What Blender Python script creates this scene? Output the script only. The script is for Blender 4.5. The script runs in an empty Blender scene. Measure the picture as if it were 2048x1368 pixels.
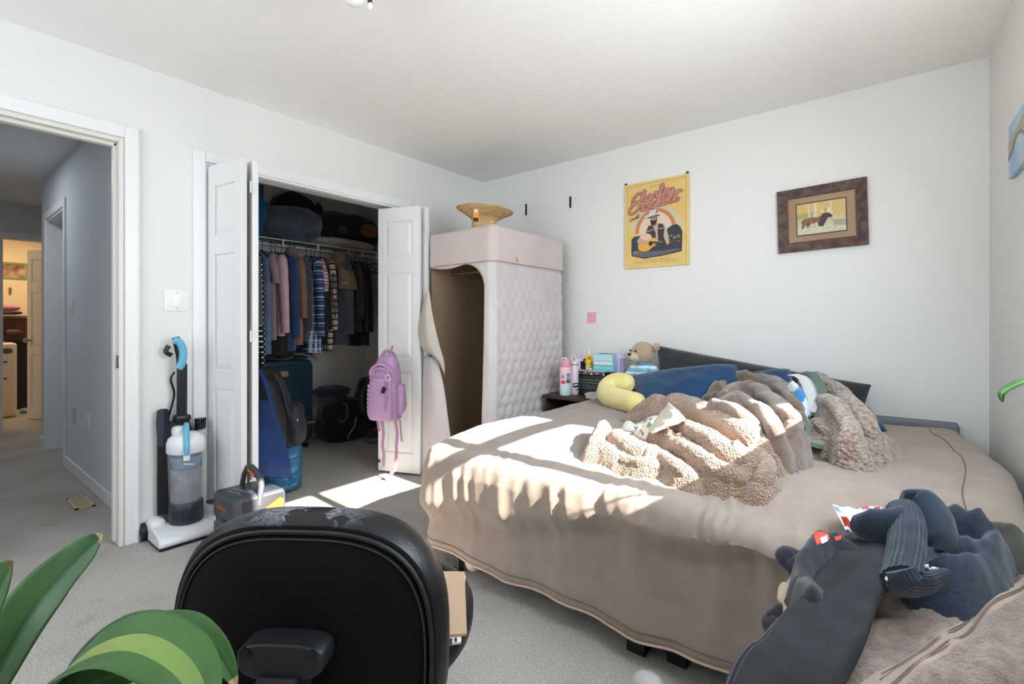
import bpy, bmesh, math, random
from math import sin, cos, pi, radians, sqrt
from mathutils import Vector, Matrix, noise
random.seed(7)
C = bpy.context.scene.collection
S = bpy.context.scene

# ---------------------------------------------------------------- camera, sky, sun, area lights, exposure
F, HX, HY, CH, CX, CY = 973.0, 1024.0, 650.0, 1.11, 3.06, 0.0      # focal length in pixels, principal point, eye height, eye position
YAW = math.atan2(786, 973)
cam_d = bpy.data.cameras.new('camera'); cam = bpy.data.objects.new('camera', cam_d); C.objects.link(cam)
cam.location = (CX, CY, CH); cam.rotation_euler = (pi/2, 0, YAW)
cam_d.sensor_width = 36.0; cam_d.lens = F/2048*36.0
cam_d.shift_y = (HY-684.0)/2048.0
cam_d.clip_start = 0.02
S.camera = cam
S.view_settings.view_transform = 'Standard'; S.view_settings.look = 'None'
S.view_settings.gamma = 1.0; S.view_settings.use_curve_mapping = False
S.view_settings.exposure = 0.14

W = bpy.data.worlds.new('world'); S.world = W; W.use_nodes = True
bg = W.node_tree.nodes['Background']
bg.inputs['Color'].default_value = (0.62, 0.78, 1.0, 1); bg.inputs['Strength'].default_value = 3.0

SUN_DIR = Vector((-1.0, 0.05, -0.66)).normalized()
sd = bpy.data.lights.new('sun', 'SUN'); sd.energy = 42.0; sd.angle = radians(0.55); sd.color = (1.0, 0.93, 0.82)
so = bpy.data.objects.new('sun', sd); C.objects.link(so); so.rotation_euler = SUN_DIR.to_track_quat('-Z', 'Y').to_euler(); so.location = (8, 1, 5)

def area(name, loc, direction, sx, sy, energy, col):
    d = bpy.data.lights.new(name, 'AREA'); d.shape = 'RECTANGLE'; d.size = sx; d.size_y = sy; d.energy = energy; d.color = col
    o = bpy.data.objects.new(name, d); C.objects.link(o); o.location = loc
    o.rotation_euler = Vector(direction).to_track_quat('-Z', 'Y').to_euler()
    return o
area('window_daylight', (3.36, 1.45, 1.62), (-1, 0.0, -0.75), 1.2, 1.0, 30, (0.76, 0.88, 1.0))
area('window_ground_bounce', (3.37, 1.45, 1.50), (-0.8, 0.1, 1.0), 1.2, 0.8, 9, (1.0, 0.98, 0.95))
area('rear_fill', (1.55, -1.55, 1.50), (0.0, 1, 0.85), 2.2, 1.4, 24, (1.0, 0.98, 0.94))  # added soft fill from behind the viewer, not a known source

# ---------------------------------------------------------------- sight lines: where the ray through a photo pixel meets a plane of the room
FW = (-sin(YAW), cos(YAW)); RT = (cos(YAW), sin(YAW))
def ray(px, py):
    u = (px-HX)/F; v = (HY-py)/F
    return Vector((FW[0]+u*RT[0], FW[1]+u*RT[1], v))
def onz(px, py, z):
    r = ray(px, py); t = (z-CH)/r.z; return Vector((CX+t*r.x, t*r.y, z))
def onx(px, py, x):
    r = ray(px, py); t = (x-CX)/r.x; return Vector((x, t*r.y, CH+t*r.z))
def ony(px, py, y):
    r = ray(px, py); t = y/r.y; return Vector((CX+t*r.x, y, CH+t*r.z))
def ond(px, py, d):
    r = ray(px, py); return Vector((CX+d*r.x, d*r.y, CH+d*r.z))

# ---------------------------------------------------------------- helpers
def lin(c):
    out = []
    for v in c:
        v = v/255.0
        out.append(v/12.92 if v <= 0.04045 else ((v+0.055)/1.055)**2.4)
    return (out[0], out[1], out[2], 1.0)

_mats = {}
def M(name, col, rough=0.6, col2=None, nscale=8.0, bump=0.0, bscale=120.0, btype='noise', metal=0.0, sheen=0.0, trans=0.0, ior=1.45,
      emit=None, estr=0.0, coat=0.0, alpha=1.0, stretch=(1, 1, 1), spec=0.5, contrast=(0.35, 0.65)):
    if name in _mats: return _mats[name]
    m = bpy.data.materials.new(name); m.use_nodes = True; nt = m.node_tree; b = nt.nodes['Principled BSDF']
    b.inputs['Base Color'].default_value = lin(col); b.inputs['Roughness'].default_value = rough; b.inputs['Metallic'].default_value = metal
    b.inputs['Sheen Weight'].default_value = sheen; b.inputs['Transmission Weight'].default_value = trans; b.inputs['IOR'].default_value = ior
    b.inputs['Coat Weight'].default_value = coat; b.inputs['Alpha'].default_value = alpha; b.inputs['Specular IOR Level'].default_value = spec
    if emit: b.inputs['Emission Color'].default_value = lin(emit); b.inputs['Emission Strength'].default_value = estr
    tc = mp = None
    if col2 or bump:
        tc = nt.nodes.new('ShaderNodeTexCoord'); mp = nt.nodes.new('ShaderNodeMapping'); mp.inputs['Scale'].default_value = stretch
        nt.links.new(tc.outputs['Object'], mp.inputs['Vector'])
    if col2:
        n = nt.nodes.new('ShaderNodeTexNoise'); n.inputs['Scale'].default_value = nscale; n.inputs['Detail'].default_value = 5
        nt.links.new(mp.outputs[0], n.inputs['Vector'])
        r = nt.nodes.new('ShaderNodeValToRGB'); r.color_ramp.elements[0].position = contrast[0]; r.color_ramp.elements[1].position = contrast[1]
        r.color_ramp.elements[0].color = lin(col); r.color_ramp.elements[1].color = lin(col2)
        nt.links.new(n.outputs[0], r.inputs[0]); nt.links.new(r.outputs[0], b.inputs['Base Color'])
    if bump:
        if btype == 'voronoi':
            n = nt.nodes.new('ShaderNodeTexVoronoi'); n.inputs['Scale'].default_value = bscale; out = n.outputs['Distance']
        elif btype == 'wave':
            n = nt.nodes.new('ShaderNodeTexWave'); n.inputs['Scale'].default_value = bscale; n.inputs['Distortion'].default_value = 0.5; out = n.outputs[1]
        else:
            n = nt.nodes.new('ShaderNodeTexNoise'); n.inputs['Scale'].default_value = bscale; n.inputs['Detail'].default_value = 3; out = n.outputs[0]
        nt.links.new(mp.outputs[0], n.inputs['Vector'])
        bp = nt.nodes.new('ShaderNodeBump'); bp.inputs['Strength'].default_value = bump; bp.inputs['Distance'].default_value = 0.01
        nt.links.new(out, bp.inputs['Height']); nt.links.new(bp.outputs[0], b.inputs['Normal'])
    _mats[name] = m
    return m

def mnode(nt, op, a, b=None):
    n = nt.nodes.new('ShaderNodeMath'); n.operation = op
    for i, v in enumerate((a, b)):
        if v is None: continue
        if isinstance(v, (int, float)): n.inputs[i].default_value = v
        else: nt.links.new(v, n.inputs[i])
    return n.outputs[0]
def plaid(name, base, bands, rough=0.85):
    """woven stripes: bands = (axis 'u' or 'z', period, offset, width, colour, strength)"""
    if name in _mats: return _mats[name]
    m = bpy.data.materials.new(name); m.use_nodes = True; nt = m.node_tree; b = nt.nodes['Principled BSDF']; b.inputs['Roughness'].default_value = rough
    tc = nt.nodes.new('ShaderNodeTexCoord'); sp = nt.nodes.new('ShaderNodeSeparateXYZ'); nt.links.new(tc.outputs['Object'], sp.inputs[0])
    u = mnode(nt, 'SUBTRACT', sp.outputs[0], sp.outputs[1]); ax = {'u': u, 'z': sp.outputs[2], 'x': sp.outputs[0], 'y': sp.outputs[1], 'w': mnode(nt, 'ADD', mnode(nt, 'MULTIPLY', sp.outputs[0], RT[0]), mnode(nt, 'MULTIPLY', sp.outputs[1], RT[1]))}
    cur = None
    for (a, per, off, w, col, st) in bands:
        fr = mnode(nt, 'FRACT', mnode(nt, 'DIVIDE', mnode(nt, 'ADD', ax[a], off+50), per))
        mask = mnode(nt, 'MULTIPLY', mnode(nt, 'LESS_THAN', fr, w), st)
        mx = nt.nodes.new('ShaderNodeMix'); mx.data_type = 'RGBA'
        nt.links.new(mask, mx.inputs[0])
        if cur is None: mx.inputs[6].default_value = lin(base)
        else: nt.links.new(cur, mx.inputs[6])
        mx.inputs[7].default_value = lin(col); cur = mx.outputs[2]
    nt.links.new(cur, b.inputs['Base Color']); _mats[name] = m
    return m

class MB:
    """collects geometry that becomes ONE mesh object"""
    def __init__(self): self.v = []; self.f = []
    def add(self, vs, fs):
        o = len(self.v); self.v += [tuple(p) for p in vs]; self.f += [tuple(i+o for i in q) for q in fs]; return self
    def box(self, a, b):
        x0, y0, z0 = a; x1, y1, z1 = b
        vs = [(x0,y0,z0),(x1,y0,z0),(x1,y1,z0),(x0,y1,z0),(x0,y0,z1),(x1,y0,z1),(x1,y1,z1),(x0,y1,z1)]
        return self.add(vs, [(0,3,2,1),(4,5,6,7),(0,1,5,4),(1,2,6,5),(2,3,7,6),(3,0,4,7)])
    def rbox(self, c, size, r=0.01, seg=2, mat=None):
        bm = bmesh.new(); bmesh.ops.create_cube(bm, size=1.0)
        bmesh.ops.scale(bm, vec=size, verts=bm.verts); bmesh.ops.bevel(bm, geom=list(bm.edges), offset=r, segments=seg, affect='EDGES', profile=0.5)
        T = Matrix.Translation(Vector(c)) @ (mat.to_4x4() if mat is not None else Matrix())
        bm.verts.index_update()
        self.add([T @ v.co for v in bm.verts], [[v.index for v in f.verts] for f in bm.faces]); bm.free(); return self
    def tube(self, path, r, n=8, caps=True, flat=None):
        """flat = (direction, factor): squash the section along a direction"""
        path = [Vector(p) for p in path]; k = len(path); rr = r if isinstance(r, (list, tuple)) else [r]*k
        rings = []; up = None
        for i, p in enumerate(path):
            t = (path[min(i+1, k-1)]-path[max(i-1, 0)]).normalized()
            if up is None:
                up = Vector((0,0,1)) if abs(t.z) < 0.9 else Vector((1,0,0))
            s = t.cross(up)
            if s.length < 1e-5: s = t.orthogonal()
            s.normalize(); up = s.cross(t).normalized()
            ring = []
            for j in range(n):
                a = 2*pi*j/n; o = s*cos(a)*rr[i] + up*sin(a)*rr[i]
                if flat: d = Vector(flat[0]).normalized(); o = o - d*o.dot(d)*(1-flat[1])
                ring.append(p+o)
            rings.append(ring)
        return self.loft(rings, caps=caps)
    def loft(self, rings, caps=True, closed=True):
        n = len(rings[0]); vs = [p for r in rings for p in r]; fs = []
        for i in range(len(rings)-1):
            for j in range(n if closed else n-1):
                a = i*n+j; b = i*n+(j+1) % n; fs.append((a, b, b+n, a+n))
        if caps and closed:
            fs.append(tuple(range(n-1, -1, -1))); fs.append(tuple((len(rings)-1)*n+j for j in range(n)))
        return self.add(vs, fs)
    def lathe(self, prof, c=(0,0,0), n=24, axis='z', sx=1.0, sy=1.0):
        rings = []
        for (r, h) in prof:
            ring = []
            for j in range(n):
                a = 2*pi*j/n; p = (r*cos(a)*sx, r*sin(a)*sy, h)
                if axis == 'x': p = (h, r*cos(a)*sx, r*sin(a)*sy)
                if axis == 'y': p = (r*sin(a)*sx, h, r*cos(a)*sy)
                ring.append(Vector(p)+Vector(c))
            rings.append(ring)
        return self.loft(rings)
    def grid(self, fn, nu, nv, closed_u=False):
        vs = [fn(i/nu if closed_u else i/nu, j/nv) for j in range(nv+1) for i in range(nu if closed_u else nu+1)]
        w = nu if closed_u else nu+1; fs = []
        for j in range(nv):
            for i in range(nu):
                a = j*w+i; b = j*w+(i+1) % w; fs.append((a, b, b+w, a+w))
        return self.add(vs, fs)
    def prism(self, poly, o, ex, ey, depth):
        """polygon in the plane (o, ex, ey) with thickness depth along ex x ey"""
        o = Vector(o); ex = Vector(ex); ey = Vector(ey); nz = ex.cross(ey).normalized(); n = len(poly)
        a = [o+ex*p[0]+ey*p[1] for p in poly]; b = [p+nz*depth for p in a]
        fs = [tuple(range(n-1, -1, -1)), tuple(range(n, 2*n))]+[(i, (i+1) % n, n+(i+1) % n, n+i) for i in range(n)]
        return self.add(a+b, fs)
    def sphere(self, c, r, nu=20, nv=12, fn=None):
        c = Vector(c); r = Vector(r) if isinstance(r, (tuple, list, Vector)) else Vector((r, r, r)); vs = []
        for j in range(nv+1):
            th = pi*j/nv
            for i in range(nu):
                a = 2*pi*i/nu; d = Vector((sin(th)*cos(a), sin(th)*sin(a), cos(th))); k = fn(d) if fn else 1.0
                vs.append(c+Vector((d.x*r.x, d.y*r.y, d.z*r.z))*k)
        fs = []
        for j in range(nv):
            for i in range(nu):
                a = j*nu+i; b = j*nu+(i+1) % nu; fs.append((a, a+nu, b+nu, b))
        return self.add(vs, fs)
    def xf(self, m):
        self.v = [tuple(m @ Vector(p)) for p in self.v]; return self
    def obj(self, name, mat, parent=None, smooth=True, sub=0, bevel=0.0, disp=None, weld=False):
        me = bpy.data.meshes.new(name); me.from_pydata(self.v, [], self.f)
        bm = bmesh.new(); bm.from_mesh(me)
        if weld: bmesh.ops.remove_doubles(bm, verts=bm.verts, dist=1e-5)
        bmesh.ops.recalc_face_normals(bm, faces=bm.faces)
        if smooth:
            for f in bm.faces: f.smooth = True
            for e in bm.edges:
                if len(e.link_faces) == 2 and e.calc_face_angle(0) > 0.7: e.smooth = False
        bm.to_mesh(me); bm.free()
        o = bpy.data.objects.new(name, me); C.objects.link(o)
        if mat: me.materials.append(mat)
        if parent is not None:
            o.parent = parent
            if parent.type == 'EMPTY': o.matrix_parent_inverse = Matrix.LocRotScale(parent.location, parent.rotation_euler, None).inverted()
        if bevel:
            b = o.modifiers.new('edge', 'BEVEL'); b.width = bevel; b.segments = 2; b.limit_method = 'ANGLE'
        if sub:
            s = o.modifiers.new('sub', 'SUBSURF'); s.levels = sub; s.render_levels = sub
        return o

def tag(o, label=None, cat=None, group=None, kind=None):
    if label: o['label'] = label
    if cat: o['category'] = cat
    if group: o['group'] = group
    if kind: o['kind'] = kind
    return o
def thing(name, label, cat, loc=(0,0,0), group=None):
    o = bpy.data.objects.new(name, None); C.objects.link(o); o.location = loc; o.empty_display_size = 0.05
    return tag(o, label, cat, group)
def struct(o): o['kind'] = 'structure'; return o
def boxo(name, a, b, mat, parent=None, bevel=0.0):
    return MB().box(a, b).obj(name, mat, parent, smooth=False, bevel=bevel)
def smoothstep(a, b, x):
    t = max(0.0, min(1.0, (x-a)/(b-a) if b != a else 0.0)); return t*t*(3-2*t)
def lerp(a, b, t): return a+(b-a)*t
def spline(pts, n):
    """Catmull-Rom through points, n samples"""
    P = [Vector(p) for p in pts]; P = [2*P[0]-P[1]]+P+[2*P[-1]-P[-2]]; out = []; k = len(P)-3
    for i in range(n):
        t = i/(n-1)*k; s = min(int(t), k-1); t -= s; a, b, c, d = P[s:s+4]
        out.append(0.5*((2*b)+(-a+c)*t+(2*a-5*b+4*c-d)*t*t+(-a+3*b-3*c+d)*t**3))
    return out
def text_obj(name, body, loc, size, ex, ey, mat, parent, depth=0.0006, shear=0.0, align='CENTER'):
    """lettering as a mesh lying in the plane (ex, ey)"""
    cu = bpy.data.curves.new(name, 'FONT'); cu.body = body; cu.size = size; cu.extrude = depth; cu.align_x = align; cu.align_y = 'CENTER'; cu.shear = shear; cu.resolution_u = 3
    t = bpy.data.objects.new(name, cu); C.objects.link(t)
    me = bpy.data.meshes.new_from_object(t.evaluated_get(bpy.context.evaluated_depsgraph_get()))
    bpy.data.objects.remove(t)
    ex = Vector(ex).normalized(); ey = Vector(ey).normalized(); ez = ex.cross(ey)
    R = Matrix((ex, ey, ez)).transposed().to_4x4(); me.transform(Matrix.Translation(Vector(loc)) @ R)
    me.materials.clear(); me.materials.append(mat)
    o = bpy.data.objects.new(name, me); C.objects.link(o)
    if parent is not None:
        o.parent = parent
        if parent.type == 'EMPTY': o.matrix_parent_inverse = Matrix.LocRotScale(parent.location, parent.rotation_euler, None).inverted()
    return o
def heightfield(ridges, cell, floor_fn, nub=0.0, nub_scale=60.0, cut=0.006, extra=None, pad=0.02, kmax=18.0, under=0.0, rumple=0.0):
    """cloth heaped on a surface: smooth union of rounded ridges. ridge = (points, radius, crest heights); floor_fn(x, y) = height of what it lies on"""
    segs = []
    for (pts, rad, hs) in ridges:
        pts = [Vector((p[0], p[1])) for p in pts]; hs = hs if isinstance(hs, (list, tuple)) else [hs]*len(pts); rd = rad if isinstance(rad, (list, tuple)) else [rad]*len(pts)
        if len(pts) == 1: pts = pts*2; hs = list(hs)*2; rd = list(rd)*2
        for i in range(len(pts)-1): segs.append((pts[i], pts[i+1], hs[i], hs[i+1], rd[i], rd[i+1]))
    x0 = min(min(s[0].x-s[4], s[1].x-s[5]) for s in segs)-pad; x1 = max(max(s[0].x+s[4], s[1].x+s[5]) for s in segs)+pad
    y0 = min(min(s[0].y-s[4], s[1].y-s[5]) for s in segs)-pad; y1 = max(max(s[0].y+s[4], s[1].y+s[5]) for s in segs)+pad
    nx = int((x1-x0)/cell)+1; ny = int((y1-y0)/cell)+1
    pre = []
    for (a, b, ha, hb, ra, rb) in segs:
        d = b-a; pre.append((a.x, a.y, d.x, d.y, max(d.x*d.x+d.y*d.y, 1e-9), ha, hb, ra, rb))
    G = {}
    for j in range(ny+1):
        y = y0+j*cell
        for i in range(nx+1):
            x = x0+i*cell; acc = 0.0
            for (ax, ay, dx, dy, L, ha, hb, ra, rb) in pre:
                t = ((x-ax)*dx+(y-ay)*dy)/L; t = 0.0 if t < 0 else (1.0 if t > 1 else t)
                qx = x-ax-dx*t; qy = y-ay-dy*t; r = ra+(rb-ra)*t; q = (qx*qx+qy*qy)/(r*r)
                if q < 1.0: acc += math.exp(kmax*4*(ha+(hb-ha)*t)*(1-q)**0.8)-1
            if acc > 0: G[(i, j)] = math.log(acc+1)/(kmax*4)
    for _ in range(2):
        G = {k: 0.4*h+0.15*(G.get((k[0]+1, k[1]), 0)+G.get((k[0]-1, k[1]), 0)+G.get((k[0], k[1]+1), 0)+G.get((k[0], k[1]-1), 0)) for k, h in G.items()}
    H = {}
    for (i, j), h in G.items():
        x = x0+i*cell; y = y0+j*cell; f = min(1.0, h/0.05)
        if extra: h += extra(x, y)*f
        if rumple: h += rumple*f*(noise.noise((x*9, y*9, 3.1))+0.6*abs(noise.noise((x*17, y*17, 8.1)))-0.2)
        if nub: h += nub*min(1.0, h/0.02)*(noise.noise((x*nub_scale, y*nub_scale, 1.7))+0.5*noise.noise((x*nub_scale*2.1, y*nub_scale*2.1, 5.2)))
        if h > 0.003: H[(i, j)] = (x, y, floor_fn(x, y)+h)
    for (i, j) in list(H):                                   # the cloth turns down to what it lies on
        for k in ((i+1, j), (i-1, j), (i, j+1), (i, j-1), (i+1, j+1), (i-1, j-1), (i+1, j-1), (i-1, j+1)):
            if k not in H: x = x0+k[0]*cell; y = y0+k[1]*cell; H[k] = (x, y, floor_fn(x, y)-0.004)
    idx = {}; mb = MB(); vs = []
    for k, p in H.items(): idx[k] = len(vs); vs.append(p)
    fs = []; 
    for (i, j) in H:
        q = [(i, j), (i+1, j), (i+1, j+1), (i, j+1)]
        if all(t in idx for t in q): fs.append(tuple(idx[t] for t in q))
    mb.add(vs, fs); return mb

def creases(mb, floor_fn, amp=0.02, f=6.0, stretch=(1.0, 0.45), ang=0.0, seed=0.0, octaves=2):
    """folds running through a heap of cloth: warped ridged noise, fading where the cloth meets what it lies on"""
    ca, sa = cos(ang), sin(ang); out = []
    for (x, y, z) in mb.v:
        fl = floor_fn(x, y); k = min(1.0, max(0.0, (z-fl)/0.06))
        u = (x*ca+y*sa)*stretch[0]; v = (-x*sa+y*ca)*stretch[1]; wx = noise.noise((u*f*0.6, v*f*0.6, seed+3))*0.10; wy = noise.noise((u*f*0.6, v*f*0.6, seed+9))*0.10
        d = 0.0; a = 1.0; ff = f
        for o in range(octaves): d += a*(0.42-abs(noise.noise(((u+wx)*ff, (v+wy)*ff, seed+z*1.5+o*7)))*1.25); a *= 0.5; ff *= 2.1
        out.append((x+0.35*amp*k*noise.noise((u*f, v*f, seed+21)), y+0.35*amp*k*noise.noise((u*f, v*f, seed+33)), z+amp*k*d))
    mb.v = out; return mb

from mathutils.bvhtree import BVHTree
def drape(target, px4, mat, name, par, lift=0.0015, n=8):
    """flat print lying on a cloth: its corners are given where they are seen and each point is laid on the cloth's surface"""
    me = target.data; tree = BVHTree.FromPolygons([v.co for v in me.vertices], [list(p.vertices) for p in me.polygons]); org = Vector((CX, CY, CH)); pts = []
    (a, b, c, d) = px4
    for j in range(n+1):
        for i in range(n+1):
            u, v = i/n, j/n; x = lerp(lerp(a[0], b[0], u), lerp(d[0], c[0], u), v); y = lerp(lerp(a[1], b[1], u), lerp(d[1], c[1], u), v); r = ray(x, y).normalized(); h = tree.ray_cast(org, r)
            pts.append(h[0]-r*lift if h[0] is not None else None)
    good = [p for p in pts if p is not None]
    if not good: return None
    pts = [p if p is not None else good[0] for p in pts]; mb = MB(); mb.add(pts, [(j*(n+1)+i, j*(n+1)+i+1, (j+1)*(n+1)+i+1, (j+1)*(n+1)+i) for j in range(n) for i in range(n)]); return mb.obj(name, mat, par)
# ================================================================ SETTING
RW, YB, YR, CZ = 3.385, 3.36, -1.7, 2.44        # right wall x, back wall y, rear wall y, ceiling z
WT = 0.12                                        # left wall thickness
wall_m = M('wall_paint', (231, 230, 225), 0.62, bump=0.06, bscale=90)
hall_m = M('hall_paint', (214, 216, 218), 0.7, bump=0.06, bscale=90)
ceil_m = M('ceiling_paint', (242, 241, 238), 0.8, bump=0.25, bscale=26)
trim_m = M('trim_white', (236, 236, 234), 0.38)
carpet_m = M('carpet', (204, 197, 187), 0.95, col2=(182, 174, 163), nscale=2.6, bump=1.0, bscale=230, sheen=0.3, contrast=(0.42, 0.72))
def carpet_stains(m):
    nt = m.node_tree; b = nt.nodes['Principled BSDF']; src = b.inputs['Base Color'].links[0].from_socket
    tc = nt.nodes.new('ShaderNodeTexCoord')
    n = nt.nodes.new('ShaderNodeTexNoise'); n.inputs['Scale'].default_value = 3.4; n.inputs['Detail'].default_value = 6; n.inputs['Roughness'].default_value = 0.7
    nt.links.new(tc.outputs['Object'], n.inputs['Vector'])
    r = nt.nodes.new('ShaderNodeValToRGB'); r.color_ramp.elements[0].position = 0.60; r.color_ramp.elements[1].position = 0.78
    nt.links.new(n.outputs[0], r.inputs[0])
    f = nt.nodes.new('ShaderNodeTexNoise'); f.inputs['Scale'].default_value = 150; nt.links.new(tc.outputs['Object'], f.inputs['Vector'])
    fr = nt.nodes.new('ShaderNodeMapRange'); fr.inputs[1].default_value = 0.3; fr.inputs[2].default_value = 0.7; fr.inputs[3].default_value = 0.68; fr.inputs[4].default_value = 1.16
    nt.links.new(f.outputs[0], fr.inputs[0])
    mx = nt.nodes.new('ShaderNodeMix'); mx.data_type = 'RGBA'; mx.inputs[7].default_value = lin((138, 128, 116))
    nt.links.new(r.outputs[0], mx.inputs[0]); nt.links.new(src, mx.inputs[6])
    m2 = nt.nodes.new('ShaderNodeMix'); m2.data_type = 'RGBA'; m2.blend_type = 'MULTIPLY'; m2.inputs[0].default_value = 1.0
    nt.links.new(mx.outputs[2], m2.inputs[6]); nt.links.new(fr.outputs[0], m2.inputs[7]); nt.links.new(m2.outputs[2], b.inputs['Base Color'])
carpet_stains(carpet_m)

fl = MB()
fl.box((-4.62, YR-0.1, -0.08), (RW+0.12, YB+0.1, 0.0)); fl.box((-6.6, -0.6, -0.08), (-4.62, 2.2, 0.0))
struct(fl.obj('floor', carpet_m, smooth=False))
boxo('ceiling', (-6.6, YR-0.1, CZ), (RW+0.22, YB+0.1, CZ+0.08), ceil_m)['kind'] = 'structure'
boxo('wall_back', (-0.12, YB, 0), (RW+0.22, YB+0.12, CZ), wall_m)['kind'] = 'structure'
# left wall with the hall door opening and the closet opening
DY0, DY1, DZ = -0.14, 0.675, 2.045
KY0, KY1, KZ = 1.045, 2.43, 2.025
lw = MB()
lw.box((-WT, YR, 0), (0, DY0, CZ)); lw.box((-WT, DY0, DZ), (0, DY1, CZ)); lw.box((-WT, DY1, 0), (0, KY0, CZ))
lw.box((-WT, KY0, KZ), (0, KY1, CZ)); lw.box((-WT, KY1, 0), (0, YB, CZ))
struct(lw.obj('wall_left', wall_m, smooth=False))
# right wall (a hair out of square) with its window, out of the frame
WY0, WY1, WZ0, WZ1 = 0.86, 2.10, 1.17, 2.32
def rx(y): return RW+(YB-y)*0.031                 # wall runs outward towards the viewer
rwm = MB()
def rseg(y0, y1, z0, z1):
    a, b = rx(y0), rx(y1); T = 0.14
    rwm.add([(a,y0,z0),(b,y1,z0),(b+T,y1,z0),(a+T,y0,z0),(a,y0,z1),(b,y1,z1),(b+T,y1,z1),(a+T,y0,z1)],
            [(0,3,2,1),(4,5,6,7),(0,1,5,4),(1,2,6,5),(2,3,7,6),(3,0,4,7)])
rseg(YR, WY0, 0, CZ); rseg(WY0, WY1, 0, WZ0); rseg(WY0, WY1, WZ1, CZ); rseg(WY1, YB, 0, CZ)
struct(rwm.obj('wall_right', wall_m, smooth=False))
# rear wall behind the viewer; its wide window is added for the fill light
rr = MB(); rr.box((-WT, YR-0.12, 0), (RW+0.3, YR, 0.75)); rr.box((-WT, YR-0.12, 2.2), (RW+0.3, YR, CZ)); rr.box((-WT, YR-0.12, 0.75), (0.4, YR, 2.2)); rr.box((2.75, YR-0.12, 0.75), (RW+0.3, YR, 2.2))
struct(rr.obj('wall_rear', wall_m, smooth=False))

glass_m = bpy.data.materials.new('window_glass'); glass_m.use_nodes = True
_nt = glass_m.node_tree; _nt.nodes.clear(); _o = _nt.nodes.new('ShaderNodeOutputMaterial'); _t = _nt.nodes.new('ShaderNodeBsdfTransparent'); _g = _nt.nodes.new('ShaderNodeBsdfGlossy')
_g.inputs['Roughness'].default_value = 0.02; _mx = _nt.nodes.new('ShaderNodeMixShader'); _mx.inputs[0].default_value = 0.06
_nt.links.new(_t.outputs[0], _mx.inputs[1]); _nt.links.new(_g.outputs[0], _mx.inputs[2]); _nt.links.new(_mx.outputs[0], _o.inputs[0])

def win_right():
    w = bpy.data.objects.new('window_1', None); C.objects.link(w); w.location = (3.46, 1.54, WZ0); struct(w)
    x = 3.47
    MB().box((x-0.03, WY0, WZ0), (x+0.03, WY0+0.04, WZ1)).box((x-0.03, WY1-0.035, WZ0), (x+0.03, WY1, WZ1)).box((x-0.03, WY0, WZ0), (x+0.03, WY1, WZ0+0.03)).box((x-0.03, WY0, WZ1-0.03), (x+0.03, WY1, WZ1)).obj('window_frame', trim_m, w, smooth=False)
    boxo('mullion', (x-0.03, 1.462, WZ0), (x+0.03, 1.53, WZ1), trim_m, w)
    boxo('meeting_rail', (x-0.02, WY0, 1.765), (x+0.02, WY1, 1.830), trim_m, w)
    for (a, b) in ((WY0+0.03, 1.46), (1.50, WY1-0.03)): boxo('window_pane', (x-0.002, a, WZ0+0.02), (x+0.002, b, WZ1-0.02), glass_m, w)
    boxo('window_sill', (3.38, WY0-0.05, WZ0-0.03), (3.45, WY1+0.05, WZ0), trim_m, w)
    for k in range(16):
        z = 1.845+k*0.029
        MB().add([(x-0.047, WY0+0.03, z-0.0082), (x-0.047, 1.45, z-0.0082), (x-0.035, 1.45, z-0.0005), (x-0.035, WY0+0.03, z-0.0005), (x-0.047, 1.51, z-0.0082), (x-0.047, WY1-0.04, z-0.0082), (x-0.035, WY1-0.04, z-0.0005), (x-0.035, 1.51, z-0.0005)], [(0,1,2,3),(4,5,6,7)]).obj('blind_slat', trim_m, w, smooth=False)
win_right()
def win_rear_added():  # unseen window, made up to go with the rear fill
    w = bpy.data.objects.new('window_added', None); C.objects.link(w); w.location = (1.57, YR-0.06, 0.75); struct(w)
    y = YR-0.06
    MB().box((0.4, y-0.03, 0.75), (0.45, y+0.03, 2.2)).box((2.7, y-0.03, 0.75), (2.75, y+0.03, 2.2)).box((0.4, y-0.03, 0.75), (2.75, y+0.03, 0.8)).box((0.4, y-0.03, 2.15), (2.75, y+0.03, 2.2)).box((1.55, y-0.03, 0.75), (1.6, y+0.03, 2.2)).obj('window_frame', trim_m, w, smooth=False)
    boxo('window_pane', (0.44, y-0.003, 0.79), (2.71, y+0.003, 2.16), glass_m, w)
win_rear_added()

# door casing of the hall doorway
def casing_profile(name, segs, x_out, parent=None):
    mb = MB()
    for (a, b) in segs: mb.box(a, b)
    return mb.obj(name, trim_m, parent, smooth=False, bevel=0.004)
t1 = bpy.data.objects.new('trim_1', None); C.objects.link(t1); t1.location = (0, DY1, 0); struct(t1)
boxo('side_casing', (0, DY1+0.005, 0), (0.016, DY1+0.067, DZ+0.068), trim_m, t1, 0.004)
boxo('casing_bead', (0.0, DY1+0.048, 0), (0.020, DY1+0.060, DZ+0.06), trim_m, t1, 0.003)
boxo('side_casing', (0, DY0-0.067, 0), (0.016, DY0-0.005, DZ+0.068), trim_m, t1, 0.004)
boxo('head_casing', (0, DY0-0.005, DZ+0.005), (0.016, DY1+0.005, DZ+0.068), trim_m, t1, 0.004)
jamb_m = M('jamb_paint', (226, 222, 212), 0.45)
boxo('side_jamb', (-WT-0.005, DY1-0.018, 0), (0.004, DY1+0.001, DZ), jamb_m, t1, 0.002)
boxo('side_jamb', (-WT-0.005, DY0-0.001, 0), (0.004, DY0+0.018, DZ), jamb_m, t1, 0.002)
boxo('head_jamb', (-WT-0.005, DY0+0.018, DZ-0.018), (0.004, DY1-0.018, DZ+0.001), jamb_m, t1, 0.002)
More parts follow.
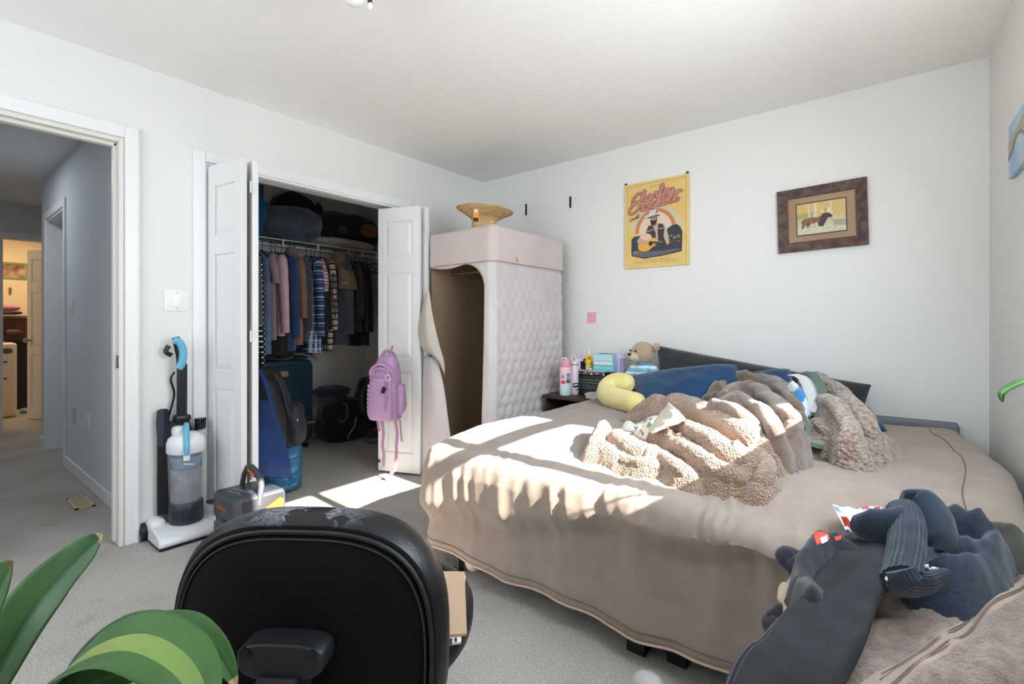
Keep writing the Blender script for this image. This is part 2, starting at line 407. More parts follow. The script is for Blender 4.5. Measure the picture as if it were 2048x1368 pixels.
boxo('door_stop', (-0.075, DY1-0.032, 0.02), (-0.035, DY1-0.016, DZ-0.018), jamb_m, t1, 0.003)
boxo('door_stop', (-0.075, DY0, DZ-0.034), (-0.035, DY1-0.018, DZ-0.016), jamb_m, t1, 0.003)
nickel_m = M('aged_nickel', (120, 112, 104), 0.35, metal=0.9)
sp_ = MB().rbox((-0.018, DY1-0.019, 0.925), (0.032, 0.004, 0.065), 0.0015).obj('strike_plate', nickel_m, t1); sp_['label'] = 'dull nickel strike plate'
# closet casing
t2 = bpy.data.objects.new('trim_2', None); C.objects.link(t2); t2.location = (0, KY0, 0); struct(t2)
boxo('side_casing', (0, KY0-0.064, 0), (0.014, KY0-0.002, KZ+0.06), trim_m, t2, 0.004)
boxo('side_casing', (0, KY1+0.002, 0), (0.014, KY1+0.064, KZ+0.06), trim_m, t2, 0.004)
boxo('head_casing', (0, KY0-0.002, KZ+0.0), (0.014, KY1+0.002, KZ+0.06), trim_m, t2, 0.004)
boxo('side_jamb', (-WT, KY0-0.002, 0), (0.002, KY0+0.014, KZ), trim_m, t2)
boxo('side_jamb', (-WT, KY1-0.014, 0), (0.002, KY1+0.002, KZ), trim_m, t2)
boxo('head_jamb', (-WT, KY0+0.014, KZ-0.014), (0.002, KY1-0.014, KZ+0.002), trim_m, t2)
boxo('door_track', (-0.075, KY0+0.02, KZ-0.034), (-0.045, KY1-0.02, KZ-0.014), M('track_grey', (150, 150, 150), 0.4, metal=0.6), t2)
# baseboards
def base(name, a, b): boxo(name, a, b, trim_m, None, 0.004)['kind'] = 'structure'
base('baseboard_left', (0, DY1+0.07, 0), (0.012, KY0-0.066, 0.085))
base('baseboard_left_far', (0, KY1+0.066, 0), (0.012, YB, 0.085))
base('baseboard_back', (0, YB-0.012, 0), (RW, YB, 0.085))
# closet shell
KX, KYA, KYB = -1.55, 0.86, 3.12
ck = M('closet_paint', (228, 226, 222), 0.75)
boxo('wall_closet_back', (KX-0.08, KYA, 0), (KX, KYB, CZ), ck)['kind'] = 'structure'
boxo('wall_closet_left', (KX, KYA-0.075, 0), (-WT, KYA, CZ), ck)['kind'] = 'structure'
boxo('wall_closet_right', (KX, KYB, 0), (-WT, KYB+0.08, CZ), ck)['kind'] = 'structure'
base('baseboard_closet', (KX, KYA, 0), (KX+0.012, KYB, 0.085))
# hall: right side wall with a doorway, far wall with a lit room behind it
HY_ = 0.772; HX0 = -3.2
hw = MB(); hw.box((-2.12, HY_, 0), (-WT, HY_+0.012, CZ)); hw.box((-2.92, HY_, 2.05), (-2.12, HY_+0.1, CZ)); hw.box((HX0, HY_, 0), (-2.92, HY_+0.1, CZ))
hw.box((-2.12, HY_+0.012, 0), (KX-0.08, HY_+0.1, CZ)); hw.box((HX0, HY_+0.1, 0), (HX0+0.1, 2.0, CZ))
struct(hw.obj('wall_hall', hall_m, smooth=False))
boxo('wall_hall_left', (-4.6, -0.65, 0), (-WT, -0.57, CZ), hall_m)['kind'] = 'structure'
boxo('wall_hall_end', (-4.62, 1.9, 0), (HX0+0.1, 2.0, CZ), hall_m)['kind'] = 'structure'
EX = -4.5
FY0, FY1 = 0.615, 1.38
fw_ = MB(); fw_.box((EX-0.12, -0.65, 0), (EX, FY0, CZ)); fw_.box((EX-0.12, FY0, 2.05), (EX, FY1, CZ)); fw_.box((EX-0.12, FY1, 0), (EX, 2.0, CZ))
struct(fw_.obj('wall_hall_far', hall_m, smooth=False))
t3 = bpy.data.objects.new('trim_3', None); C.objects.link(t3); t3.location = (-2.5, HY_, 0); struct(t3)
boxo('side_casing', (-2.12, HY_-0.014, 0), (-2.055, HY_, 2.115), trim_m, t3, 0.003); boxo('side_casing', (-2.985, HY_-0.014, 0), (-2.92, HY_, 2.115), trim_m, t3, 0.003)
boxo('head_casing', (-2.92, HY_-0.014, 2.05), (-2.12, HY_, 2.115), trim_m, t3, 0.003)
boxo('side_jamb', (-2.925, HY_-0.002, 0), (-2.905, HY_+0.12, 2.05), trim_m, t3); boxo('side_jamb', (-2.135, HY_-0.002, 0), (-2.115, HY_+0.12, 2.05), trim_m, t3)
boxo('head_jamb', (-2.905, HY_-0.002, 2.032), (-2.135, HY_+0.12, 2.052), trim_m, t3)
d1 = bpy.data.objects.new('door_1', None); C.objects.link(d1); d1.location = (-2.5, HY_+0.13, 0); struct(d1)
boxo('door_leaf', (-2.90, HY_+0.105, 0.012), (-2.14, HY_+0.14, 2.03), M('door_grey', (190, 186, 186), 0.5), d1)
hinge_m = M('hinge_steel', (96, 92, 96), 0.4, metal=0.8)
for z in (0.36, 1.68): MB().rbox((-2.80, HY_+0.103, z), (0.03, 0.006, 0.09), 0.002).obj('hinge', hinge_m, d1)
boxo('latch', (-2.83, HY_+0.098, 1.50), (-2.80, HY_+0.106, 1.52), hinge_m, d1)
t4 = bpy.data.objects.new('trim_4', None); C.objects.link(t4); t4.location = (EX, 1.0, 0); struct(t4)
boxo('side_casing', (EX, FY0-0.065, 0), (EX+0.014, FY0, 2.115), trim_m, t4, 0.003); boxo('side_casing', (EX, FY1, 0), (EX+0.014, FY1+0.065, 2.115), trim_m, t4, 0.003)
boxo('head_casing', (EX, FY0, 2.05), (EX+0.014, FY1, 2.115), trim_m, t4, 0.003)
boxo('side_jamb', (EX-0.125, FY0-0.002, 0), (EX+0.003, FY0+0.016, 2.05), trim_m, t4)
base('baseboard_hall', (-2.055, HY_-0.012, 0), (-WT-0.01, HY_, 0.085)); base('baseboard_hall_far', (HX0, HY_-0.012, 0), (-2.985, HY_, 0.085))
base('baseboard_hall_end', (EX, -0.6, 0), (EX+0.012, FY0-0.066, 0.085))
# lit room at the end of the hall
warm_m = M('warm_wall', (236, 214, 178), 0.7)
boxo('wall_far_room', (-6.6, -0.6, 0), (-6.5, 2.2, CZ), warm_m)['kind'] = 'structure'
boxo('wall_far_room_left', (-6.5, -0.6, 0), (EX-0.12, -0.52, CZ), warm_m)['kind'] = 'structure'
boxo('wall_far_room_right', (-6.5, 2.12, 0), (EX-0.12, 2.2, CZ), warm_m)['kind'] = 'structure'
area('far_room_lamp', (-5.5, 0.75, 2.40), (0, 0, -1), 0.5, 0.5, 20, (1.0, 0.78, 0.50))
area('hall_fill', (-2.2, 0.1, 2.41), (0, 0, -1), 0.3, 0.3, 7.0, (0.80, 0.89, 1.0))  # added cool fill to lift the dim hall; no fixture there
# ================================================================ BED
BZ = 0.60
mattress_m = M('mattress_grey', (120, 124, 134), 0.85, bump=0.3, bscale=300)
black_m = M('black_wood', (24, 22, 22), 0.55)
blackmetal_m = M('black_steel', (22, 22, 24), 0.4, metal=0.5)
bed = thing('bed', 'wide low bed with grey mattress edge showing along the back wall', 'bed', (2.25, 2.4, 0))
mm = MB(); _pl = [(1.38, 1.60), (3.22, 1.60), (3.26, 3.345), (1.43, 3.345)]
mm.prism(_pl, (0, 0, 0.29), (1, 0, 0), (0, 1, 0), 0.20); mm.obj('mattress', mattress_m, bed, smooth=False, bevel=0.04)
MB().prism([(1.42, 3.235), (3.27, 3.235), (3.27, 3.35), (1.42, 3.35)], (0, 0, 0.50), (1, 0, 0), (0, 1, 0), 0.115).obj('mattress_border', mattress_m, bed, smooth=False, bevel=0.012)
MB().rbox((2.33, 2.46, 0.25), (1.76, 1.66, 0.08), 0.02).obj('bed_base', M('base_cloth', (92, 90, 92), 0.9), bed)
for (x, y, w) in ((1.50, 1.55, 0.035), (2.352, 1.57, 0.065), (2.48, 1.60, 0.065), (3.22, 1.62, 0.065), (1.48, 3.2, 0.05), (3.22, 3.2, 0.05)):
    MB().box((x-w/2, y-w/2, 0), (x+w/2, y+w/2, 0.22)).obj('leg', black_m, bed, smooth=False, bevel=0.003)
vm = MB(); vm.grid(lambda u, v: (1.72+0.62*u, 1.60+0.012*sin(u*70)+0.01*v, 0.045+0.20*v+0.03*abs(u-0.55)), 60, 6)
vo = vm.obj('hanging_liner', M('liner_grey', (150, 150, 152), 0.9), bed); vo['label'] = 'pale grey gathered liner hanging below the bed base'

# bedspread: one cloth over the top, dropping to a stitched hem at foot and left side
spread_m = M('bedspread_cotton', (158, 142, 129), 0.92, col2=(150, 134, 121), nscale=14, bump=0.35, bscale=520, sheen=0.25)
def bed_top(x, y):
    z = BZ
    z -= 0.02*smoothstep(2.45, 3.0, x)*smoothstep(1.95, 1.45, y)+0.062*smoothstep(1.92, 1.42, y)**1.2               # slumps at the near right corner
    z += 0.006*sin(x*62+1.5*sin(y*5))*smoothstep(1.75, 1.25, x)*smoothstep(1.9, 2.6, y)
    z += 0.010*noise.noise((x*3.1, y*2.3, 4.0))+0.007*noise.noise((x*7-y*2, y*6+x*3, 9.0))
    n1 = noise.noise((x*13+3*noise.noise((x*2, y*2, 1)), y*3.2, 2.2))                # creases running up from the foot
    z += 0.042*(0.5-abs(n1))*smoothstep(2.2, 1.55, y)*(0.35+0.65*smoothstep(1.9, 2.6, x))
    n2 = noise.noise((x*2.2, y*9+x*2, 7.7)); z += 0.012*(0.5-abs(n2))*smoothstep(2.3, 2.8, x)
    return z
out = []
Lh, Lf = Vector((1.385, 3.22)), Vector((1.315, 1.50)); rc = 0.09
def arc(c, a0, a1, n): return [(Vector((c[0]+rc*cos(a0+(a1-a0)*i/n), c[1]+rc*sin(a0+(a1-a0)*i/n))), a0+(a1-a0)*i/n) for i in range(n+1)]
nL = Vector((-1.0, -0.04)).normalized()
for i in range(90): t = i/90; out.append((Lh.lerp(Vector((1.315, 1.59)), t), nL))
aL = math.atan2(nL.y, nL.x)
for p, a in arc((1.315+rc*0.999, 1.59-0.0035), aL if aL > 0 else aL+2*pi, 1.5*pi, 14): out.append((p, Vector((cos(a), sin(a)))))
x_s = out[-1][0].x; y_s = out[-1][0].y
for i in range(1, 260): t = i/260; out.append((Vector((lerp(x_s, 3.24, t), lerp(y_s, 1.465, t))), Vector((0, -1))))
for p, a in arc((3.24, 1.465+rc), 1.5*pi, 2*pi, 10): out.append((p, Vector((cos(a), sin(a)))))
for i in range(1, 90):
    t = i/90; y = lerp(1.465+rc, 3.20, t); out.append((Vector((3.24+rc-0.02*sin(t*9)-0.05*smoothstep(0.75, 1, t), y)), Vector((1, 0))))
N = len(out); cen = Vector((2.25, 3.21)); Rr = 0.06
rings = []
NDROP, NARC, NTOP = 26, 6, 64
arcL = [0.0]
for i in range(1, N): arcL.append(arcL[-1]+(out[i][0]-out[i-1][0]).length)
def hemz(p, i):
    s = arcL[i]
    if p.x > 3.26: return 0.50-0.02*sin(s*14)
    z = 0.115-0.035*smoothstep(1.3, 1.9, p.x)+0.012*sin(s*3.1)+0.006*sin(s*11)
    return z+0.02*smoothstep(2.2, 2.9, p.x)
for k in range(NDROP):
    ring = []
    f = k/NDROP                                                             # 0 at hem, 1 at the top of the drop
    for i, (p, n) in enumerate(out):
        zt = bed_top(p.x, p.y)-Rr; zh = hemz(p, i); z = zh+(zt-zh)*f; d = 1-f; s = arcL[i]
        amp = 0.006+0.016*d
        w = noise.noise((s*7.5, 0.6*z+0.3, 3.0))*amp*1.3+noise.noise((s*19, z*1.3, 6.0))*0.007*(0.35+f)
        w += (0.5-abs(noise.noise((s*13+z*0.8, z*0.9, 11.0))))*0.012*f
        corner = smoothstep(0.32, 0.0, abs(s-arcL[97]))
        zl = lerp(0.25, 0.47, smoothstep(1.25, 2.5, p.x))+0.10*noise.noise((s*3.3, 0.2, 21.0))
        o = 0.020+w+corner*0.03*sin(d*2.2)-0.055*smoothstep(zl+0.05, zl-0.06, z)+0.02*smoothstep(0.25, 0.1, z)
        if p.x > 3.26: o = 0.0+w*0.3
        ring.append((p.x+n.x*o, p.y+n.y*o, z))
    rings.append(ring)
for k in range(NARC+1):
    a = (pi/2)*k/NARC; ring = []
    for i, (p, n) in enumerate(out):
        s = arcL[i]; zt = bed_top(p.x-n.x*Rr, p.y-n.y*Rr); w = (noise.noise((s*19, zt*1.3, 6.0))*0.007*1.35+(0.5-abs(noise.noise((s*13+0.5, 0.5, 11.0))))*0.012)*cos(a)
        if p.x > 3.26: w *= 0.3
        o = -Rr*(1-cos(a))+0.012*cos(a)+w; ring.append((p.x+n.x*o, p.y+n.y*o, zt-Rr+Rr*sin(a)))
    rings.append(ring)
for k in range(1, NTOP):
    t = k/NTOP; ring = []
    for i, (p, n) in enumerate(out):
        q = (p-n*Rr).lerp(cen, t); ring.append((q.x, q.y, bed_top(q.x, q.y)))
    rings.append(ring)
sp = MB(); sp.loft(rings, caps=False, closed=False)
spread = sp.obj('bedspread', spread_m); tag(spread, 'taupe cotton bedspread covering the bed and hanging down at its foot', 'bedspread')
md = spread.modifiers.new('thick', 'SOLIDIFY'); md.thickness = 0.004; md.offset = -1
hem_m = M('hem_stitch', (196, 166, 146), 0.9); hem_d = M('hem_thread', (120, 92, 78), 0.9)
def along(k, off, i0=2, i1=None): return [Vector(rings[k][i])+Vector((out[i][1].x, out[i][1].y, 0))*off for i in range(i0, i1 or N-102, 2)]
h1 = MB().tube(along(0, 0.0015), 0.0045, 6).obj('hem_edge', hem_m, spread)
h2 = MB().tube(along(2, 0.0020), 0.0016, 4).obj('hem_stitching', hem_d, spread)
rs = [Vector(r[i]) for r in [rings[NDROP+NARC+1]] for i in range(N-92, N-3, 2)]
MB().tube([Vector((p.x-0.045, p.y, bed_top(p.x-0.045, p.y)+0.0015)) for p in rs], 0.0018, 4).obj('hem_stitching', hem_d, spread)
MB().tube([Vector(rings[k][94])+Vector((out[94][1].x, out[94][1].y, 0))*0.003 for k in range(0, 20)], 0.0018, 4).obj('corner_seam', hem_d, spread)
# a ball and a rounded thing on the carpet by the bed
tag(MB().sphere((1.549, 1.60, 0.042), 0.042).obj('ball', M('ivory', (214, 204, 188), 0.6)), 'ivory ball on the carpet beside the slim black bed leg', 'ball')
p_ = onz(1298, 1374, 0.05)
tag(MB().sphere((p_.x, p_.y, 0.045), (0.055, 0.04, 0.045)).obj('slipper_toe', M('pale_grey_felt', (196, 192, 188), 0.9, bump=0.4)), 'pale grey rounded slipper toe on the carpet below the bed foot', 'slipper')

# ---------------------------------------------------------------- pillows
def pillow(name, c4, thick, mat, parent=None, nrm=None, seam=None, wr=0.006, nu=36, nv=22, seed=0.0, pin=0.12):
    """c4 = top left, top right, bottom right, bottom left seen from the front"""
    TL, TR, BR, BL = [Vector(p) for p in c4]
    n = Vector(nrm).normalized() if nrm else (TR-TL).cross(BL-TL).normalized()
    def side(sg):
        def fn(u, v):
            uu, vv = 2*u-1, 2*v-1
            k = (1-abs(uu)**3.2)*(1-abs(vv)**3.2); k = max(k, 0.0)**0.5
            pu = uu*(1-pin*0.5*(1-vv*vv)*abs(uu)**6); pv = vv*(1-pin*(1-uu*uu)*abs(vv)**6)
            a = (pu+1)/2; b = (pv+1)/2
            p = TL.lerp(TR, a).lerp(BL.lerp(BR, a), b)
            w = wr*noise.noise((p.x*9+seed, p.y*9, p.z*14))+wr*0.9*(0.4-abs(noise.noise((p.x*5+seed, p.y*5, p.z*19+u*4))))
            return p+n*sg*(thick*0.5*k+w*k)
        return fn
    mb = MB(); mb.grid(side(1), nu, nv); mb.grid(side(-1), nu, nv)
    return mb.obj(name, mat, parent, weld=True)
char_m = M('charcoal_sheet', (46, 47, 52), 0.9, col2=(40, 41, 46), nscale=9, bump=0.2, bscale=300, sheen=0.4)
navy_m = M('navy_pillowcase', (10, 64, 102), 0.85, col2=(8, 52, 88), nscale=9, bump=0.2, bscale=300, sheen=0.3)
b = pillow('body_pillow', (ony(1312, 690, 3.25), ony(1742, 771, 3.22)+Vector((0, 0.03, 0)), ony(1724, 872, 3.20)-Vector((0, 0.05, 0)), ony(1318, 768, 3.16)), 0.17, char_m, seed=3.0, wr=0.012, nu=60, pin=0.04)
tag(b, 'long charcoal body pillow leaning along the white back wall', 'pillow')
b = pillow('pillow', (ony(1262, 752, 3.0), ony(1474, 728, 3.02), ony(1500, 822, 2.80), ony(1278, 836, 2.72)), 0.15, navy_m, seed=11.0, wr=0.010, nu=48, pin=0.05)
tag(b, 'big navy pillow behind the pale yellow crescent cushion', 'pillow')
b = pillow('pillow', (ony(1500, 746, 3.05), ony(1580, 738, 3.05), ony(1600, 800, 2.9), ony(1520, 810, 2.9)), 0.12, navy_m, seed=17.0)
tag(b, 'navy pillow mostly hidden behind the brown fleece heap', 'pillow')
b = pillow('pillow', (onz(1640, 800, 0.66), onz(1740, 818, 0.65), onz(1775, 861, 0.615), onz(1660, 862, 0.615)), 0.10, navy_m, seed=23.0)
tag(b, 'navy pillow whose pointed corner lies on the bedspread right of the heap', 'pillow')
# crescent cushion
yel = M('yellow_plush', (238, 224, 156), 0.85, col2=(234, 218, 138), nscale=5, bump=0.15, bscale=200, sheen=0.3)
path = [ony(1262, 774, 2.86), ony(1248, 766, 2.90), ony(1230, 766, 2.90), ony(1216, 777, 2.86), ony(1217, 792, 2.80), ony(1232, 800, 2.74), ony(1258, 804, 2.68), ony(1285, 810, 2.60)]
pp = spline(path, 34); rad = []
for i in range(34):
    t = i/33; rad.append(0.060*(min(1, (t+0.012)/0.10))**0.5*(min(1, (1-t+0.012)/0.07))**0.5*(1.0+0.12*sin(pi*t)))
pp = [Vector((p.x, p.y, max(p.z, BZ+0.058))) for p in pp]
cr = MB().tube(pp, rad, 20).obj('crescent_cushion', yel); tag(cr, 'pale yellow plush crescent cushion lying at the left of the bed head', 'cushion')
MB().tube([p+Vector((0.02, -0.045, 0.030)) for p in pp[24:32]], 0.0015, 5).obj('seam', M('yellow_seam', (180, 170, 120), 0.9), cr)

# ---------------------------------------------------------------- blankets heaped on the bed
def hb(pts, r, h):
    """ridge given by where its crest is seen, for crest heights h above the bed"""
    hs = h if isinstance(h, (list, tuple)) else [h]*len(pts)
    return ([onz(p[0], p[1], BZ+q) for p, q in zip(pts, hs)], r, list(hs))
def rolls(mb, ridges, floor_fn, k=0.62, nub=0.004, fr=80, skip=()):
    for ri, (pts, r, hs) in enumerate(ridges):
        if ri in skip or len(pts) < 2: continue
        P = []
        for p, h in zip(pts, hs): q = min(r*k, h*0.55); P.append(Vector((p[0], p[1], floor_fn(p[0], p[1])+h*1.02-q*0.92)))
        L = sum((P[i+1]-P[i]).length for i in range(len(P)-1)); n = max(14, int(L/0.008)); S_ = spline(P, n); R0 = [min(r*k, h*0.55) for h in hs]
        rad = []
        for i in range(n):
            t = i/(n-1)*(len(hs)-1); a = min(int(t), len(hs)-2); q = lerp(R0[a], R0[a+1], t-a); e = min(1, (i+0.4)/(n-1)*5, (n-1-i+0.4)/(n-1)*5); rad.append(q*sqrt(max(0.02, 1-(1-e)**2))*(1+0.10*noise.noise((i*0.13, ri*3.1, 0.5))))
        S_ = [p+Vector((noise.noise((i*0.09, ri, 1.0)), noise.noise((i*0.09, ri, 5.0)), 0))*r*0.12 for i, p in enumerate(S_)]
        o = len(mb.v); m = 26; mb.tube(S_, rad, m)
        for j in range(o, len(mb.v)):
            c = S_[(j-o)//m]; v = Vector(mb.v[j]); d = (v-c); l = d.length
            if l > 1e-6: mb.v[j] = tuple(c+d*(1+(nub*(noise.noise(v*fr)+0.5*noise.noise(v*fr*2.1)))/max(l, 0.01)+0.10*noise.noise(v*12)))
    return mb
sherpa_m = M('tan_sherpa', (164, 136, 112), 0.97, col2=(144, 114, 90), nscale=90, bump=0.9, bscale=150, btype='voronoi', sheen=0.5)
fleece_m = M('brown_fleece', (120, 99, 82), 0.95, col2=(102, 82, 66), nscale=24, bump=0.7, bscale=260, sheen=0.55)
berber_m = M('beige_berber', (170, 150, 134), 0.96, col2=(126, 106, 92), nscale=60, bump=1.0, bscale=75, btype='voronoi', sheen=0.4)
A = [hb([(1208, 838), (1196, 862), (1184, 884)], 0.045, [0.08, 0.075, 0.05]),
     hb([(1228, 858), (1262, 872), (1304, 888)], 0.075, [0.075, 0.085, 0.07]),
     hb([(1204, 884), (1232, 892)], 0.05, [0.05, 0.05]),
     hb([(1240, 896), (1282, 904), (1318, 914)], 0.045, [0.05, 0.055, 0.045]),
     hb([(1316, 894), (1350, 912), (1386, 928)], 0.048, [0.055, 0.06, 0.05]),
     hb([(1314, 856), (1352, 872), (1396, 890), (1440, 908), (1480, 922)], 0.052, [0.085, 0.095, 0.095, 0.09, 0.07]),
     hb([(1340, 838), (1380, 850), (1418, 866), (1462, 884), (1500, 900)], 0.060, [0.12, 0.13, 0.13, 0.12, 0.10]),
     hb([(1322, 790), (1366, 792), (1412, 808), (1450, 828), (1490, 852), (1524, 876)], 0.085, [0.16, 0.175, 0.175, 0.165, 0.15, 0.12]),
     hb([(1320, 790), (1296, 802), (1264, 824)], 0.06, [0.16, 0.12, 0.05]),
     hb([(1386, 908), (1424, 920), (1466, 932), (1500, 940)], 0.042, [0.05, 0.055, 0.055, 0.05]),
     hb([(1502, 896), (1528, 906), (1534, 926), (1514, 942)], 0.038, [0.095, 0.09, 0.075, 0.06]),
     hb([(1400, 840), (1470, 870)], 0.16, [0.10, 0.08])]
oA = creases(rolls(heightfield(A, 0.0075, bed_top, nub=0.0045, nub_scale=85, rumple=0.02, kmax=40), A, bed_top, k=0.72, skip=(11,)), bed_top, 0.012, 9, (0.45, 1.0), -0.5, 2.0).obj('sherpa_throw', sherpa_m)
tag(oA, 'sunlit tan sherpa throw crumpled on the middle of the bed', 'blanket')
B = [hb([(1432, 766), (1462, 752), (1491, 748), (1530, 754), (1560, 768), (1586, 795), (1594, 822)], 0.075, [0.191, 0.217, 0.235, 0.226, 0.217, 0.191, 0.148]),
     hb([(1450, 782), (1478, 772), (1512, 776), (1545, 796), (1576, 826), (1586, 850), (1570, 882)], 0.062, [0.209, 0.217, 0.217, 0.209, 0.183, 0.148, 0.104]),
     hb([(1430, 796), (1470, 790), (1508, 806), (1535, 830), (1552, 856), (1545, 880)], 0.06, [0.200, 0.204, 0.200, 0.183, 0.157, 0.113]),
     hb([(1425, 812), (1462, 815), (1496, 836), (1518, 864)], 0.06, [0.183, 0.191, 0.174, 0.131]),
     hb([(1500, 866), (1538, 876), (1560, 892), (1570, 906)], 0.055, [0.096, 0.096, 0.078, 0.052]),
     hb([(1602, 818), (1606, 846), (1596, 874), (1582, 892)], 0.045, [0.113, 0.096, 0.078, 0.052]),
     hb([(1470, 790), (1530, 830), (1560, 870)], 0.22, [0.131, 0.113, 0.052]),
     hb([(1415, 792), (1440, 790)], 0.06, [0.148, 0.165])]
oB = creases(rolls(heightfield(B, 0.0085, bed_top, nub=0.0018, nub_scale=70, rumple=0.03, kmax=40), B, bed_top, k=0.52, nub=0.0016, skip=(6,)), bed_top, 0.030, 6.5, (1.0, 0.5), 0.5, 5.0).obj('fleece_blanket', fleece_m)
tag(oB, 'brown fleece blanket heaped in deep folds against the pillows', 'blanket')
Cc = [hb([(1608, 752), (1640, 758), (1676, 776), (1708, 806), (1728, 842), (1732, 872)], 0.085, [0.235, 0.235, 0.22, 0.19, 0.14, 0.09]),
      hb([(1640, 790), (1664, 800), (1690, 830), (1704, 864), (1708, 890)], 0.065, [0.20, 0.20, 0.17, 0.13, 0.08]),
      hb([(1628, 842), (1656, 860), (1690, 880)], 0.05, [0.11, 0.10, 0.08]),
      hb([(1650, 874), (1676, 886), (1712, 888), (1736, 880), (1744, 866), (1738, 850)], 0.04, [0.05, 0.055, 0.055, 0.055, 0.06, 0.06]),
      hb([(1630, 800), (1690, 850)], 0.20, [0.15, 0.09]),
      hb([(1604, 862), (1640, 890)], 0.05, [0.06, 0.05])]
oC = creases(rolls(heightfield(Cc, 0.0085, bed_top, nub=0.004, nub_scale=75, rumple=0.022, kmax=40), Cc, bed_top, k=0.5, nub=0.0035, skip=(4,)), bed_top, 0.030, 5.5, (1.0, 0.5), 0.9, 8.0).obj('berber_blanket', berber_m)
tag(oC, 'beige berber blanket with green binding piled at the right of the heap', 'blanket')
green_m = M('green_binding', (92, 112, 100), 0.8, bump=0.3, bscale=60, btype='wave')
def ribbon_strip(pts, w, wdir, mat, name, parent, th=0.006, n=40):
    P = spline(pts, n); k = 9; rings2 = []
    for i, p in enumerate(P):
        t = (P[min(i+1, n-1)]-P[max(i-1, 0)]).normalized(); d = Vector(wdir); d = (d-t*d.dot(t)).normalized(); nn = t.cross(d)
        rings2.append([p+d*w/2+nn*th, p-d*w/2+nn*th, p-d*w/2-nn*th, p+d*w/2-nn*th])
    mb = MB(); mb.loft(rings2); return mb.obj(name, mat, parent, bevel=th*0.6)
bind = [ony(1607, 748, 2.66), ony(1628, 753, 2.60), ony(1642, 775, 2.53), ony(1648, 803, 2.46), ony(1644, 825, 2.42), ony(1630, 834, 2.40), ony(1614, 830, 2.42)]
g = ribbon_strip(bind, 0.036, (1, -0.2, 0.15), green_m, 'binding', oC, 0.010); g['label'] = 'grey green stitched binding'
g = ribbon_strip([onz(1606, 842, BZ+0.11), onz(1612, 865, BZ+0.09), onz(1606, 886, BZ+0.07), onz(1625, 892, BZ+0.055), onz(1646, 896, BZ+0.05)], 0.032, (0.3, -1, 0.4), green_m, 'binding', oC, 0.008); g['label'] = 'grey green stitched binding'
white_fl = M('white_fleece', (214, 212, 210), 0.95, bump=0.6, bscale=200, sheen=0.4)
lb = MB()
Bp = spline(bind, 30)
lb.grid(lambda u, v: Bp[min(int(u*29), 29)].lerp(ony(1588+v*2, 768+u*50, 2.50), 1-v) if False else (Bp[min(int(round(u*29)), 29)]+Vector((-0.075*(1-v), 0.03*(1-v), -0.012*(1-v)*(1-v)-0.0))), 29, 6)
g = lb.obj('folded_back_lining', white_fl, oC); g['label'] = 'white fleece lining folded back inside the binding'
bl_m = M('blue_white_fleece', (222, 226, 232), 0.95, col2=(56, 128, 186), nscale=11, bump=0.5, bscale=200, sheen=0.4, contrast=(0.50, 0.54))
D = [hb([(1566, 768), (1585, 768), (1600, 782), (1606, 800)], 0.055, [0.225, 0.24, 0.225, 0.18]), hb([(1590, 790), (1600, 812)], 0.06, [0.20, 0.14])]
oD = heightfield(D, 0.0075, bed_top, nub=0.002, nub_scale=90, rumple=0.02).obj('patterned_fleece', bl_m)
tag(oD, 'blue and white patterned fleece rolled up between the brown and beige blankets', 'blanket')
sheet_m = M('printed_sheet', (214, 214, 206), 0.9, col2=(120, 132, 122), nscale=26, bump=0.2, bscale=200, contrast=(0.52, 0.58))
E_ = [hb([(1268, 838), (1300, 832), (1320, 826)], 0.06, [0.05, 0.07, 0.09]), hb([(1290, 848), (1318, 850)], 0.05, [0.05, 0.07])]
oE = heightfield(E_, 0.0075, bed_top, rumple=0.05).obj('printed_sheet', sheet_m)
tag(oE, 'grey green printed sheet peeping out under the tan throw', 'sheet')
fl_m = M('cream_lining', (216, 210, 196), 0.9, col2=(190, 190, 178), nscale=30, bump=0.3, bscale=200)
def sheetpatch(rows, name, mat, parent=None, th=0.006, nu=24, nv=16, wr=0.006, seed=0):
    R = [spline(r, nu+1) for r in rows]; cols = [spline([r[i] for r in R], nv+1) for i in range(nu+1)]
    mb = MB(); mb.grid(lambda u, v: cols[int(round(u*nu))][int(round(v*nv))]+Vector((0, 0, wr*noise.noise((u*5+seed, v*5, 1)))), nu, nv)
    o = mb.obj(name, mat, parent); s = o.modifiers.new('thick', 'SOLIDIFY'); s.thickness = th; s.offset = 0; return o
g = sheetpatch([[onz(1338, 806, BZ+0.18), onz(1352, 818, BZ+0.18), onz(1372, 840, BZ+0.15)], [onz(1322, 826, BZ+0.14), onz(1342, 838, BZ+0.155), onz(1356, 846, BZ+0.145)], [onz(1296, 862, BZ+0.075), onz(1304, 866, BZ+0.105), onz(1312, 862, BZ+0.11)]], 'turned_lining', fl_m, oA)
g['label'] = 'cream printed lining turned out of the throw'
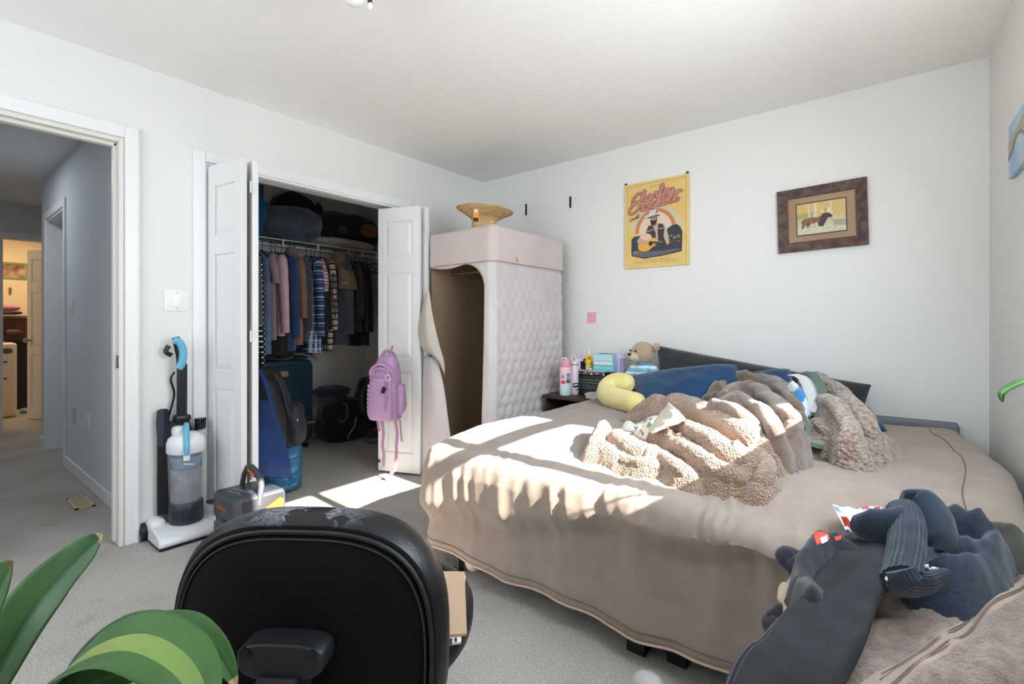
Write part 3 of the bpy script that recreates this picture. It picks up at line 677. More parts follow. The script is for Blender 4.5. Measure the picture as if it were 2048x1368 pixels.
# ================================================================ CLOSET DOORS (two bifold pairs of panelled leaves)
door_m = M('door_paint', (232, 231, 228), 0.42)
def door_leaf(name, parent, A, Bp, z0=0.015, z1=2.0, panels=True, th=0.032, flip=1):
    """panelled leaf standing on the line A-B (plan), with raised panels on its front face"""
    A = Vector((A[0], A[1], 0)); Bp = Vector((Bp[0], Bp[1], 0)); ex = (Bp-A).normalized(); w = (Bp-A).length; nn = Vector((ex.y, -ex.x, 0))*flip
    mb = MB()
    def B3(u0, u1, za, zb, d0, d1):
        vs = []
        for d in (d0, d1):
            for (u, z) in ((u0, za), (u1, za), (u1, zb), (u0, zb)): p = A+ex*u+nn*d; vs.append((p.x, p.y, z))
        mb.add(vs, [(0,1,2,3),(4,7,6,5),(0,4,5,1),(1,5,6,2),(2,6,7,3),(3,7,4,0)])
    rows = [(0.16, 0.76), (0.86, 1.50), (1.61, 1.88)]; s = 0.062
    B3(0, s, z0, z1, -th/2, th/2); B3(w-s, w, z0, z1, -th/2, th/2)
    zz = z0
    for (a, b) in rows: B3(s, w-s, zz, a, -th/2, th/2); zz = b
    B3(s, w-s, zz, z1, -th/2, th/2); B3(s, w-s, z0, z1, -th/2+0.006, th/2-0.009)
    leaf = mb.obj(name, door_m, parent, smooth=False, bevel=0.003)
    for (a, b) in rows:
        pm = MB(); i = 0.006; o = 0.034
        def P(u, z, d): p = A+ex*u+nn*d; return (p.x, p.y, z)
        d0, d1 = th/2-0.009, th/2-0.001
        r0 = [P(s+i, a+i, d0), P(w-s-i, a+i, d0), P(w-s-i, b-i, d0), P(s+i, b-i, d0)]
        r1 = [P(s+o, a+o, d1), P(w-s-o, a+o, d1), P(w-s-o, b-o, d1), P(s+o, b-o, d1)]
        pm.loft([r0, r1], caps=True); pm.obj('raised_panel', door_m, leaf, smooth=False)
    return leaf
def bifold(name, jamb, fold, end, hz):
    d = bpy.data.objects.new(name, None); C.objects.link(d); d.location = (jamb[0], jamb[1], 0); struct(d)
    return d
white_metal = M('white_metal', (222, 222, 220), 0.35, metal=0.0)
d2 = bifold('door_2', (0.0, 1.06), None, None, None)
door_leaf('door_leaf', d2, (0.012, 1.068), (0.318, 1.122), flip=1)
door_leaf('door_leaf', d2, (0.322, 1.178), (-0.03, 1.195), flip=-1)
for z in (0.25, 1.05, 1.85): MB().lathe([(0.005, z-0.03), (0.005, z+0.03)], (0.334, 1.148, 0), 10).obj('hinge', white_metal, d2)
d3 = bifold('door_3', (0.0, 2.42), None, None, None)
door_leaf('door_leaf', d3, (-0.035, 2.232), (0.290, 2.362), flip=1, z1=1.985)
door_leaf('door_leaf', d3, (0.308, 2.412), (-0.02, 2.408), flip=-1, z1=1.985)
for z in (0.25, 1.05, 1.82): MB().lathe([(0.005, z-0.03), (0.005, z+0.03)], (0.311, 2.388, 0), 10).obj('hinge', white_metal, d3)
MB().lathe([(0.003, 0), (0.012, 0.004), (0.012, 0.016), (0.004, 0.02)], (0.0, 0, 0), 14, axis='y').xf(Matrix.Translation((-0.012, 2.205, 0.09))).obj('pivot_knob', nickel_m, d3)

# ================================================================ WIRE SHELF
wire_m = M('white_wire', (226, 226, 224), 0.4)
SX, SZ = -1.12, 1.845
sh = thing('wire_shelf', 'white wire shelf with hanging rod across the open closet', 'shelf', (SX, 2.0, SZ))
yA, yB = KYA+0.005, KYB-0.005
MB().tube([(SX, yA, SZ), (SX, yB, SZ)], 0.0045, 6).obj('front_wire', wire_m, sh); MB().tube([(SX, yA, SZ-0.052), (SX, yB, SZ-0.052)], 0.0055, 6).obj('hanging_rod', wire_m, sh)
MB().tube([(KX+0.01, yA, SZ), (KX+0.01, yB, SZ)], 0.004, 6).obj('rear_wire', wire_m, sh); MB().tube([((SX+KX)/2, yA, SZ-0.004), ((SX+KX)/2, yB, SZ-0.004)], 0.004, 6).obj('middle_wire', wire_m, sh)
k = 0
cross = MB()
y = yA+0.02
while y < yB: cross.tube([(SX, y, SZ+0.003), (KX+0.01, y, SZ+0.003)], 0.0016, 4); y += 0.026
co = cross.obj('cross_wires', wire_m, sh); co['kind'] = 'stuff'
for px in (566, 636, 697, 752): y = onx(px, 500, SX).y; boxo('tie_bar', (SX-0.003, y-0.006, SZ-0.055), (SX+0.005, y+0.006, SZ+0.004), wire_m, sh)
yb = onx(728, 502, SX).y; MB().tube([(SX, yb, SZ-0.01), (KX+0.01, yb-0.02, SZ-0.26)], 0.008, 6).obj('brace', wire_m, sh)

# ---------------------------------------------------------------- hanging clothes
hang_b = M('black_plastic', (20, 20, 22), 0.45); hang_w = M('white_plastic', (220, 220, 220), 0.4)
RODZ = SZ-0.052
def hanger_mesh(y, lean=0.0, hw=0.20):
    mb = MB(); c = Vector((SX, y, RODZ)); pts = []
    for i in range(9): a = radians(-20+i*27.5); pts.append(c+Vector((0.018*sin(a)*1.0, 0, 0.010+0.014*cos(a))))
    pts = [c+Vector((0.016*cos(radians(200-i*25)), 0, 0.003+0.016*sin(radians(200-i*25)))) for i in range(9)]
    pts += [c+Vector((0.004, 0, -0.035)), c+Vector((0, 0, -0.06))]
    mb.tube(pts, 0.0025, 5)
    tri = [c+Vector((0, 0, -0.06)), c+Vector((hw*0.5, 0, -0.085)), c+Vector((hw, 0, -0.135)), c+Vector((hw*0.97, 0, -0.155)), c+Vector((0, 0, -0.16)), c+Vector((-hw*0.97, 0, -0.155)), c+Vector((-hw, 0, -0.135)), c+Vector((-hw*0.5, 0, -0.085)), c+Vector((0, 0, -0.06))]
    mb.tube(tri, 0.0048, 6); return mb
def garment(name, label, cat, y, mat, zb, hw=0.215, th=0.035, sleeve=None, sl_r=0.052, flare=1.0, front=1.0, hmat=None, sleeve_mat=None, group='clothes hanging in the closet', seed=0.0, shoulder=0.0, skew=0.0, zs=None, collar=None):
    """garment on a hanger, shoulders across the closet, so the sleeve nearest the room faces the viewer"""
    t = thing(name, label, cat, (SX, y, RODZ), group)
    hanger_mesh(y).obj('hanger', hmat or hang_b, t)
    zt = RODZ-0.07; rings = []; n = 28; K = 26
    for k in range(K+1):
        f = k/K; z = lerp(zt, zb, f)
        top = smoothstep(0.0, 0.16, f*(zt-zb)/0.6+0.01)
        w = hw*(0.24+0.76*min(1.0, (f*(zt-zb))/0.085)**0.75)*(1+(flare-1)*f)
        t_ = th*(0.45+0.55*min(1.0, f*(zt-zb)/0.15))*(1+0.25*f)
        ring = []
        for j in range(n):
            a = 2*pi*j/n; ca, sa = cos(a), sin(a)
            fx = abs(ca)**0.8*(1 if ca > 0 else -1); fy = abs(sa)**0.9*(1 if sa > 0 else -1)
            wv = 0.30*f*sin(a*5+seed*3+f*1.5)+0.18*noise.noise((ca*3+seed, sa*3, z*4+seed))
            ring.append((SX+w*fx*(1+0.05*wv), y+skew*f+t_*fy*(1+wv)+0.010*sin(ca*4+seed)*f, z+0.008*noise.noise((ca*2, seed, 0))*(1 if k == K else 0)))
        rings.append(ring)
    MB().loft(rings).obj('body', mat, t)
    if sleeve:
        for sg in (1, -1):
            p0 = Vector((SX+sg*(hw-0.035), y-0.005, RODZ-0.125+shoulder)); x1 = SX+sg*(hw+0.035); L = sleeve
            pts = spline([p0, (SX+sg*(hw+0.012), y-0.012, p0.z-0.10), (x1, y-0.010+skew*0.4, p0.z-L*0.5), (SX+sg*(hw+0.028), y+0.004+skew*0.8, p0.z-L)], 20)
            rad = [sl_r*(0.75+0.35*min(1, i/3))*(1-0.30*(i/19)) *(1+0.07*noise.noise((i*0.6, seed, sg))) for i in range(20)]
            MB().tube(pts, rad, 14, flat=((0, 1, 0), 0.62)).obj('sleeve', sleeve_mat or mat, t)
    return t
def fab(name, c, c2=None, **kw): return M(name, c, 0.9, col2=c2, nscale=kw.pop('ns', 14), bump=kw.pop('bump', 0.25), bscale=kw.pop('bs', 260), sheen=0.25, **kw)
sage = fab('sage_knit', (98, 106, 94), (86, 94, 82)); pinkf = fab('pink_cotton', (206, 170, 180), (198, 160, 170)); mauve = fab('mauve_crepe', (166, 138, 144), (150, 122, 130))
royal = fab('royal_fleece', (36, 64, 118), (30, 54, 104)); tanw = fab('tan_wool', (142, 108, 84), (124, 92, 70)); charc = fab('charcoal_twill', (66, 69, 78), (58, 61, 70))
blackf = fab('black_cloth', (16, 17, 22), (12, 12, 16)); olive = fab('olive_cloth', (58, 56, 50), (44, 42, 40)); whitef = fab('white_cloth', (196, 196, 204)); brownskirt = fab('dark_brown_cloth', (34, 26, 26), (28, 22, 22))
denim = fab('faded_denim', (104, 132, 168), (86, 112, 150)); quilt = fab('slate_quilt', (78, 84, 96), (68, 74, 86), bs=24, bump=0.5, stretch=(1, 1, 6)) ; camel = fab('camel_twill', (138, 114, 88), (124, 100, 76))
blue_plaid = plaid('blue_plaid', (38, 84, 140), [('z', 0.075, 0.0, 0.30, (24, 40, 74), 0.75), ('u', 0.062, 0.0, 0.28, (24, 40, 74), 0.6), ('z', 0.075, 0.03, 0.12, (206, 210, 214), 0.85), ('u', 0.062, 0.03, 0.13, (206, 210, 214), 0.8), ('z', 0.075, 0.055, 0.07, (196, 170, 170), 0.7)])
red_plaid = plaid('red_plaid', (206, 190, 186), [('z', 0.03, 0, 0.4, (168, 62, 74), 0.8), ('u', 0.03, 0, 0.4, (168, 62, 74), 0.7)])
cream_plaid = plaid('cream_plaid', (206, 192, 166), [('z', 0.055, 0, 0.32, (30, 28, 34), 0.92), ('u', 0.05, 0, 0.30, (30, 28, 34), 0.8), ('z', 0.055, 0.028, 0.12, (140, 108, 70), 0.8)])
dots = bpy.data.materials.new('polka_dots'); dots.use_nodes = True
def _dots(m):
    nt = m.node_tree; b = nt.nodes['Principled BSDF']; b.inputs['Roughness'].default_value = 0.85
    tc = nt.nodes.new('ShaderNodeTexCoord'); sp = nt.nodes.new('ShaderNodeSeparateXYZ'); nt.links.new(tc.outputs['Object'], sp.inputs[0])
    u = mnode(nt, 'SUBTRACT', sp.outputs[0], sp.outputs[1]); z = sp.outputs[2]; P = 0.042
    def cellf(off):
        a = mnode(nt, 'SUBTRACT', mnode(nt, 'FRACT', mnode(nt, 'DIVIDE', mnode(nt, 'ADD', u, 20+off), P)), 0.5); c = mnode(nt, 'SUBTRACT', mnode(nt, 'FRACT', mnode(nt, 'DIVIDE', mnode(nt, 'ADD', z, 20+off), P)), 0.5)
        return mnode(nt, 'LESS_THAN', mnode(nt, 'ADD', mnode(nt, 'MULTIPLY', a, a), mnode(nt, 'MULTIPLY', c, c)), 0.024)
    k = mnode(nt, 'MAXIMUM', cellf(0.0), cellf(P/2)); mx = nt.nodes.new('ShaderNodeMix'); mx.data_type = 'RGBA'; mx.inputs[6].default_value = lin((17, 19, 34)); mx.inputs[7].default_value = lin((228, 230, 234))
    nt.links.new(k, mx.inputs[0]); nt.links.new(mx.outputs[2], b.inputs['Base Color'])
_dots(dots)
def gy(px): return onx(px, 560, SX+0.20).y
def gz(px, py): return onx(px, py, SX+0.20).z
garment('sweater', 'sage green knit sweater at the near end of the closet rod', 'sweater', gy(512), sage, gz(520, 660), sleeve=0.56, th=0.04, seed=1)
garment('dress', 'long navy dress with white polka dots on the closet rod', 'dress', gy(522), dots, gz(525, 745), th=0.05, flare=1.12, seed=2)
garment('denim_shirt', 'faded blue denim shirt between the polka dot dress and the mauve blouse', 'shirt', gy(536), denim, gz(545, 708), th=0.03, flare=1.05, seed=3)
garment('blouse', 'mauve short sleeved blouse on the closet rod beside the pink shirt', 'blouse', gy(546), mauve, gz(552, 680), sleeve=0.22, th=0.03, seed=4)
garment('shirt', 'pale pink long sleeved shirt on a black hanger', 'shirt', gy(565), pinkf, gz(565, 672), sleeve=0.62, sl_r=0.058, th=0.04, seed=5, hmat=hang_b)
garment('skirt_dress', 'dark brown dress whose hem shows below the pink shirt', 'dress', gy(573), brownskirt, gz(565, 712), hw=0.20, th=0.025, flare=1.1, seed=6)
garment('robe', 'royal blue fleece robe behind the pink shirt', 'robe', gy(586), royal, gz(585, 702), sleeve=0.66, sl_r=0.055, th=0.04, seed=7)
t = garment('coat', 'tan coat with a brown fur collar on the closet rod', 'coat', gy(602), tanw, gz(598, 690), sleeve=0.50, th=0.04, seed=8)
MB().sphere((SX+0.05, gy(600), RODZ-0.085), (0.10, 0.055, 0.075), 26, 18, lambda d: 1+0.16*noise.noise(d*7)).obj('fur_collar', M('brown_fur', (150, 114, 88), 0.98, col2=(108, 78, 60), nscale=40, bump=1.0, bscale=180, sheen=0.5), t)['label'] = 'brown fur collar'
garment('jacket', 'charcoal twill jacket left of the blue plaid shirt', 'jacket', gy(611), charc, gz(605, 684), sleeve=0.60, sl_r=0.062, th=0.045, seed=9)
garment('plaid_shirt', 'blue and white plaid flannel shirt in the middle of the closet rod', 'shirt', gy(636), blue_plaid, gz(632, 706), sleeve=0.66, sl_r=0.058, th=0.04, seed=10)
garment('plaid_shirt', 'red and white checked shirt peeping out beside the blue plaid shirt', 'shirt', gy(645), red_plaid, gz(640, 660), sleeve=0.26, th=0.02, seed=11)
garment('shirt', 'plain black shirt right of the blue plaid shirt', 'shirt', gy(652), blackf, gz(648, 690), sleeve=0.60, sl_r=0.045, th=0.025, seed=12)
garment('plaid_shirt', 'cream and black plaid flannel shirt beside the quilted jacket', 'shirt', gy(664), cream_plaid, gz(664, 702), sleeve=0.60, sl_r=0.045, th=0.04, seed=13)
t = garment('quilted_jacket', 'slate grey quilted jacket with a camel yoke and hood', 'jacket', gy(692), quilt, gz(695, 690), sleeve=0.64, sl_r=0.075, th=0.055, seed=14)
ym = MB(); yy = gy(692)
ym.loft([[(SX+0.235+r*0.052*cos(a)+dx, yy-0.012+0.050*r*sin(a), z) for a in [2*pi*j/16 for j in range(16)]] for (z, r, dx) in ((RODZ-0.10, 0.25, -0.09), (RODZ-0.125, 0.9, -0.06), (RODZ-0.20, 1.35, -0.012), (RODZ-0.30, 1.60, 0.008), (RODZ-0.36, 1.62, 0.012))])
yo = ym.obj('yoke', camel, t); yo['label'] = 'camel coloured yoke over the sleeve'
for i in range(5): boxo('badge_letter', (SX+0.285+i*0.0012, yy-0.085+i*0.012, RODZ-0.318+i*0.003), (SX+0.312, yy-0.078+i*0.012, RODZ-0.308+i*0.003), M('badge_white', (226, 220, 214), 0.6), yo)
MB().sphere((SX+0.10, yy-0.02, RODZ-0.10), (0.11, 0.05, 0.09), 20, 14, lambda d: 1+0.1*noise.noise(d*3)).obj('hood', camel, t)
garment('shirt', 'white shirt showing as a thin slip beside the quilted jacket', 'shirt', gy(704), whitef, gz(700, 640), hw=0.19, th=0.015, seed=15)
garment('jacket', 'olive jacket near the far end of the hanging clothes', 'jacket', gy(716), olive, gz(716, 664), sleeve=0.50, sl_r=0.055, th=0.045, seed=16)
garment('coat', 'black coat at the far end of the hanging clothes', 'coat', gy(734), blackf, gz(728, 692), sleeve=0.62, sl_r=0.055, th=0.04, seed=17)
for i, (px, lab) in enumerate(((716, 'empty black hanger next to the black coat'), (748, 'empty black hanger near the closet door pair with the pink backpack'))):
    y = onx(px, 520, SX).y; tag(hanger_mesh(0, hw=0.19).xf(Matrix.Translation((SX, y, RODZ)) @ Matrix.Rotation(radians(30+15*i), 4, 'Z') @ Matrix.Translation((-SX, 0, -RODZ))).obj('clothes_hanger', hang_b), lab, 'hanger', 'empty hangers')

# ---------------------------------------------------------------- on the shelf
blue_box = M('blue_fabric_box', (12, 72, 110), 0.7, bump=0.2)
bb = thing('storage_box', 'teal blue storage box at the near end of the closet shelf', 'box', (-1.30, 1.5, SZ+0.005))
yb1 = onx(529, 420, SX).y
MB().rbox((-1.30, yb1-0.26, SZ+0.235), (0.36, 0.52, 0.45), 0.012).obj('body', blue_box, bb)
MB().rbox((-1.12, yb1+0.008, SZ+0.22), (0.012, 0.045, 0.16), 0.004).obj('flap', blue_box, bb)
def lump(name, label, cat, c, r, mat, amp=0.14, fr=2.2, seed=0.0, sq=2.6, nu=44, nv=30, flat_bottom=True, group=None, parent=None):
    c = Vector(c); r = Vector(r)
    def fn(d):
        e = (abs(d.x)**sq+abs(d.y)**sq+abs(d.z)**sq)**(-1/sq)
        return e*(1+amp*(noise.noise(d*fr+Vector((seed, 0, 0)))+0.5*(0.4-abs(noise.noise(d*fr*2.3+Vector((0, seed, 0))))))) 
    mb = MB().sphere(c, r, nu, nv, fn)
    if flat_bottom: mb.v = [(x, y, max(z, c.z-r.z)) for (x, y, z) in mb.v]
    o = mb.obj(name, mat, parent)
    if label: tag(o, label, cat, group)
    return o
slate = fab('slate_jersey', (62, 68, 82), (52, 58, 72))
lump('folded_quilt', 'slate grey folded quilt bulging over the front of the closet shelf', 'quilt', (-1.22, onx(590, 450, SX).y, SZ+0.16), (0.20, 0.27, 0.155), slate, 0.16, 1.8, 4)
bk = lump('duffel_bag', 'black duffel bag with a white strap on top of the closet shelf', 'bag', (-1.42, onx(600, 400, -1.4).y, SZ+0.26), (0.13, 0.26, 0.255), blackf, 0.12, 1.8, 9)
MB().tube(spline([(-1.285, onx(604, 385, -1.28).y, onx(604, 385, -1.28).z), (-1.27, onx(622, 397, -1.27).y, onx(622, 397, -1.27).z), (-1.27, onx(633, 408, -1.27).y, onx(633, 408, -1.27).z)], 12), 0.016, 8, flat=((1, 0, 0), 0.3)).obj('strap', M('pale_strap', (150, 148, 150), 0.7), bk)['label'] = 'pale strap'
lump('travel_bag', 'black bag with a grey emblem lying on the far part of the closet shelf', 'bag', (-1.33, onx(700, 440, -1.25).y, SZ+0.22), (0.19, 0.36, 0.16), blackf, 0.12, 1.6, 14)
pe = onx(688, 458, -1.125); MB().sphere((pe.x-0.02, pe.y, pe.z), (0.012, 0.05, 0.04), 14, 10).obj('emblem', fab('grey_emblem', (52, 54, 62)), bpy.data.objects['travel_bag'])
pe = onx(738, 462, -1.14); lump('rust_cap', 'rust orange cap on the black bag at the far end of the closet shelf', 'cap', (pe.x, pe.y, pe.z), (0.05, 0.085, 0.06), fab('rust_cloth', (120, 62, 30)), 0.1, 2, 3)
lump('fleece_throw', 'cream fleece throw folded flat under the black bag on the closet shelf', 'blanket', (-1.24, onx(700, 478, SX).y, SZ+0.055), (0.135, 0.33, 0.050), M('cream_fleece', (196, 184, 164), 0.95, col2=(170, 158, 140), nscale=60, bump=0.8, bscale=150, sheen=0.4), 0.12, 3, 6)

# ---------------------------------------------------------------- on the closet floor
case_m = M('teal_case', (30, 60, 76), 0.38); cognac = M('cognac_leather', (164, 112, 84), 0.55)
fl_ = onz(568, 893, 0.0); fr_ = onz(634, 890, 0.0)
def suitcase():
    A = onx(516, 893, -1.10); A = Vector((-1.12, 1.80, 0)); Bq = Vector((-1.13, 2.315, 0)); s = thing('suitcase', 'dark teal ribbed hard suitcase standing in the closet', 'suitcase', (-1.25, 2.06, 0))
    ex = (Bq-A).normalized(); nn = Vector((ex.y, -ex.x, 0)); w = (Bq-A).length; z0, z1 = 0.055, 0.80; D = 0.27
    # body as lofted rounded rectangles from front to back
    def rr(inset, d, r=0.07, n=7):
        pts = []
        for (cx, cz, a0) in ((w-inset-r, z1-inset-r, 0), (inset+r, z1-inset-r, pi/2), (inset+r, z0+inset+r, pi), (w-inset-r, z0+inset+r, 1.5*pi)):
            for i in range(n): a = a0+(pi/2)*i/(n-1); p = A+ex*(cx+r*cos(a))-nn*d; pts.append((p.x, p.y, cz+r*sin(a)))
        return pts
    MB().loft([rr(0.03, 0.0), rr(0.01, 0.006), rr(0.0, 0.025), rr(0.0, D-0.02), rr(0.02, D)]).obj('shell', case_m, s)
    nr = 25
    for i in range(nr):
        z = z0+0.045+i*(z1-z0-0.09)/(nr-1); e = 0.03 if 1 < i < nr-2 else 0.05
        p = A+ex*e; q = A+ex*(w-e); off = nn*0.001
        MB().tube([p+off-nn*0.02+Vector((0,0,z)), p+ex*0.012+off*4+Vector((0,0,z)), q-ex*0.012+off*4+Vector((0,0,z)), q+off-nn*0.02+Vector((0,0,z))], 0.0085, 6).obj('rib', case_m, s)
    for (zz, l) in ((0.23, 1), ):
        p = A+ex*0.02; q = A+ex*(w+0.001); MB().tube([p+nn*0.010+Vector((0,0,zz)), q+nn*0.010+Vector((0,0,zz+0.0)), q-nn*0.10+Vector((0,0,zz))], 0.011, 6).obj('strap', cognac, s)['label'] = 'cognac leather strap'
    c = A+ex*w*0.44+nn*0.010; MB().rbox((c.x, c.y, 0.685), (0.012, 0.085, 0.05), 0.004).obj('name_patch', cognac, s)['label'] = 'cognac leather patch'
    for (u, d) in ((0.07, 0.05), (w-0.05, 0.05), (0.07, D-0.05), (w-0.05, D-0.05)):
        p = A+ex*u-nn*d; MB().lathe([(0.004, -0.014), (0.026, -0.012), (0.027, 0.012), (0.004, 0.014)], (0, 0, 0), 16, axis='y').xf(Matrix.Translation((p.x, p.y, 0.028))).obj('wheel', hang_b, s)
        MB().rbox((p.x, p.y, 0.058), (0.05, 0.05, 0.026), 0.008).obj('wheel_mount', cognac, s)
    return s
suitcase()
pc = Vector((-1.20, 2.17, 0.80))
lump('cap_pile', 'black cap on top of the suitcase', 'cap', (-1.21, 2.02, 0.855), (0.12, 0.13, 0.053), blackf, 0.15, 2, 21)
cp = thing('cap', 'black baseball cap with a grey brim perched on the suitcase corner', 'cap', (-1.16, 2.22, 0.80))
lump('crown', None, None, (-1.19, 2.21, 0.862), (0.10, 0.11, 0.060), blackf, 0.05, 2, 31, parent=None).parent = cp
bpy.data.objects['crown'].matrix_parent_inverse = Matrix.Translation(-cp.location)
sheetpatch([[(-1.12, 2.12, 0.865), (-1.06, 2.17, 0.86), (-1.05, 2.22, 0.845), (-1.09, 2.29, 0.83)], [(-1.09, 2.10, 0.855), (-1.02, 2.16, 0.845), (-1.0, 2.25, 0.815), (-1.06, 2.33, 0.80)]], 'brim', fab('grey_brim', (112, 108, 106)), cp, 0.008)
lump('garment_bag', 'black sports bag on the closet floor right of the suitcase', 'bag', (-1.16, 2.62, 0.21), (0.17, 0.24, 0.21), blackf, 0.16, 2, 41)
lump('duffel', 'navy holdall lying on top of the black sports bag in the closet', 'bag', (-1.24, 2.56, 0.47), (0.15, 0.16, 0.055), fab('navy_cloth', (32, 38, 60)), 0.12, 2, 43)
bgo = bpy.data.objects['garment_bag']
MB().tube(spline([(-0.995, 2.52, 0.39), (-0.965, 2.55, 0.36), (-0.97, 2.545, 0.25), (-0.99, 2.50, 0.215), (-0.995, 2.47, 0.24)], 20), 0.006, 6).obj('carry_loop', fab('grey_webbing', (96, 98, 108)), bgo)
MB().tube(spline([(-0.985, 2.66, 0.24), (-0.975, 2.63, 0.15), (-0.98, 2.58, 0.09), (-0.985, 2.57, 0.05)], 20), 0.006, 6).obj('zip', M('pale_zip', (150, 150, 156), 0.5), bgo)
lump('clothes_heap', 'heap of black clothes against the far end of the closet', 'clothes', (-1.05, 2.92, 0.30), (0.22, 0.16, 0.30), blackf, 0.22, 2.2, 47)
lump('folded_shirt', 'plum folded shirt at the bottom of the black clothes heap', 'clothes', (-0.86, 2.84, 0.085), (0.06, 0.13, 0.045), fab('plum_cloth', (62, 40, 50)), 0.15, 2.5, 53)
lump('folded_towel', 'taupe folded towel on the carpet under the plum shirt', 'towel', (-0.85, 2.84, 0.022), (0.08, 0.15, 0.022), fab('taupe_cloth', (128, 116, 106)), 0.10, 2.5, 59)
# ================================================================ FABRIC WARDROBE
beige_q = M('quilted_cover', (212, 204, 202), 0.9, col2=(206, 198, 196), nscale=6, bump=0.2, bscale=380, sheen=0.2)
inner_m = M('wardrobe_lining', (150, 126, 100), 0.9, bump=0.3, bscale=30, btype='wave')
rod_m = M('brown_rod', (96, 82, 66), 0.5)
WX0, WX1, WY0_, WY1_, WTOP = 0.335, 0.945, 2.425, 3.24, 1.775
wr = thing('fabric_wardrobe', 'beige quilted fabric wardrobe with an open arched front beside the closet', 'wardrobe', ((WX0+WX1)/2, 2.83, 0))
def quilt_d(a, z):
    s = 0.085; best = 9; 
    i0 = int(z/(s*0.866))
    for i in (i0-1, i0, i0+1, i0+2):
        off = 0.5*s*(i % 2); j0 = round((a-off)/s)
        for j in (j0-1, j0, j0+1):
            d = math.hypot(a-off-j*s, z-i*s*0.866); best = min(best, d)
    return 0.010*(1-min(1.0, best/(s*0.56))**2.2)
def side_fn(u, v):
    y = lerp(WY0_+0.03, WY1_, u); z = lerp(0.0, WTOP-0.24, v)
    return (WX1+quilt_d(y, z)*(0.55+0.45*smoothstep(1.4, 0.8, z))+0.006*noise.noise((y*3, z*2, 4)), y, z)
MB().grid(side_fn, 100, 180).obj('side_panel', beige_q, wr)
MB().grid(lambda u, v: (WX0+0.0, lerp(WY0_, WY1_, u), lerp(0, WTOP-0.02, v)), 4, 4).obj('side_panel', inner_m, wr)
MB().grid(lambda u, v: (lerp(WX0, WX1, u), WY1_+0.006*sin(u*20), lerp(0, WTOP-0.02, v)), 20, 4).obj('back_panel', inner_m, wr)
MB().grid(lambda u, v: (WX1-0.006, lerp(WY0_+0.03, WY1_, u)+0.0, lerp(0, WTOP-0.02, v)), 20, 4).obj('side_lining', inner_m, wr)
boxo('floor_panel', (WX0, WY0_, 0.06), (WX1-0.01, WY1_, 0.075), inner_m, wr)
# top band with rounded corner and gently domed lid
def bandpt(t):
    r = 0.05
    L = [(WX0, WY0_), (WX1, WY0_), (WX1, WY1_)]
    if t < 0.45: return lerp(WX0, WX1-r, t/0.45), WY0_, 0, -1
    if t < 0.55: a = -pi/2+(t-0.45)/0.1*pi/2; return WX1-r+r*cos(a), WY0_+r+r*sin(a), cos(a), sin(a)
    return WX1, lerp(WY0_+r, WY1_, (t-0.55)/0.45), 1, 0
rings = []
for (z, o) in ((WTOP-0.245, 0.004), (WTOP-0.235, 0.014), (WTOP-0.12, 0.012), (WTOP-0.02, 0.010), (WTOP-0.004, 0.002), (WTOP, -0.02), (WTOP+0.002, -0.12), (WTOP+0.002, -0.28)):
    ring = []
    for i in range(81):
        x, y, nx, ny = bandpt(i/80); w = 0.004*noise.noise((x*6, y*6, z*4)); k = o+w if o > -0.01 else o
        ring.append((x+nx*k, y+ny*k, z+(0.01*sin(pi*i/80) if o < 0.001 else 0)))
    rings.append(ring)
MB().loft(rings, caps=False, closed=False).obj('top_band', M('band_cover', (212, 197, 192), 0.9, col2=(204, 189, 183), nscale=5, bump=0.2, bscale=300, sheen=0.2), wr)
boxo('top_cover', (WX0+0.01, WY0_+0.05, WTOP-0.015), (WX1-0.05, WY1_-0.01, WTOP-0.001), beige_q, wr)
MB().tube([(bandpt(i/80)[0]+bandpt(i/80)[2]*0.014, bandpt(i/80)[1]+bandpt(i/80)[3]*0.014, WTOP-0.24) for i in range(81)], 0.003, 5).obj('band_seam', M('seam_beige', (176, 156, 146), 0.9), wr)
# arched front: strips between the outer edge and the arch
ax0, ax1, az = 0.345, 0.872, 1.555
def archpt(t):
    """arch edge from the lower right corner, up, over and along the top to the left"""
    if t < 0.5: return (lerp(0.842, ax1, smoothstep(0, 0.5, t)), lerp(0.06, az-0.20, t/0.5))
    if t < 0.8: a = (t-0.5)/0.3*pi/2; return (ax1-0.20+0.20*cos(a), az-0.20+0.20*sin(a)-0.02*(a/(pi/2)))
    return (lerp(ax1-0.20, WX0-0.0, (t-0.8)/0.2), az-0.02-0.02*sin((t-0.8)/0.2*pi))
def outpt(t):
    if t < 0.5: return (WX1+0.004, lerp(0.06, az-0.15, t/0.5))
    if t < 0.8: q = (t-0.5)/0.3; return (lerp(WX1+0.004, WX1-0.22, max(0, q-0.5)*2), lerp(az-0.15, WTOP-0.2, min(1, q*2)))
    return (lerp(WX1-0.22, WX0, (t-0.8)/0.2), WTOP-0.2)
def front(u, v):
    a = archpt(u); b = outpt(u); x = lerp(a[0], b[0], v); z = lerp(a[1], b[1], v); return (x, WY0_-0.004+0.045*smoothstep(WX1-0.05, WX1+0.004, x)**2+0.006*noise.noise((x*8, z*8, 2)), z)
fo = MB().grid(front, 80, 8).obj('front_panel', beige_q, wr); sm = fo.modifiers.new('thick', 'SOLIDIFY'); sm.thickness = 0.006
MB().tube([(archpt(i/60)[0], WY0_-0.004, archpt(i/60)[1]) for i in range(61)], 0.006, 6).obj('arch_piping', M('piping_beige', (196, 180, 168), 0.8), wr)
MB().tube([(WX0, WY0_+0.20, 1.50), (WX1, WY0_+0.20, 1.50)], 0.012, 10).obj('rail', rod_m, wr)
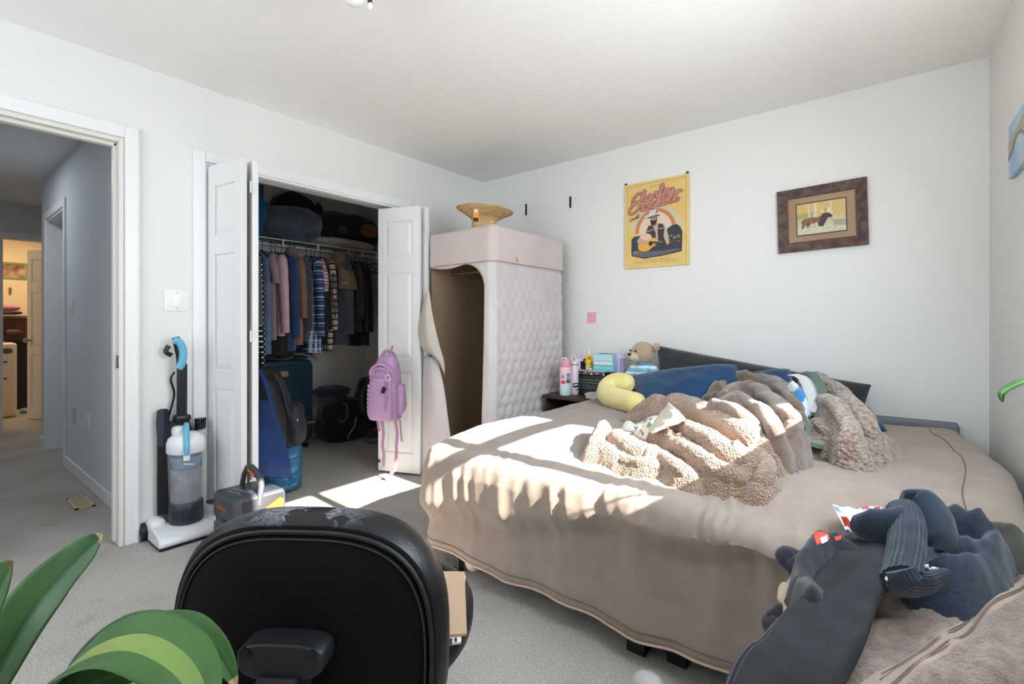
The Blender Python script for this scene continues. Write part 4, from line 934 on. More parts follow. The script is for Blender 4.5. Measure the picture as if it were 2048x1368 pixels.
MB().tube([(WX0, WY1_-0.02, 0.30), (WX1, WY1_-0.02, 0.30)], 0.006, 6).obj('lower_rod', rod_m, wr); MB().tube([(WX0, WY1_-0.02, 0.34), (WX1, WY1_-0.02, 0.34)], 0.006, 6).obj('lower_rod', rod_m, wr)
flap_m = M('flap_cover', (208, 198, 184), 0.9, col2=(198, 188, 174), nscale=7, bump=0.25, bscale=60, sheen=0.2)
FYp = 2.375
def frow(*pts): return [ony(px, py, FYp-dy) for (px, py, dy) in pts]
fo = sheetpatch([frow((857, 570, 0.0), (858, 580, 0.0), (860, 592, 0.0)), frow((845, 615, 0.02), (853, 618, 0.04), (864, 622, 0.02)), frow((837, 655, 0.03), (852, 655, 0.07), (870, 652, 0.03)), frow((841, 690, 0.02), (860, 695, 0.06), (879, 690, 0.02)), frow((858, 706, 0.0), (875, 716, 0.03), (888, 722, 0.0)), frow((878, 720, -0.02), (884, 735, 0.0), (890, 752, -0.02))], 'rolled_flap', flap_m, wr, 0.008, 30, 16, 0.004)
fo['label'] = 'cream inner side of the flap folded outward'
fo = sheetpatch([frow((848, 712, -0.02), (862, 714, 0.0), (876, 722, -0.02)), frow((842, 780, -0.02), (866, 780, 0.02), (888, 776, -0.01)), frow((838, 840, -0.02), (868, 840, 0.02), (896, 836, -0.01)), frow((836, 905, -0.02), (872, 905, 0.02), (904, 900, -0.01)), frow((832, 990, -0.02), (876, 990, 0.02), (912, 980, -0.01))], 'hanging_flap', beige_q, wr, 0.008, 30, 16, 0.006)
MB().tube([ony(px, py, FYp-0.03) for (px, py) in ((845, 612), (839, 640), (837, 660), (841, 688), (857, 706), (876, 720), (888, 745))], 0.003, 5).obj('zip', M('zip_grey', (150, 144, 138), 0.5), wr)
hk = onx(1033, 518, WX1+0.014); MB().tube([hk+Vector((0, -0.006, 0.012)), hk+Vector((0, 0.008, 0.012)), hk+Vector((0.004, 0.0, 0.0)), hk+Vector((0.004, 0.002, -0.016)), hk+Vector((0.004, 0.012, -0.018)), hk+Vector((0.003, 0.012, -0.008))], 0.0022, 6).obj('wire_hook', M('hook_steel', (150, 150, 150), 0.3, metal=0.8), wr)

# straw hat upside down on the wardrobe
straw = M('straw', (238, 204, 150), 0.85, col2=(212, 170, 114), nscale=30, bump=0.6, bscale=120, btype='wave', stretch=(0.4, 0.4, 3))
hp = ond(966, 452, 3.52); hc = (hp.x, hp.y, WTOP+0.012)
hat = thing('straw_hat', 'wide brimmed straw hat lying upside down on top of the beige wardrobe', 'hat', hc)
tilt = Matrix.Translation(Vector(hc)) @ Matrix.Rotation(radians(5), 4, Vector((FW[0], FW[1], 0)))
prof = [(0.001, 0.002), (0.06, 0.0), (0.078, 0.006), (0.084, 0.02), (0.088, 0.075)]
MB().lathe(prof, (0, 0, 0), 40).xf(tilt).obj('crown', straw, hat)
bp = [(0.088, 0.070)]
for i in range(15): t = (i+1)/15; bp.append((0.088+0.118*t, 0.075+0.075*t**0.8+(0.0022 if i % 2 else -0.0012)))
bp += [(0.208, 0.152), (0.200, 0.155), (0.092, 0.085)]
MB().lathe(bp, (0, 0, 0), 60).xf(tilt).obj('brim', straw, hat)
tp = ond(952, 430, 3.33)
tg = MB().prism([(-0.017, -0.045), (0.017, -0.045), (0.017, 0.04), (-0.017, 0.04)], (tp.x, tp.y, tp.z), (RT[0], RT[1], 0), (0, 0, 1), 0.002).obj('swing_tag', M('tag_orange', (236, 138, 48), 0.6), hat, smooth=False); tg['label'] = 'orange and black swing tag'
off = Vector((-FW[0], -FW[1], 0))*0.0015
MB().prism([(-0.017, -0.045), (0.017, -0.045), (0.015, -0.02), (-0.017, -0.018)], tp+off, (RT[0], RT[1], 0), (0, 0, 1), 0.001).obj('tag_print', M('tag_black', (30, 30, 32), 0.6), tg, smooth=False)
MB().prism([(-0.012, 0.016), (0.013, 0.018), (0.012, 0.04), (-0.010, 0.04)], tp+off, (RT[0], RT[1], 0), (0, 0, 1), 0.001).obj('tag_print', M('tag_cream', (214, 204, 190), 0.6), tg, smooth=False)

# ================================================================ NIGHTSTAND
ns_m = M('walnut_dark', (66, 50, 46), 0.5, col2=(52, 40, 36), nscale=5, stretch=(1, 8, 8))
NX0, NX1, NY0, NY1, NZ = 1.00, 1.365, 2.93, 3.33, 0.600
ns = thing('nightstand', 'dark walnut nightstand with an open shelf at the left of the bed head', 'nightstand', (1.2, 3.13, 0))
boxo('top', (NX0-0.015, NY0-0.01, NZ-0.025), (NX1, NY1, NZ), ns_m, ns, 0.003)
boxo('side_panel', (NX0, NY0, 0), (NX0+0.018, NY1, NZ-0.025), ns_m, ns); boxo('side_panel', (NX1-0.03, NY0, 0), (NX1-0.012, NY1, NZ-0.025), ns_m, ns)
boxo('shelf', (NX0+0.018, NY0, 0.30), (NX1-0.03, NY1, 0.318), ns_m, ns); boxo('back_panel', (NX0, NY1-0.01, 0), (NX1-0.012, NY1, NZ-0.025), ns_m, ns); boxo('plinth', (NX0+0.018, NY0+0.02, 0.0), (NX1-0.03, NY0+0.035, 0.30), ns_m, ns)
def at_ns(px, py, y): q = ony(px, py, y); return q
# bottles
pk = M('pink_steel', (238, 196, 206), 0.35); pkd = M('pink_cap', (214, 150, 168), 0.4); mint = M('mint_steel', (206, 226, 220), 0.35)
q = ony(1131, 784, 2.985); bx, by = q.x, 2.985
bo = thing('water_bottle', 'pink to mint steel water bottle with stickers at the front of the nightstand', 'bottle', (bx, by, NZ))
def lz(prof, mat, name, par, c, n=24): return MB().lathe([(r, z) for r, z in prof], c, n).obj(name, mat, par)
def lathe_at(par, name, prof, mat, c): return MB().lathe(prof, c, 24).obj(name, mat, par)
c = (bx, by, NZ)
lathe_at(bo, 'lower_body', [(0.001, 0.001), (0.036, 0.002), (0.042, 0.01), (0.0425, 0.085)], mint, c); lathe_at(bo, 'body', [(0.0425, 0.085), (0.0425, 0.20), (0.040, 0.212)], pk, c)
lathe_at(bo, 'cap', [(0.041, 0.205), (0.042, 0.225), (0.040, 0.245), (0.030, 0.262), (0.001, 0.264)], pkd, c)
MB().tube([(bx-0.02, by-0.03, NZ+0.25), (bx-0.005, by-0.034, NZ+0.272), (bx+0.018, by-0.025, NZ+0.272), (bx+0.025, by-0.015, NZ+0.255)], 0.007, 8).obj('flip_spout', pk, bo)
view = Vector((bx-CX, by-CY, 0)).normalized(); side = Vector((-view.y, view.x, 0))*-1
def sticker(par, cx, cy, r, a0, a1, z0, z1, mat, name='sticker', dr=0.0006, n=8):
    base = math.atan2(-view.y, -view.x); mb = MB(); rr_ = r+dr
    mb.grid(lambda u, v: (cx+rr_*cos(base+lerp(a0, a1, u)), cy+rr_*sin(base+lerp(a0, a1, u)), lerp(z0, z1, v)), n, 2); return mb.obj(name, mat, par)
red_s = M('sticker_red', (214, 60, 72), 0.5); teal_s = M('sticker_teal', (120, 172, 176), 0.5); dk_s = M('sticker_dark', (40, 52, 48), 0.5); grey_s = M('sticker_grey', (150, 156, 172), 0.5); navy_s = M('sticker_navy', (24, 28, 56), 0.5); wht_s = M('sticker_white', (236, 238, 240), 0.5); olv_s = M('sticker_olive', (120, 124, 92), 0.5)
sticker(bo, bx, by, 0.0425, -0.75, -0.42, NZ+0.088, NZ+0.112, red_s); sticker(bo, bx, by, 0.0425, -0.38, -0.05, NZ+0.088, NZ+0.112, red_s)
sticker(bo, bx, by, 0.0425, -0.62, -0.18, NZ+0.125, NZ+0.150, grey_s); sticker(bo, bx, by, 0.0425, 0.15, 0.85, NZ+0.095, NZ+0.160, teal_s); sticker(bo, bx, by, 0.0425, 0.15, 0.85, NZ+0.095, NZ+0.118, dk_s, dr=0.001); sticker(bo, bx, by, 0.0425, 0.3, 0.7, NZ+0.104, NZ+0.112, olv_s, dr=0.0014); sticker(bo, bx, by, 0.0425, 0.15, 0.85, NZ+0.154, NZ+0.160, navy_s, dr=0.001)
q = ony(1148, 780, 3.06); c = (q.x, 3.06, NZ)
b2 = thing('water_bottle', 'slim pale pink bottle with a navy label behind the pink and mint one', 'bottle', c)
lathe_at(b2, 'body', [(0.001, 0.001), (0.030, 0.002), (0.034, 0.01), (0.034, 0.205), (0.028, 0.218)], M('pale_pink', (232, 208, 220), 0.4), c)
lathe_at(b2, 'collar', [(0.0285, 0.216), (0.0285, 0.224)], navy_s, c); lathe_at(b2, 'cap', [(0.029, 0.223), (0.028, 0.245), (0.001, 0.25)], M('cap_white', (226, 220, 222), 0.4), c)
MB().tube(spline([(c[0]-0.02, c[1], NZ+0.235), (c[0]-0.022, c[1], NZ+0.275), (c[0], c[1], NZ+0.292), (c[0]+0.016, c[1], NZ+0.27), (c[0]+0.024, c[1], NZ+0.235)], 14), 0.005, 6).obj('loop_handle', M('cap_white', (226, 220, 222), 0.4), b2)
sticker(b2, c[0], c[1], 0.034, -0.2, 1.2, NZ+0.055, NZ+0.088, navy_s, 'label_print'); sticker(b2, c[0], c[1], 0.034, 0.0, 0.9, NZ+0.070, NZ+0.079, wht_s, 'label_print', 0.001); sticker(b2, c[0], c[1], 0.034, 0.3, 1.2, NZ+0.036, NZ+0.043, navy_s, 'label_print')
# tin crate with a slatted lid of trinkets, standing on the nightstand
cr_m = M('dark_green_tin', (30, 46, 42), 0.45); cr_b = M('black_lacquer', (24, 22, 28), 0.4); band = M('green_stripe', (84, 108, 92), 0.5)
cx0, cx1, cy0, cy1 = ony(1154, 760, 3.12).x, ony(1209, 760, 3.12).x, 3.12, 3.30
cz1 = ony(1180, 742, 3.12).z; cz0 = NZ
cr_ = thing('storage_tin', 'black and dark green lettered tin box at the back of the nightstand', 'box', ((cx0+cx1)/2, 3.2, NZ))
czl = cz1-0.034
boxo('body', (cx0, cy0, cz0), (cx1, cy1, czl), cr_m, cr_, 0.003); boxo('lid', (cx0-0.002, cy0-0.002, czl), (cx1+0.002, cy1, cz1-0.004), cr_b, cr_, 0.003); boxo('rim', (cx0-0.004, cy0-0.004, cz1-0.005), (cx1+0.004, cy1, cz1), M('pale_rim', (200, 196, 200), 0.5), cr_, 0.001)
H_ = czl-cz0
for f in (0.60, 0.74): boxo('stripe', (cx0+0.002, cy0-0.001, cz0+H_*f), (cx1-0.002, cy0+0.001, cz0+H_*(f+0.06)), band, cr_)
random.seed(3)
for i in range(14): xx = lerp(cx0+0.008, cx1-0.012, i/13.0); boxo('lid_ornament', (xx, cy0-0.004, czl+0.006+0.010*random.random()), (xx+0.006+0.005*random.random(), cy0-0.001, czl+0.018+0.008*random.random()), (grey_s, wht_s, M('ornament_brown', (110, 90, 84), 0.5))[i % 3], cr_)
text_obj('lettering', 'COBALT', ((cx0+cx1)/2-0.004, cy0-0.0012, cz0+H_*0.40), H_*0.34, (1, 0, 0), (0, 0, 1), M('tin_lettering', (104, 122, 112), 0.5), cr_)
CTZ = cz1
# things standing on the tin
q = ony(1157, 740, 3.17); c = (q.x+0.002, 3.17, CTZ)
tb = thing('supplement_jar', 'white and navy jar with a lilac cap on the tin box', 'jar', c)
lathe_at(tb, 'body', [(0.001, 0.001), (0.033, 0.002), (0.034, 0.07), (0.026, 0.084)], M('jar_white', (214, 214, 232), 0.4), c); lathe_at(tb, 'cap', [(0.029, 0.082), (0.029, 0.112), (0.026, 0.117), (0.001, 0.117)], M('lilac_cap', (206, 178, 216), 0.4), c)
sticker(tb, c[0], c[1], 0.034, 0.35, 1.3, CTZ+0.006, CTZ+0.066, navy_s, 'label_print'); sticker(tb, c[0], c[1], 0.034, -0.8, 0.2, CTZ+0.04, CTZ+0.044, grey_s, 'label_print')
q = ony(1169, 738, 3.22); c = (q.x, 3.22, CTZ)
tb = thing('dropper_bottle', 'small amber brown bottle between the white jar and the yellow bottle', 'bottle', c); lathe_at(tb, 'body', [(0.001, 0.001), (0.019, 0.002), (0.019, 0.05), (0.009, 0.06)], M('amber', (66, 36, 28), 0.25), c); lathe_at(tb, 'cap', [(0.011, 0.058), (0.011, 0.08), (0.001, 0.081)], M('amber_cap', (150, 96, 60), 0.4), c)
q = ony(1178, 738, 3.19); c = (q.x, 3.19, CTZ); yb_ = M('bright_yellow', (240, 200, 40), 0.4)
tb = thing('glue_bottle', 'bright yellow squeeze bottle with a white nozzle beside the tissue box', 'bottle', c)
lathe_at(tb, 'body', [(0.001, 0.001), (0.026, 0.002), (0.027, 0.05)], M('mustard', (214, 186, 60), 0.4), c); lathe_at(tb, 'shoulder', [(0.030, 0.05), (0.030, 0.066), (0.022, 0.074), (0.020, 0.10), (0.010, 0.118)], yb_, c); lathe_at(tb, 'nozzle', [(0.006, 0.116), (0.004, 0.145), (0.001, 0.15)], M('nozzle_white', (240, 236, 230), 0.4), c)
sticker(tb, c[0], c[1], 0.027, -0.35, 0.35, CTZ+0.010, CTZ+0.036, wht_s, 'label_print'); sticker(tb, c[0], c[1], 0.027, -0.14, 0.14, CTZ+0.014, CTZ+0.032, M('sticker_brown', (96, 70, 40), 0.5), 'label_print', 0.001)
sticker(tb, c[0], c[1], 0.021, -0.3, 0.3, CTZ+0.078, CTZ+0.100, red_s, 'label_print', 0.001)
# tissue cube
tx0, tx1 = ony(1187, 720, 3.13).x, ony(1211, 720, 3.13).x; tz1 = ony(1198, 708, 3.13).z
tis = M('tissue_aqua', (150, 208, 214), 0.6)
tq = thing('tissue_box', 'aqua and white banded tissue cube on the tin box', 'box', ((tx0+tx1)/2, 3.2, CTZ))
boxo('carton', (tx0, 3.13, CTZ), (tx1+0.055, 3.24, tz1), tis, tq, 0.004)
for (f0, f1, cc) in ((0.42, 0.55, (226, 232, 232)), (0.30, 0.36, (96, 190, 200)), (0.04, 0.16, (108, 196, 190)), (0.62, 0.95, (188, 222, 224))): boxo('printed_band', (tx0+0.001, 3.1288, CTZ+(tz1-CTZ)*f0), (tx1+0.054, 3.13, CTZ+(tz1-CTZ)*f1), M('band_%d' % cc[0], cc, 0.6), tq)
boxo('slot', (tx0+0.03, 3.16, tz1-0.001), (tx1+0.03, 3.21, tz1+0.003), M('slot_grey', (110, 120, 126), 0.7), tq)
q = ony(1180, 743, 3.135); tag(MB().tube(spline([(q.x-0.025, 3.125, CTZ+0.018), (q.x, 3.12, CTZ+0.014), (q.x+0.022, 3.125, CTZ+0.011)], 12), [0.008+0.004*sin(i) for i in range(12)], 8).obj('cream_tube', M('tube_cream', (222, 212, 204), 0.5)), 'small cream coloured tube lying in front of the yellow bottle on the tin box', 'tube')
# lilac tumbler
q = ony(1241, 750, 3.22); c = (q.x, 3.22, NZ); lil = M('lilac_steel', (196, 184, 222), 0.35)
lt = thing('tumbler', 'tall lilac tumbler with a folding handle beside the teddy bear', 'tumbler', c)
zt_ = ony(1241, 708, 3.22).z-NZ
lathe_at(lt, 'body', [(0.001, 0.001), (0.034, 0.002), (0.038, 0.02), (0.041, zt_-0.07)], lil, c); lathe_at(lt, 'lid', [(0.042, zt_-0.07), (0.042, zt_-0.025), (0.034, zt_-0.004), (0.001, zt_)], M('lilac_lid', (206, 190, 226), 0.4), c)
MB().tube([(c[0]+0.01, c[1]-0.043, NZ+0.03), (c[0]+0.01, c[1]-0.052, NZ+zt_*0.45), (c[0]+0.012, c[1]-0.048, NZ+zt_-0.03)], 0.010, 8, flat=((0, 1, 0), 0.5)).obj('strap', lil, lt); MB().tube([(c[0]+0.012, c[1]-0.046, NZ+zt_-0.032), (c[0]+0.07, c[1]-0.05, NZ+zt_-0.018)], 0.009, 8, flat=((0, 1, 0), 0.6)).obj('handle', lil, lt)
# crumpled paper at the nightstand's front
q = ony(1180, 785, 2.96)
pp_ = MB().prism([(-0.05, -0.002), (-0.02, -0.045), (0.05, -0.05), (0.075, -0.02), (0.055, 0.045), (0.045, 0.05), (0.02, 0.02), (-0.02, 0.015)], (q.x, 2.975, NZ+0.030), (1, 0, 0), (0, 0.75, 0.62), 0.004).obj('paper_bag', M('grey_paper', (176, 170, 164), 0.8), smooth=False)
tag(pp_, 'torn grey brown paper leaning at the front edge of the nightstand', 'paper')

# ================================================================ TEDDY BEAR
fur = M('bear_plush', (196, 170, 142), 0.98, col2=(184, 156, 128), nscale=60, bump=0.7, bscale=240, sheen=0.5); muz = M('bear_muzzle', (202, 190, 170), 0.95, bump=0.4, bscale=240)
hc = ony(1286, 706, 3.15); R_ = 0.082
bear = thing('teddy_bear', 'tan teddy bear in a blue and white striped shirt leaning on the bed head', 'teddy bear', (hc.x, 3.15, BZ))
fz = Vector((-0.62, -0.78, 0.0)).normalized(); sd_ = Vector((fz.y*-1, fz.x, 0))
MB().sphere(hc, (R_, R_*0.95, R_*0.96), 28, 20).obj('head', fur, bear)
MB().sphere(hc+fz*0.058+Vector((0, 0, -0.026)), (0.046, 0.046, 0.040), 22, 16).obj('muzzle', muz, bear)
MB().sphere(hc+fz*0.098+Vector((0, 0, -0.008)), (0.016, 0.016, 0.011), 14, 10).obj('nose', M('nose_brown', (44, 30, 28), 0.4), bear)
MB().tube([hc+fz*0.090+sd_*0.028+Vector((0, 0, -0.048)), hc+fz*0.100+Vector((0, 0, -0.054)), hc+fz*0.090-sd_*0.028+Vector((0, 0, -0.048))], 0.0018, 5).obj('mouth', M('nose_brown', (44, 30, 28), 0.4), bear)
for sg in (1, -1):
    MB().sphere(hc+fz*0.074+sd_*sg*0.036+Vector((0, 0, 0.016)), 0.0075, 10, 8).obj('eye', M('eye_black', (20, 18, 18), 0.2), bear)
e1 = ony(1313, 694, 3.14); MB().sphere(e1, (0.022, 0.026, 0.030), 16, 12).obj('ear', fur, bear); e2 = hc+Vector((-0.02, 0.06, 0.05)); MB().sphere(e2, (0.022, 0.020, 0.022), 16, 12).obj('ear', fur, bear)
stripes = plaid('bear_stripes', (98, 176, 204), [('z', 0.042, 0.0, 0.38, (226, 224, 226), 1.0), ('z', 0.042, 0.010, 0.12, (196, 170, 170), 0.8)])
bc = Vector((hc.x+0.012, 3.15, hc.z-0.145))
MB().sphere(bc, (0.078, 0.075, 0.092), 26, 18).obj('shirt_body', stripes, bear)
MB().lathe([(0.046, 0.0), (0.052, 0.012), (0.044, 0.022)], (hc.x+0.006, 3.147, hc.z-0.086), 20).obj('collar', M('collar_blue', (64, 150, 190), 0.9), bear)
a_ = spline([bc+Vector((0.055, -0.02, 0.05)), bc+Vector((0.088, -0.045, 0.0)), bc+Vector((0.07, -0.08, -0.05))], 12); MB().tube(a_, [0.034, 0.036, 0.037, 0.037, 0.037, 0.036, 0.035, 0.034, 0.032, 0.030, 0.027, 0.02], 14).obj('arm', stripes, bear)
a_ = spline([bc+Vector((-0.05, -0.03, 0.05)), bc+Vector((-0.085, -0.05, 0.0)), bc+Vector((-0.095, -0.075, -0.05))], 12); MB().tube(a_, [0.030, 0.032, 0.033, 0.033, 0.033, 0.032, 0.031, 0.030, 0.029, 0.027, 0.024, 0.018], 14).obj('arm', stripes, bear)
for dx in (-0.045, 0.05): MB().tube(spline([bc+Vector((dx*0.8, -0.02, -0.065)), bc+Vector((dx*1.3, -0.10, -0.08)), bc+Vector((dx*1.5, -0.15, -0.075))], 10), [0.036, 0.038, 0.04, 0.04, 0.04, 0.04, 0.041, 0.042, 0.038, 0.025], 14).obj('leg', fur, bear)
# ================================================================ BY THE CLOSET
aqua = M('aqua_plastic', (104, 178, 208), 0.3); wplast = M('white_gloss', (232, 232, 234), 0.25); bplast = M('black_gloss', (24, 25, 30), 0.35); dplast = M('slate_plastic', (44, 52, 64), 0.4)
vc = thing('vacuum_cleaner', 'white and aqua upright vacuum cleaner standing by the closet door', 'vacuum cleaner', (0.14, 0.91, 0))
hm = MB(); sec = [(0.235, 0.012), (0.245, 0.03), (0.235, 0.055), (0.19, 0.075), (0.12, 0.085), (0.06, 0.085), (0.05, 0.012)]
hm.loft([[(x, y, z) for (x, z) in sec] for y in (0.762, 1.068)]); hm.obj('floor_head', wplast, vc, bevel=0.008)
boxo('sole', (0.055, 0.764, 0.004), (0.238, 1.066, 0.014), bplast, vc)
for y in (0.800, 1.03):
    MB().rbox((0.05, y, 0.075), (0.11, 0.075, 0.085), 0.03, 3).obj('wheel_housing', wplast, vc)
    ww = MB().lathe([(0.001, -0.016), (0.040, -0.014), (0.046, 0.0), (0.040, 0.014), (0.001, 0.016)], (0.012, y-(0.045 if y < 0.9 else -0.045), 0.046), 24, axis='y').obj('wheel', bplast, vc)
    for k in range(8): a = k*pi/4; MB().tube([(0.012+0.012*cos(a), y-(0.062 if y < 0.9 else -0.062), 0.046+0.012*sin(a)), (0.012+0.034*cos(a), y-(0.060 if y < 0.9 else -0.060), 0.046+0.034*sin(a))], 0.003, 4).obj('spoke', dplast, ww)
VX, VY = 0.115, 0.915
def vr(z0, z1, r0, r1, mat, name, n=28, sy=1.0, par=None): return MB().lathe([(0.001, z0), (r0*0.96, z0), (r0, z0+0.006), (r1, z1-0.006), (r1*0.95, z1), (0.001, z1)], (VX, VY, 0), n, sy=sy).obj(name, mat, par or vc)
mo = vr(0.085, 0.185, 0.078, 0.078, dplast, 'motor_base')
for i in range(4):
    for j in range(3): a = radians(-62+i*17); MB().rbox((VX+0.077*cos(a), VY+0.077*sin(a), 0.115+j*0.018), (0.007, 0.016, 0.007), 0.002, 1, Matrix.Rotation(a, 3, 'Z')).obj('vent_slot', bplast, mo)
bin_m = bpy.data.materials.new('smoky_bin'); bin_m.use_nodes = True; _b = bin_m.node_tree.nodes['Principled BSDF']; _b.inputs['Base Color'].default_value = lin((190, 188, 196)); _b.inputs['Roughness'].default_value = 0.08; _b.inputs['Alpha'].default_value = 0.28
dust_m = M('dust', (142, 138, 140), 0.9, col2=(112, 108, 112), nscale=22)
bi = vr(0.185, 0.455, 0.076, 0.083, bin_m, 'dust_bin')
vr(0.19, 0.36, 0.066, 0.069, dust_m, 'dust', par=bi)['label'] = 'grey dust inside the clear bin'
MB().lathe([(0.060, 0.365), (0.070, 0.415), (0.070, 0.425), (0.001, 0.425)], (VX, VY, 0), 28).obj('filter_cone', M('filter_blue', (92, 136, 160), 0.5), bi); vr(0.425, 0.45, 0.070, 0.072, bplast, 'filter_ring', par=bi)
MB().lathe([(0.084, 0.445), (0.088, 0.45), (0.088, 0.495), (0.080, 0.52), (0.050, 0.545), (0.001, 0.55)], (VX, VY, 0), 30).obj('lid', wplast, vc)
vd = Vector((0.96, -0.28, 0)).normalized()
hpts = spline([Vector((VX, VY, 0.575))-vd*0.035, Vector((VX, VY, 0.585))+vd*0.01, Vector((VX, VY, 0.555))+vd*0.065, Vector((VX, VY, 0.49))+vd*0.093, Vector((VX, VY, 0.445))+vd*0.094], 18)
MB().tube(hpts, 0.014, 10, flat=((vd.y, -vd.x, 0), 1.0)).obj('carry_handle', aqua, vc)
MB().rbox(Vector((VX, VY, 0.438))+vd*0.092, (0.016, 0.03, 0.045), 0.005, 2, Matrix.Rotation(math.atan2(vd.y, vd.x), 3, 'Z')).obj('latch', wplast, vc)
MB().rbox(Vector((VX-0.03, VY-0.02, 0.55)), (0.07, 0.07, 0.06), 0.02).obj('handle_root', wplast, vc)
lp = Vector((VX, VY, 0.395))+vd*0.081
MB().rbox(lp+Vector((0.004, 0.008, 0)), (0.004, 0.048, 0.005), 0.001, 1, Matrix.Rotation(math.atan2(vd.y, vd.x)+0.2, 3, 'Z') @ Matrix.Rotation(radians(-12), 3, 'X')).obj('logo_mark', M('sticker_white', (236, 238, 240), 0.5), bi)
sp = MB(); sp.loft([[(0.005, VY-0.10, z), (0.045, VY-0.11, z), (0.065, VY-0.05, z), (0.065, VY+0.05, z), (0.005, VY+0.06, z)] for z in (0.12, 0.30, 0.52)]+[[(0.02, VY-0.05, 0.60), (0.05, VY-0.055, 0.60), (0.065, VY-0.03, 0.60), (0.065, VY+0.03, 0.60), (0.02, VY+0.03, 0.60)]]); sp.obj('spine', bplast, vc, bevel=0.006)
MB().rbox((0.065, VY-0.005, 0.615), (0.06, 0.075, 0.035), 0.01).obj('tube_clamp', bplast, vc)
MB().tube([(0.065, VY-0.005, 0.55), (0.07, VY-0.005, 0.90)], 0.024, 16).obj('tube', bplast, vc)
MB().tube([(0.070, VY-0.005, 0.88), (0.078, VY-0.015, 0.95), (0.090, VY-0.040, 1.045)], [0.024, 0.021, 0.018], 14).obj('grip_neck', bplast, vc)
gp = spline([onx(346, 681, 0.10), onx(357, 683, 0.10), onx(365, 697, 0.10), onx(366, 715, 0.10), onx(362, 730, 0.095), onx(356, 737, 0.09)], 24)
MB().tube(gp, [0.014]+[0.019]*22+[0.014], 12).obj('grip', aqua, vc)
MB().tube(spline([(0.05, VY-0.06, 1.00), (0.055, VY-0.075, 0.97), (0.066, VY-0.05, 0.95)], 8), 0.012, 8).obj('cord_hook', bplast, vc)
MB().tube(spline([(0.035, VY-0.03, 0.86), (0.03, VY-0.045, 0.82), (0.032, VY-0.03, 0.74), (0.03, VY-0.055, 0.62), (0.03, VY-0.06, 0.54)], 22), 0.006, 6).obj('cord', bplast, vc)
MB().loft([[(0.045+dx*0.6, VY-0.085+0.0, z) , (0.045, VY-0.085-dx, z), (0.045-dx*0.6, VY-0.085, z), (0.045, VY-0.085+dx, z)] for (z, dx) in ((0.48, 0.022), (0.60, 0.030), (0.665, 0.026), (0.672, 0.012))]).obj('crevice_tool', dplast, vc)
br = MB().lathe([(0.018, 0.54), (0.026, 0.545), (0.028, 0.575), (0.020, 0.58)], (0.06, VY+0.085, 0), 18).obj('dusting_brush', bplast, vc)
for k in range(14): a = k*2*pi/14; MB().tube([(0.06+0.022*cos(a), VY+0.085+0.022*sin(a), 0.575), (0.06+0.026*cos(a), VY+0.085+0.026*sin(a), 0.60)], 0.003, 4).obj('bristle', bplast, br)
MB().tube(spline([(0.03, VY+0.05, 0.14), (0.02, VY+0.085, 0.20), (0.03, VY+0.09, 0.35), (0.04, VY+0.075, 0.50), (0.055, VY+0.06, 0.54)], 20), 0.012, 8).obj('hose', bplast, vc)
boxo('pedal', (0.14, VY+0.085, 0.155), (0.18, VY+0.12, 0.168), dplast, vc, 0.004)

# portable power station
px0, px1, py0, py1, pz = 0.372, 0.622, 0.948, 1.200, 0.285
ps = thing('power_station', 'grey portable power station with an orange side and a folding handle', 'power station', ((px0+px1)/2, (py0+py1)/2, 0))
gun = M('gunmetal', (66, 68, 74), 0.5); gun2 = M('light_gunmetal', (46, 46, 50), 0.5); org = M('vivid_orange', (206, 92, 36), 0.5)
MB().rbox(((px0+px1)/2, (py0+py1)/2, pz/2+0.004), (px1-px0, py1-py0, pz-0.008), 0.022, 3).obj('body', gun, ps)
MB().rbox(((px0+px1)/2, (py0+py1)/2, pz-0.004), (px1-px0-0.03, py1-py0-0.03, 0.012), 0.005).obj('top_plate', dplast, ps)
MB().rbox((px1+0.001, (py0+py1)/2+0.012, pz*0.5+0.01), (0.008, py1-py0-0.06, pz-0.05), 0.003).obj('side_panel', gun2, ps)
MB().prism([(py0+0.05, 0.03), (py1-0.02, 0.03), (py1-0.02, pz-0.045), (py1-0.035, pz-0.035), (py0+0.085, pz-0.10)], (px1+0.004, 0, 0), (0, 1, 0), (0, 0, 1), 0.004).obj('orange_panel', org, ps, smooth=False)
text_obj('lettering', 'Jackery', (px0+0.115, py0-0.001, pz-0.06), 0.036, (1, 0, 0), (0, 0, 1), M('logo_orange', (216, 96, 60), 0.5), ps)
MB().lathe([(0.012, -0.002), (0.014, -0.004), (0.008, -0.004)], (px0+0.045, py0, pz-0.125), 16, axis='y').obj('button_ring', M('ring_pale', (200, 200, 204), 0.4), ps)
MB().rbox((px0+0.14, py0, pz-0.14), (0.075, 0.006, 0.06), 0.002).obj('socket_panel', bplast, ps)
hy = 1.085
hpts = [(px0+0.012, hy-0.006, pz-0.03), (px0+0.035, hy, pz+0.055), (px0+0.065, hy+0.004, pz+0.095), (px0+0.10, hy+0.006, pz+0.103), (px1-0.07, hy+0.004, pz+0.085), (px1-0.03, hy, pz+0.065), (px1-0.012, hy-0.004, pz+0.035), (px1-0.004, hy-0.02, pz-0.05)]
MB().tube(hpts, [0.013, 0.013, 0.015, 0.016, 0.016, 0.016, 0.015, 0.013], 10).obj('handle', gun, ps)
MB().tube([(px0+0.10, hy-0.006, pz+0.092), (px1-0.07, hy-0.008, pz+0.074)], 0.008, 8).obj('grip_pad', org, ps)
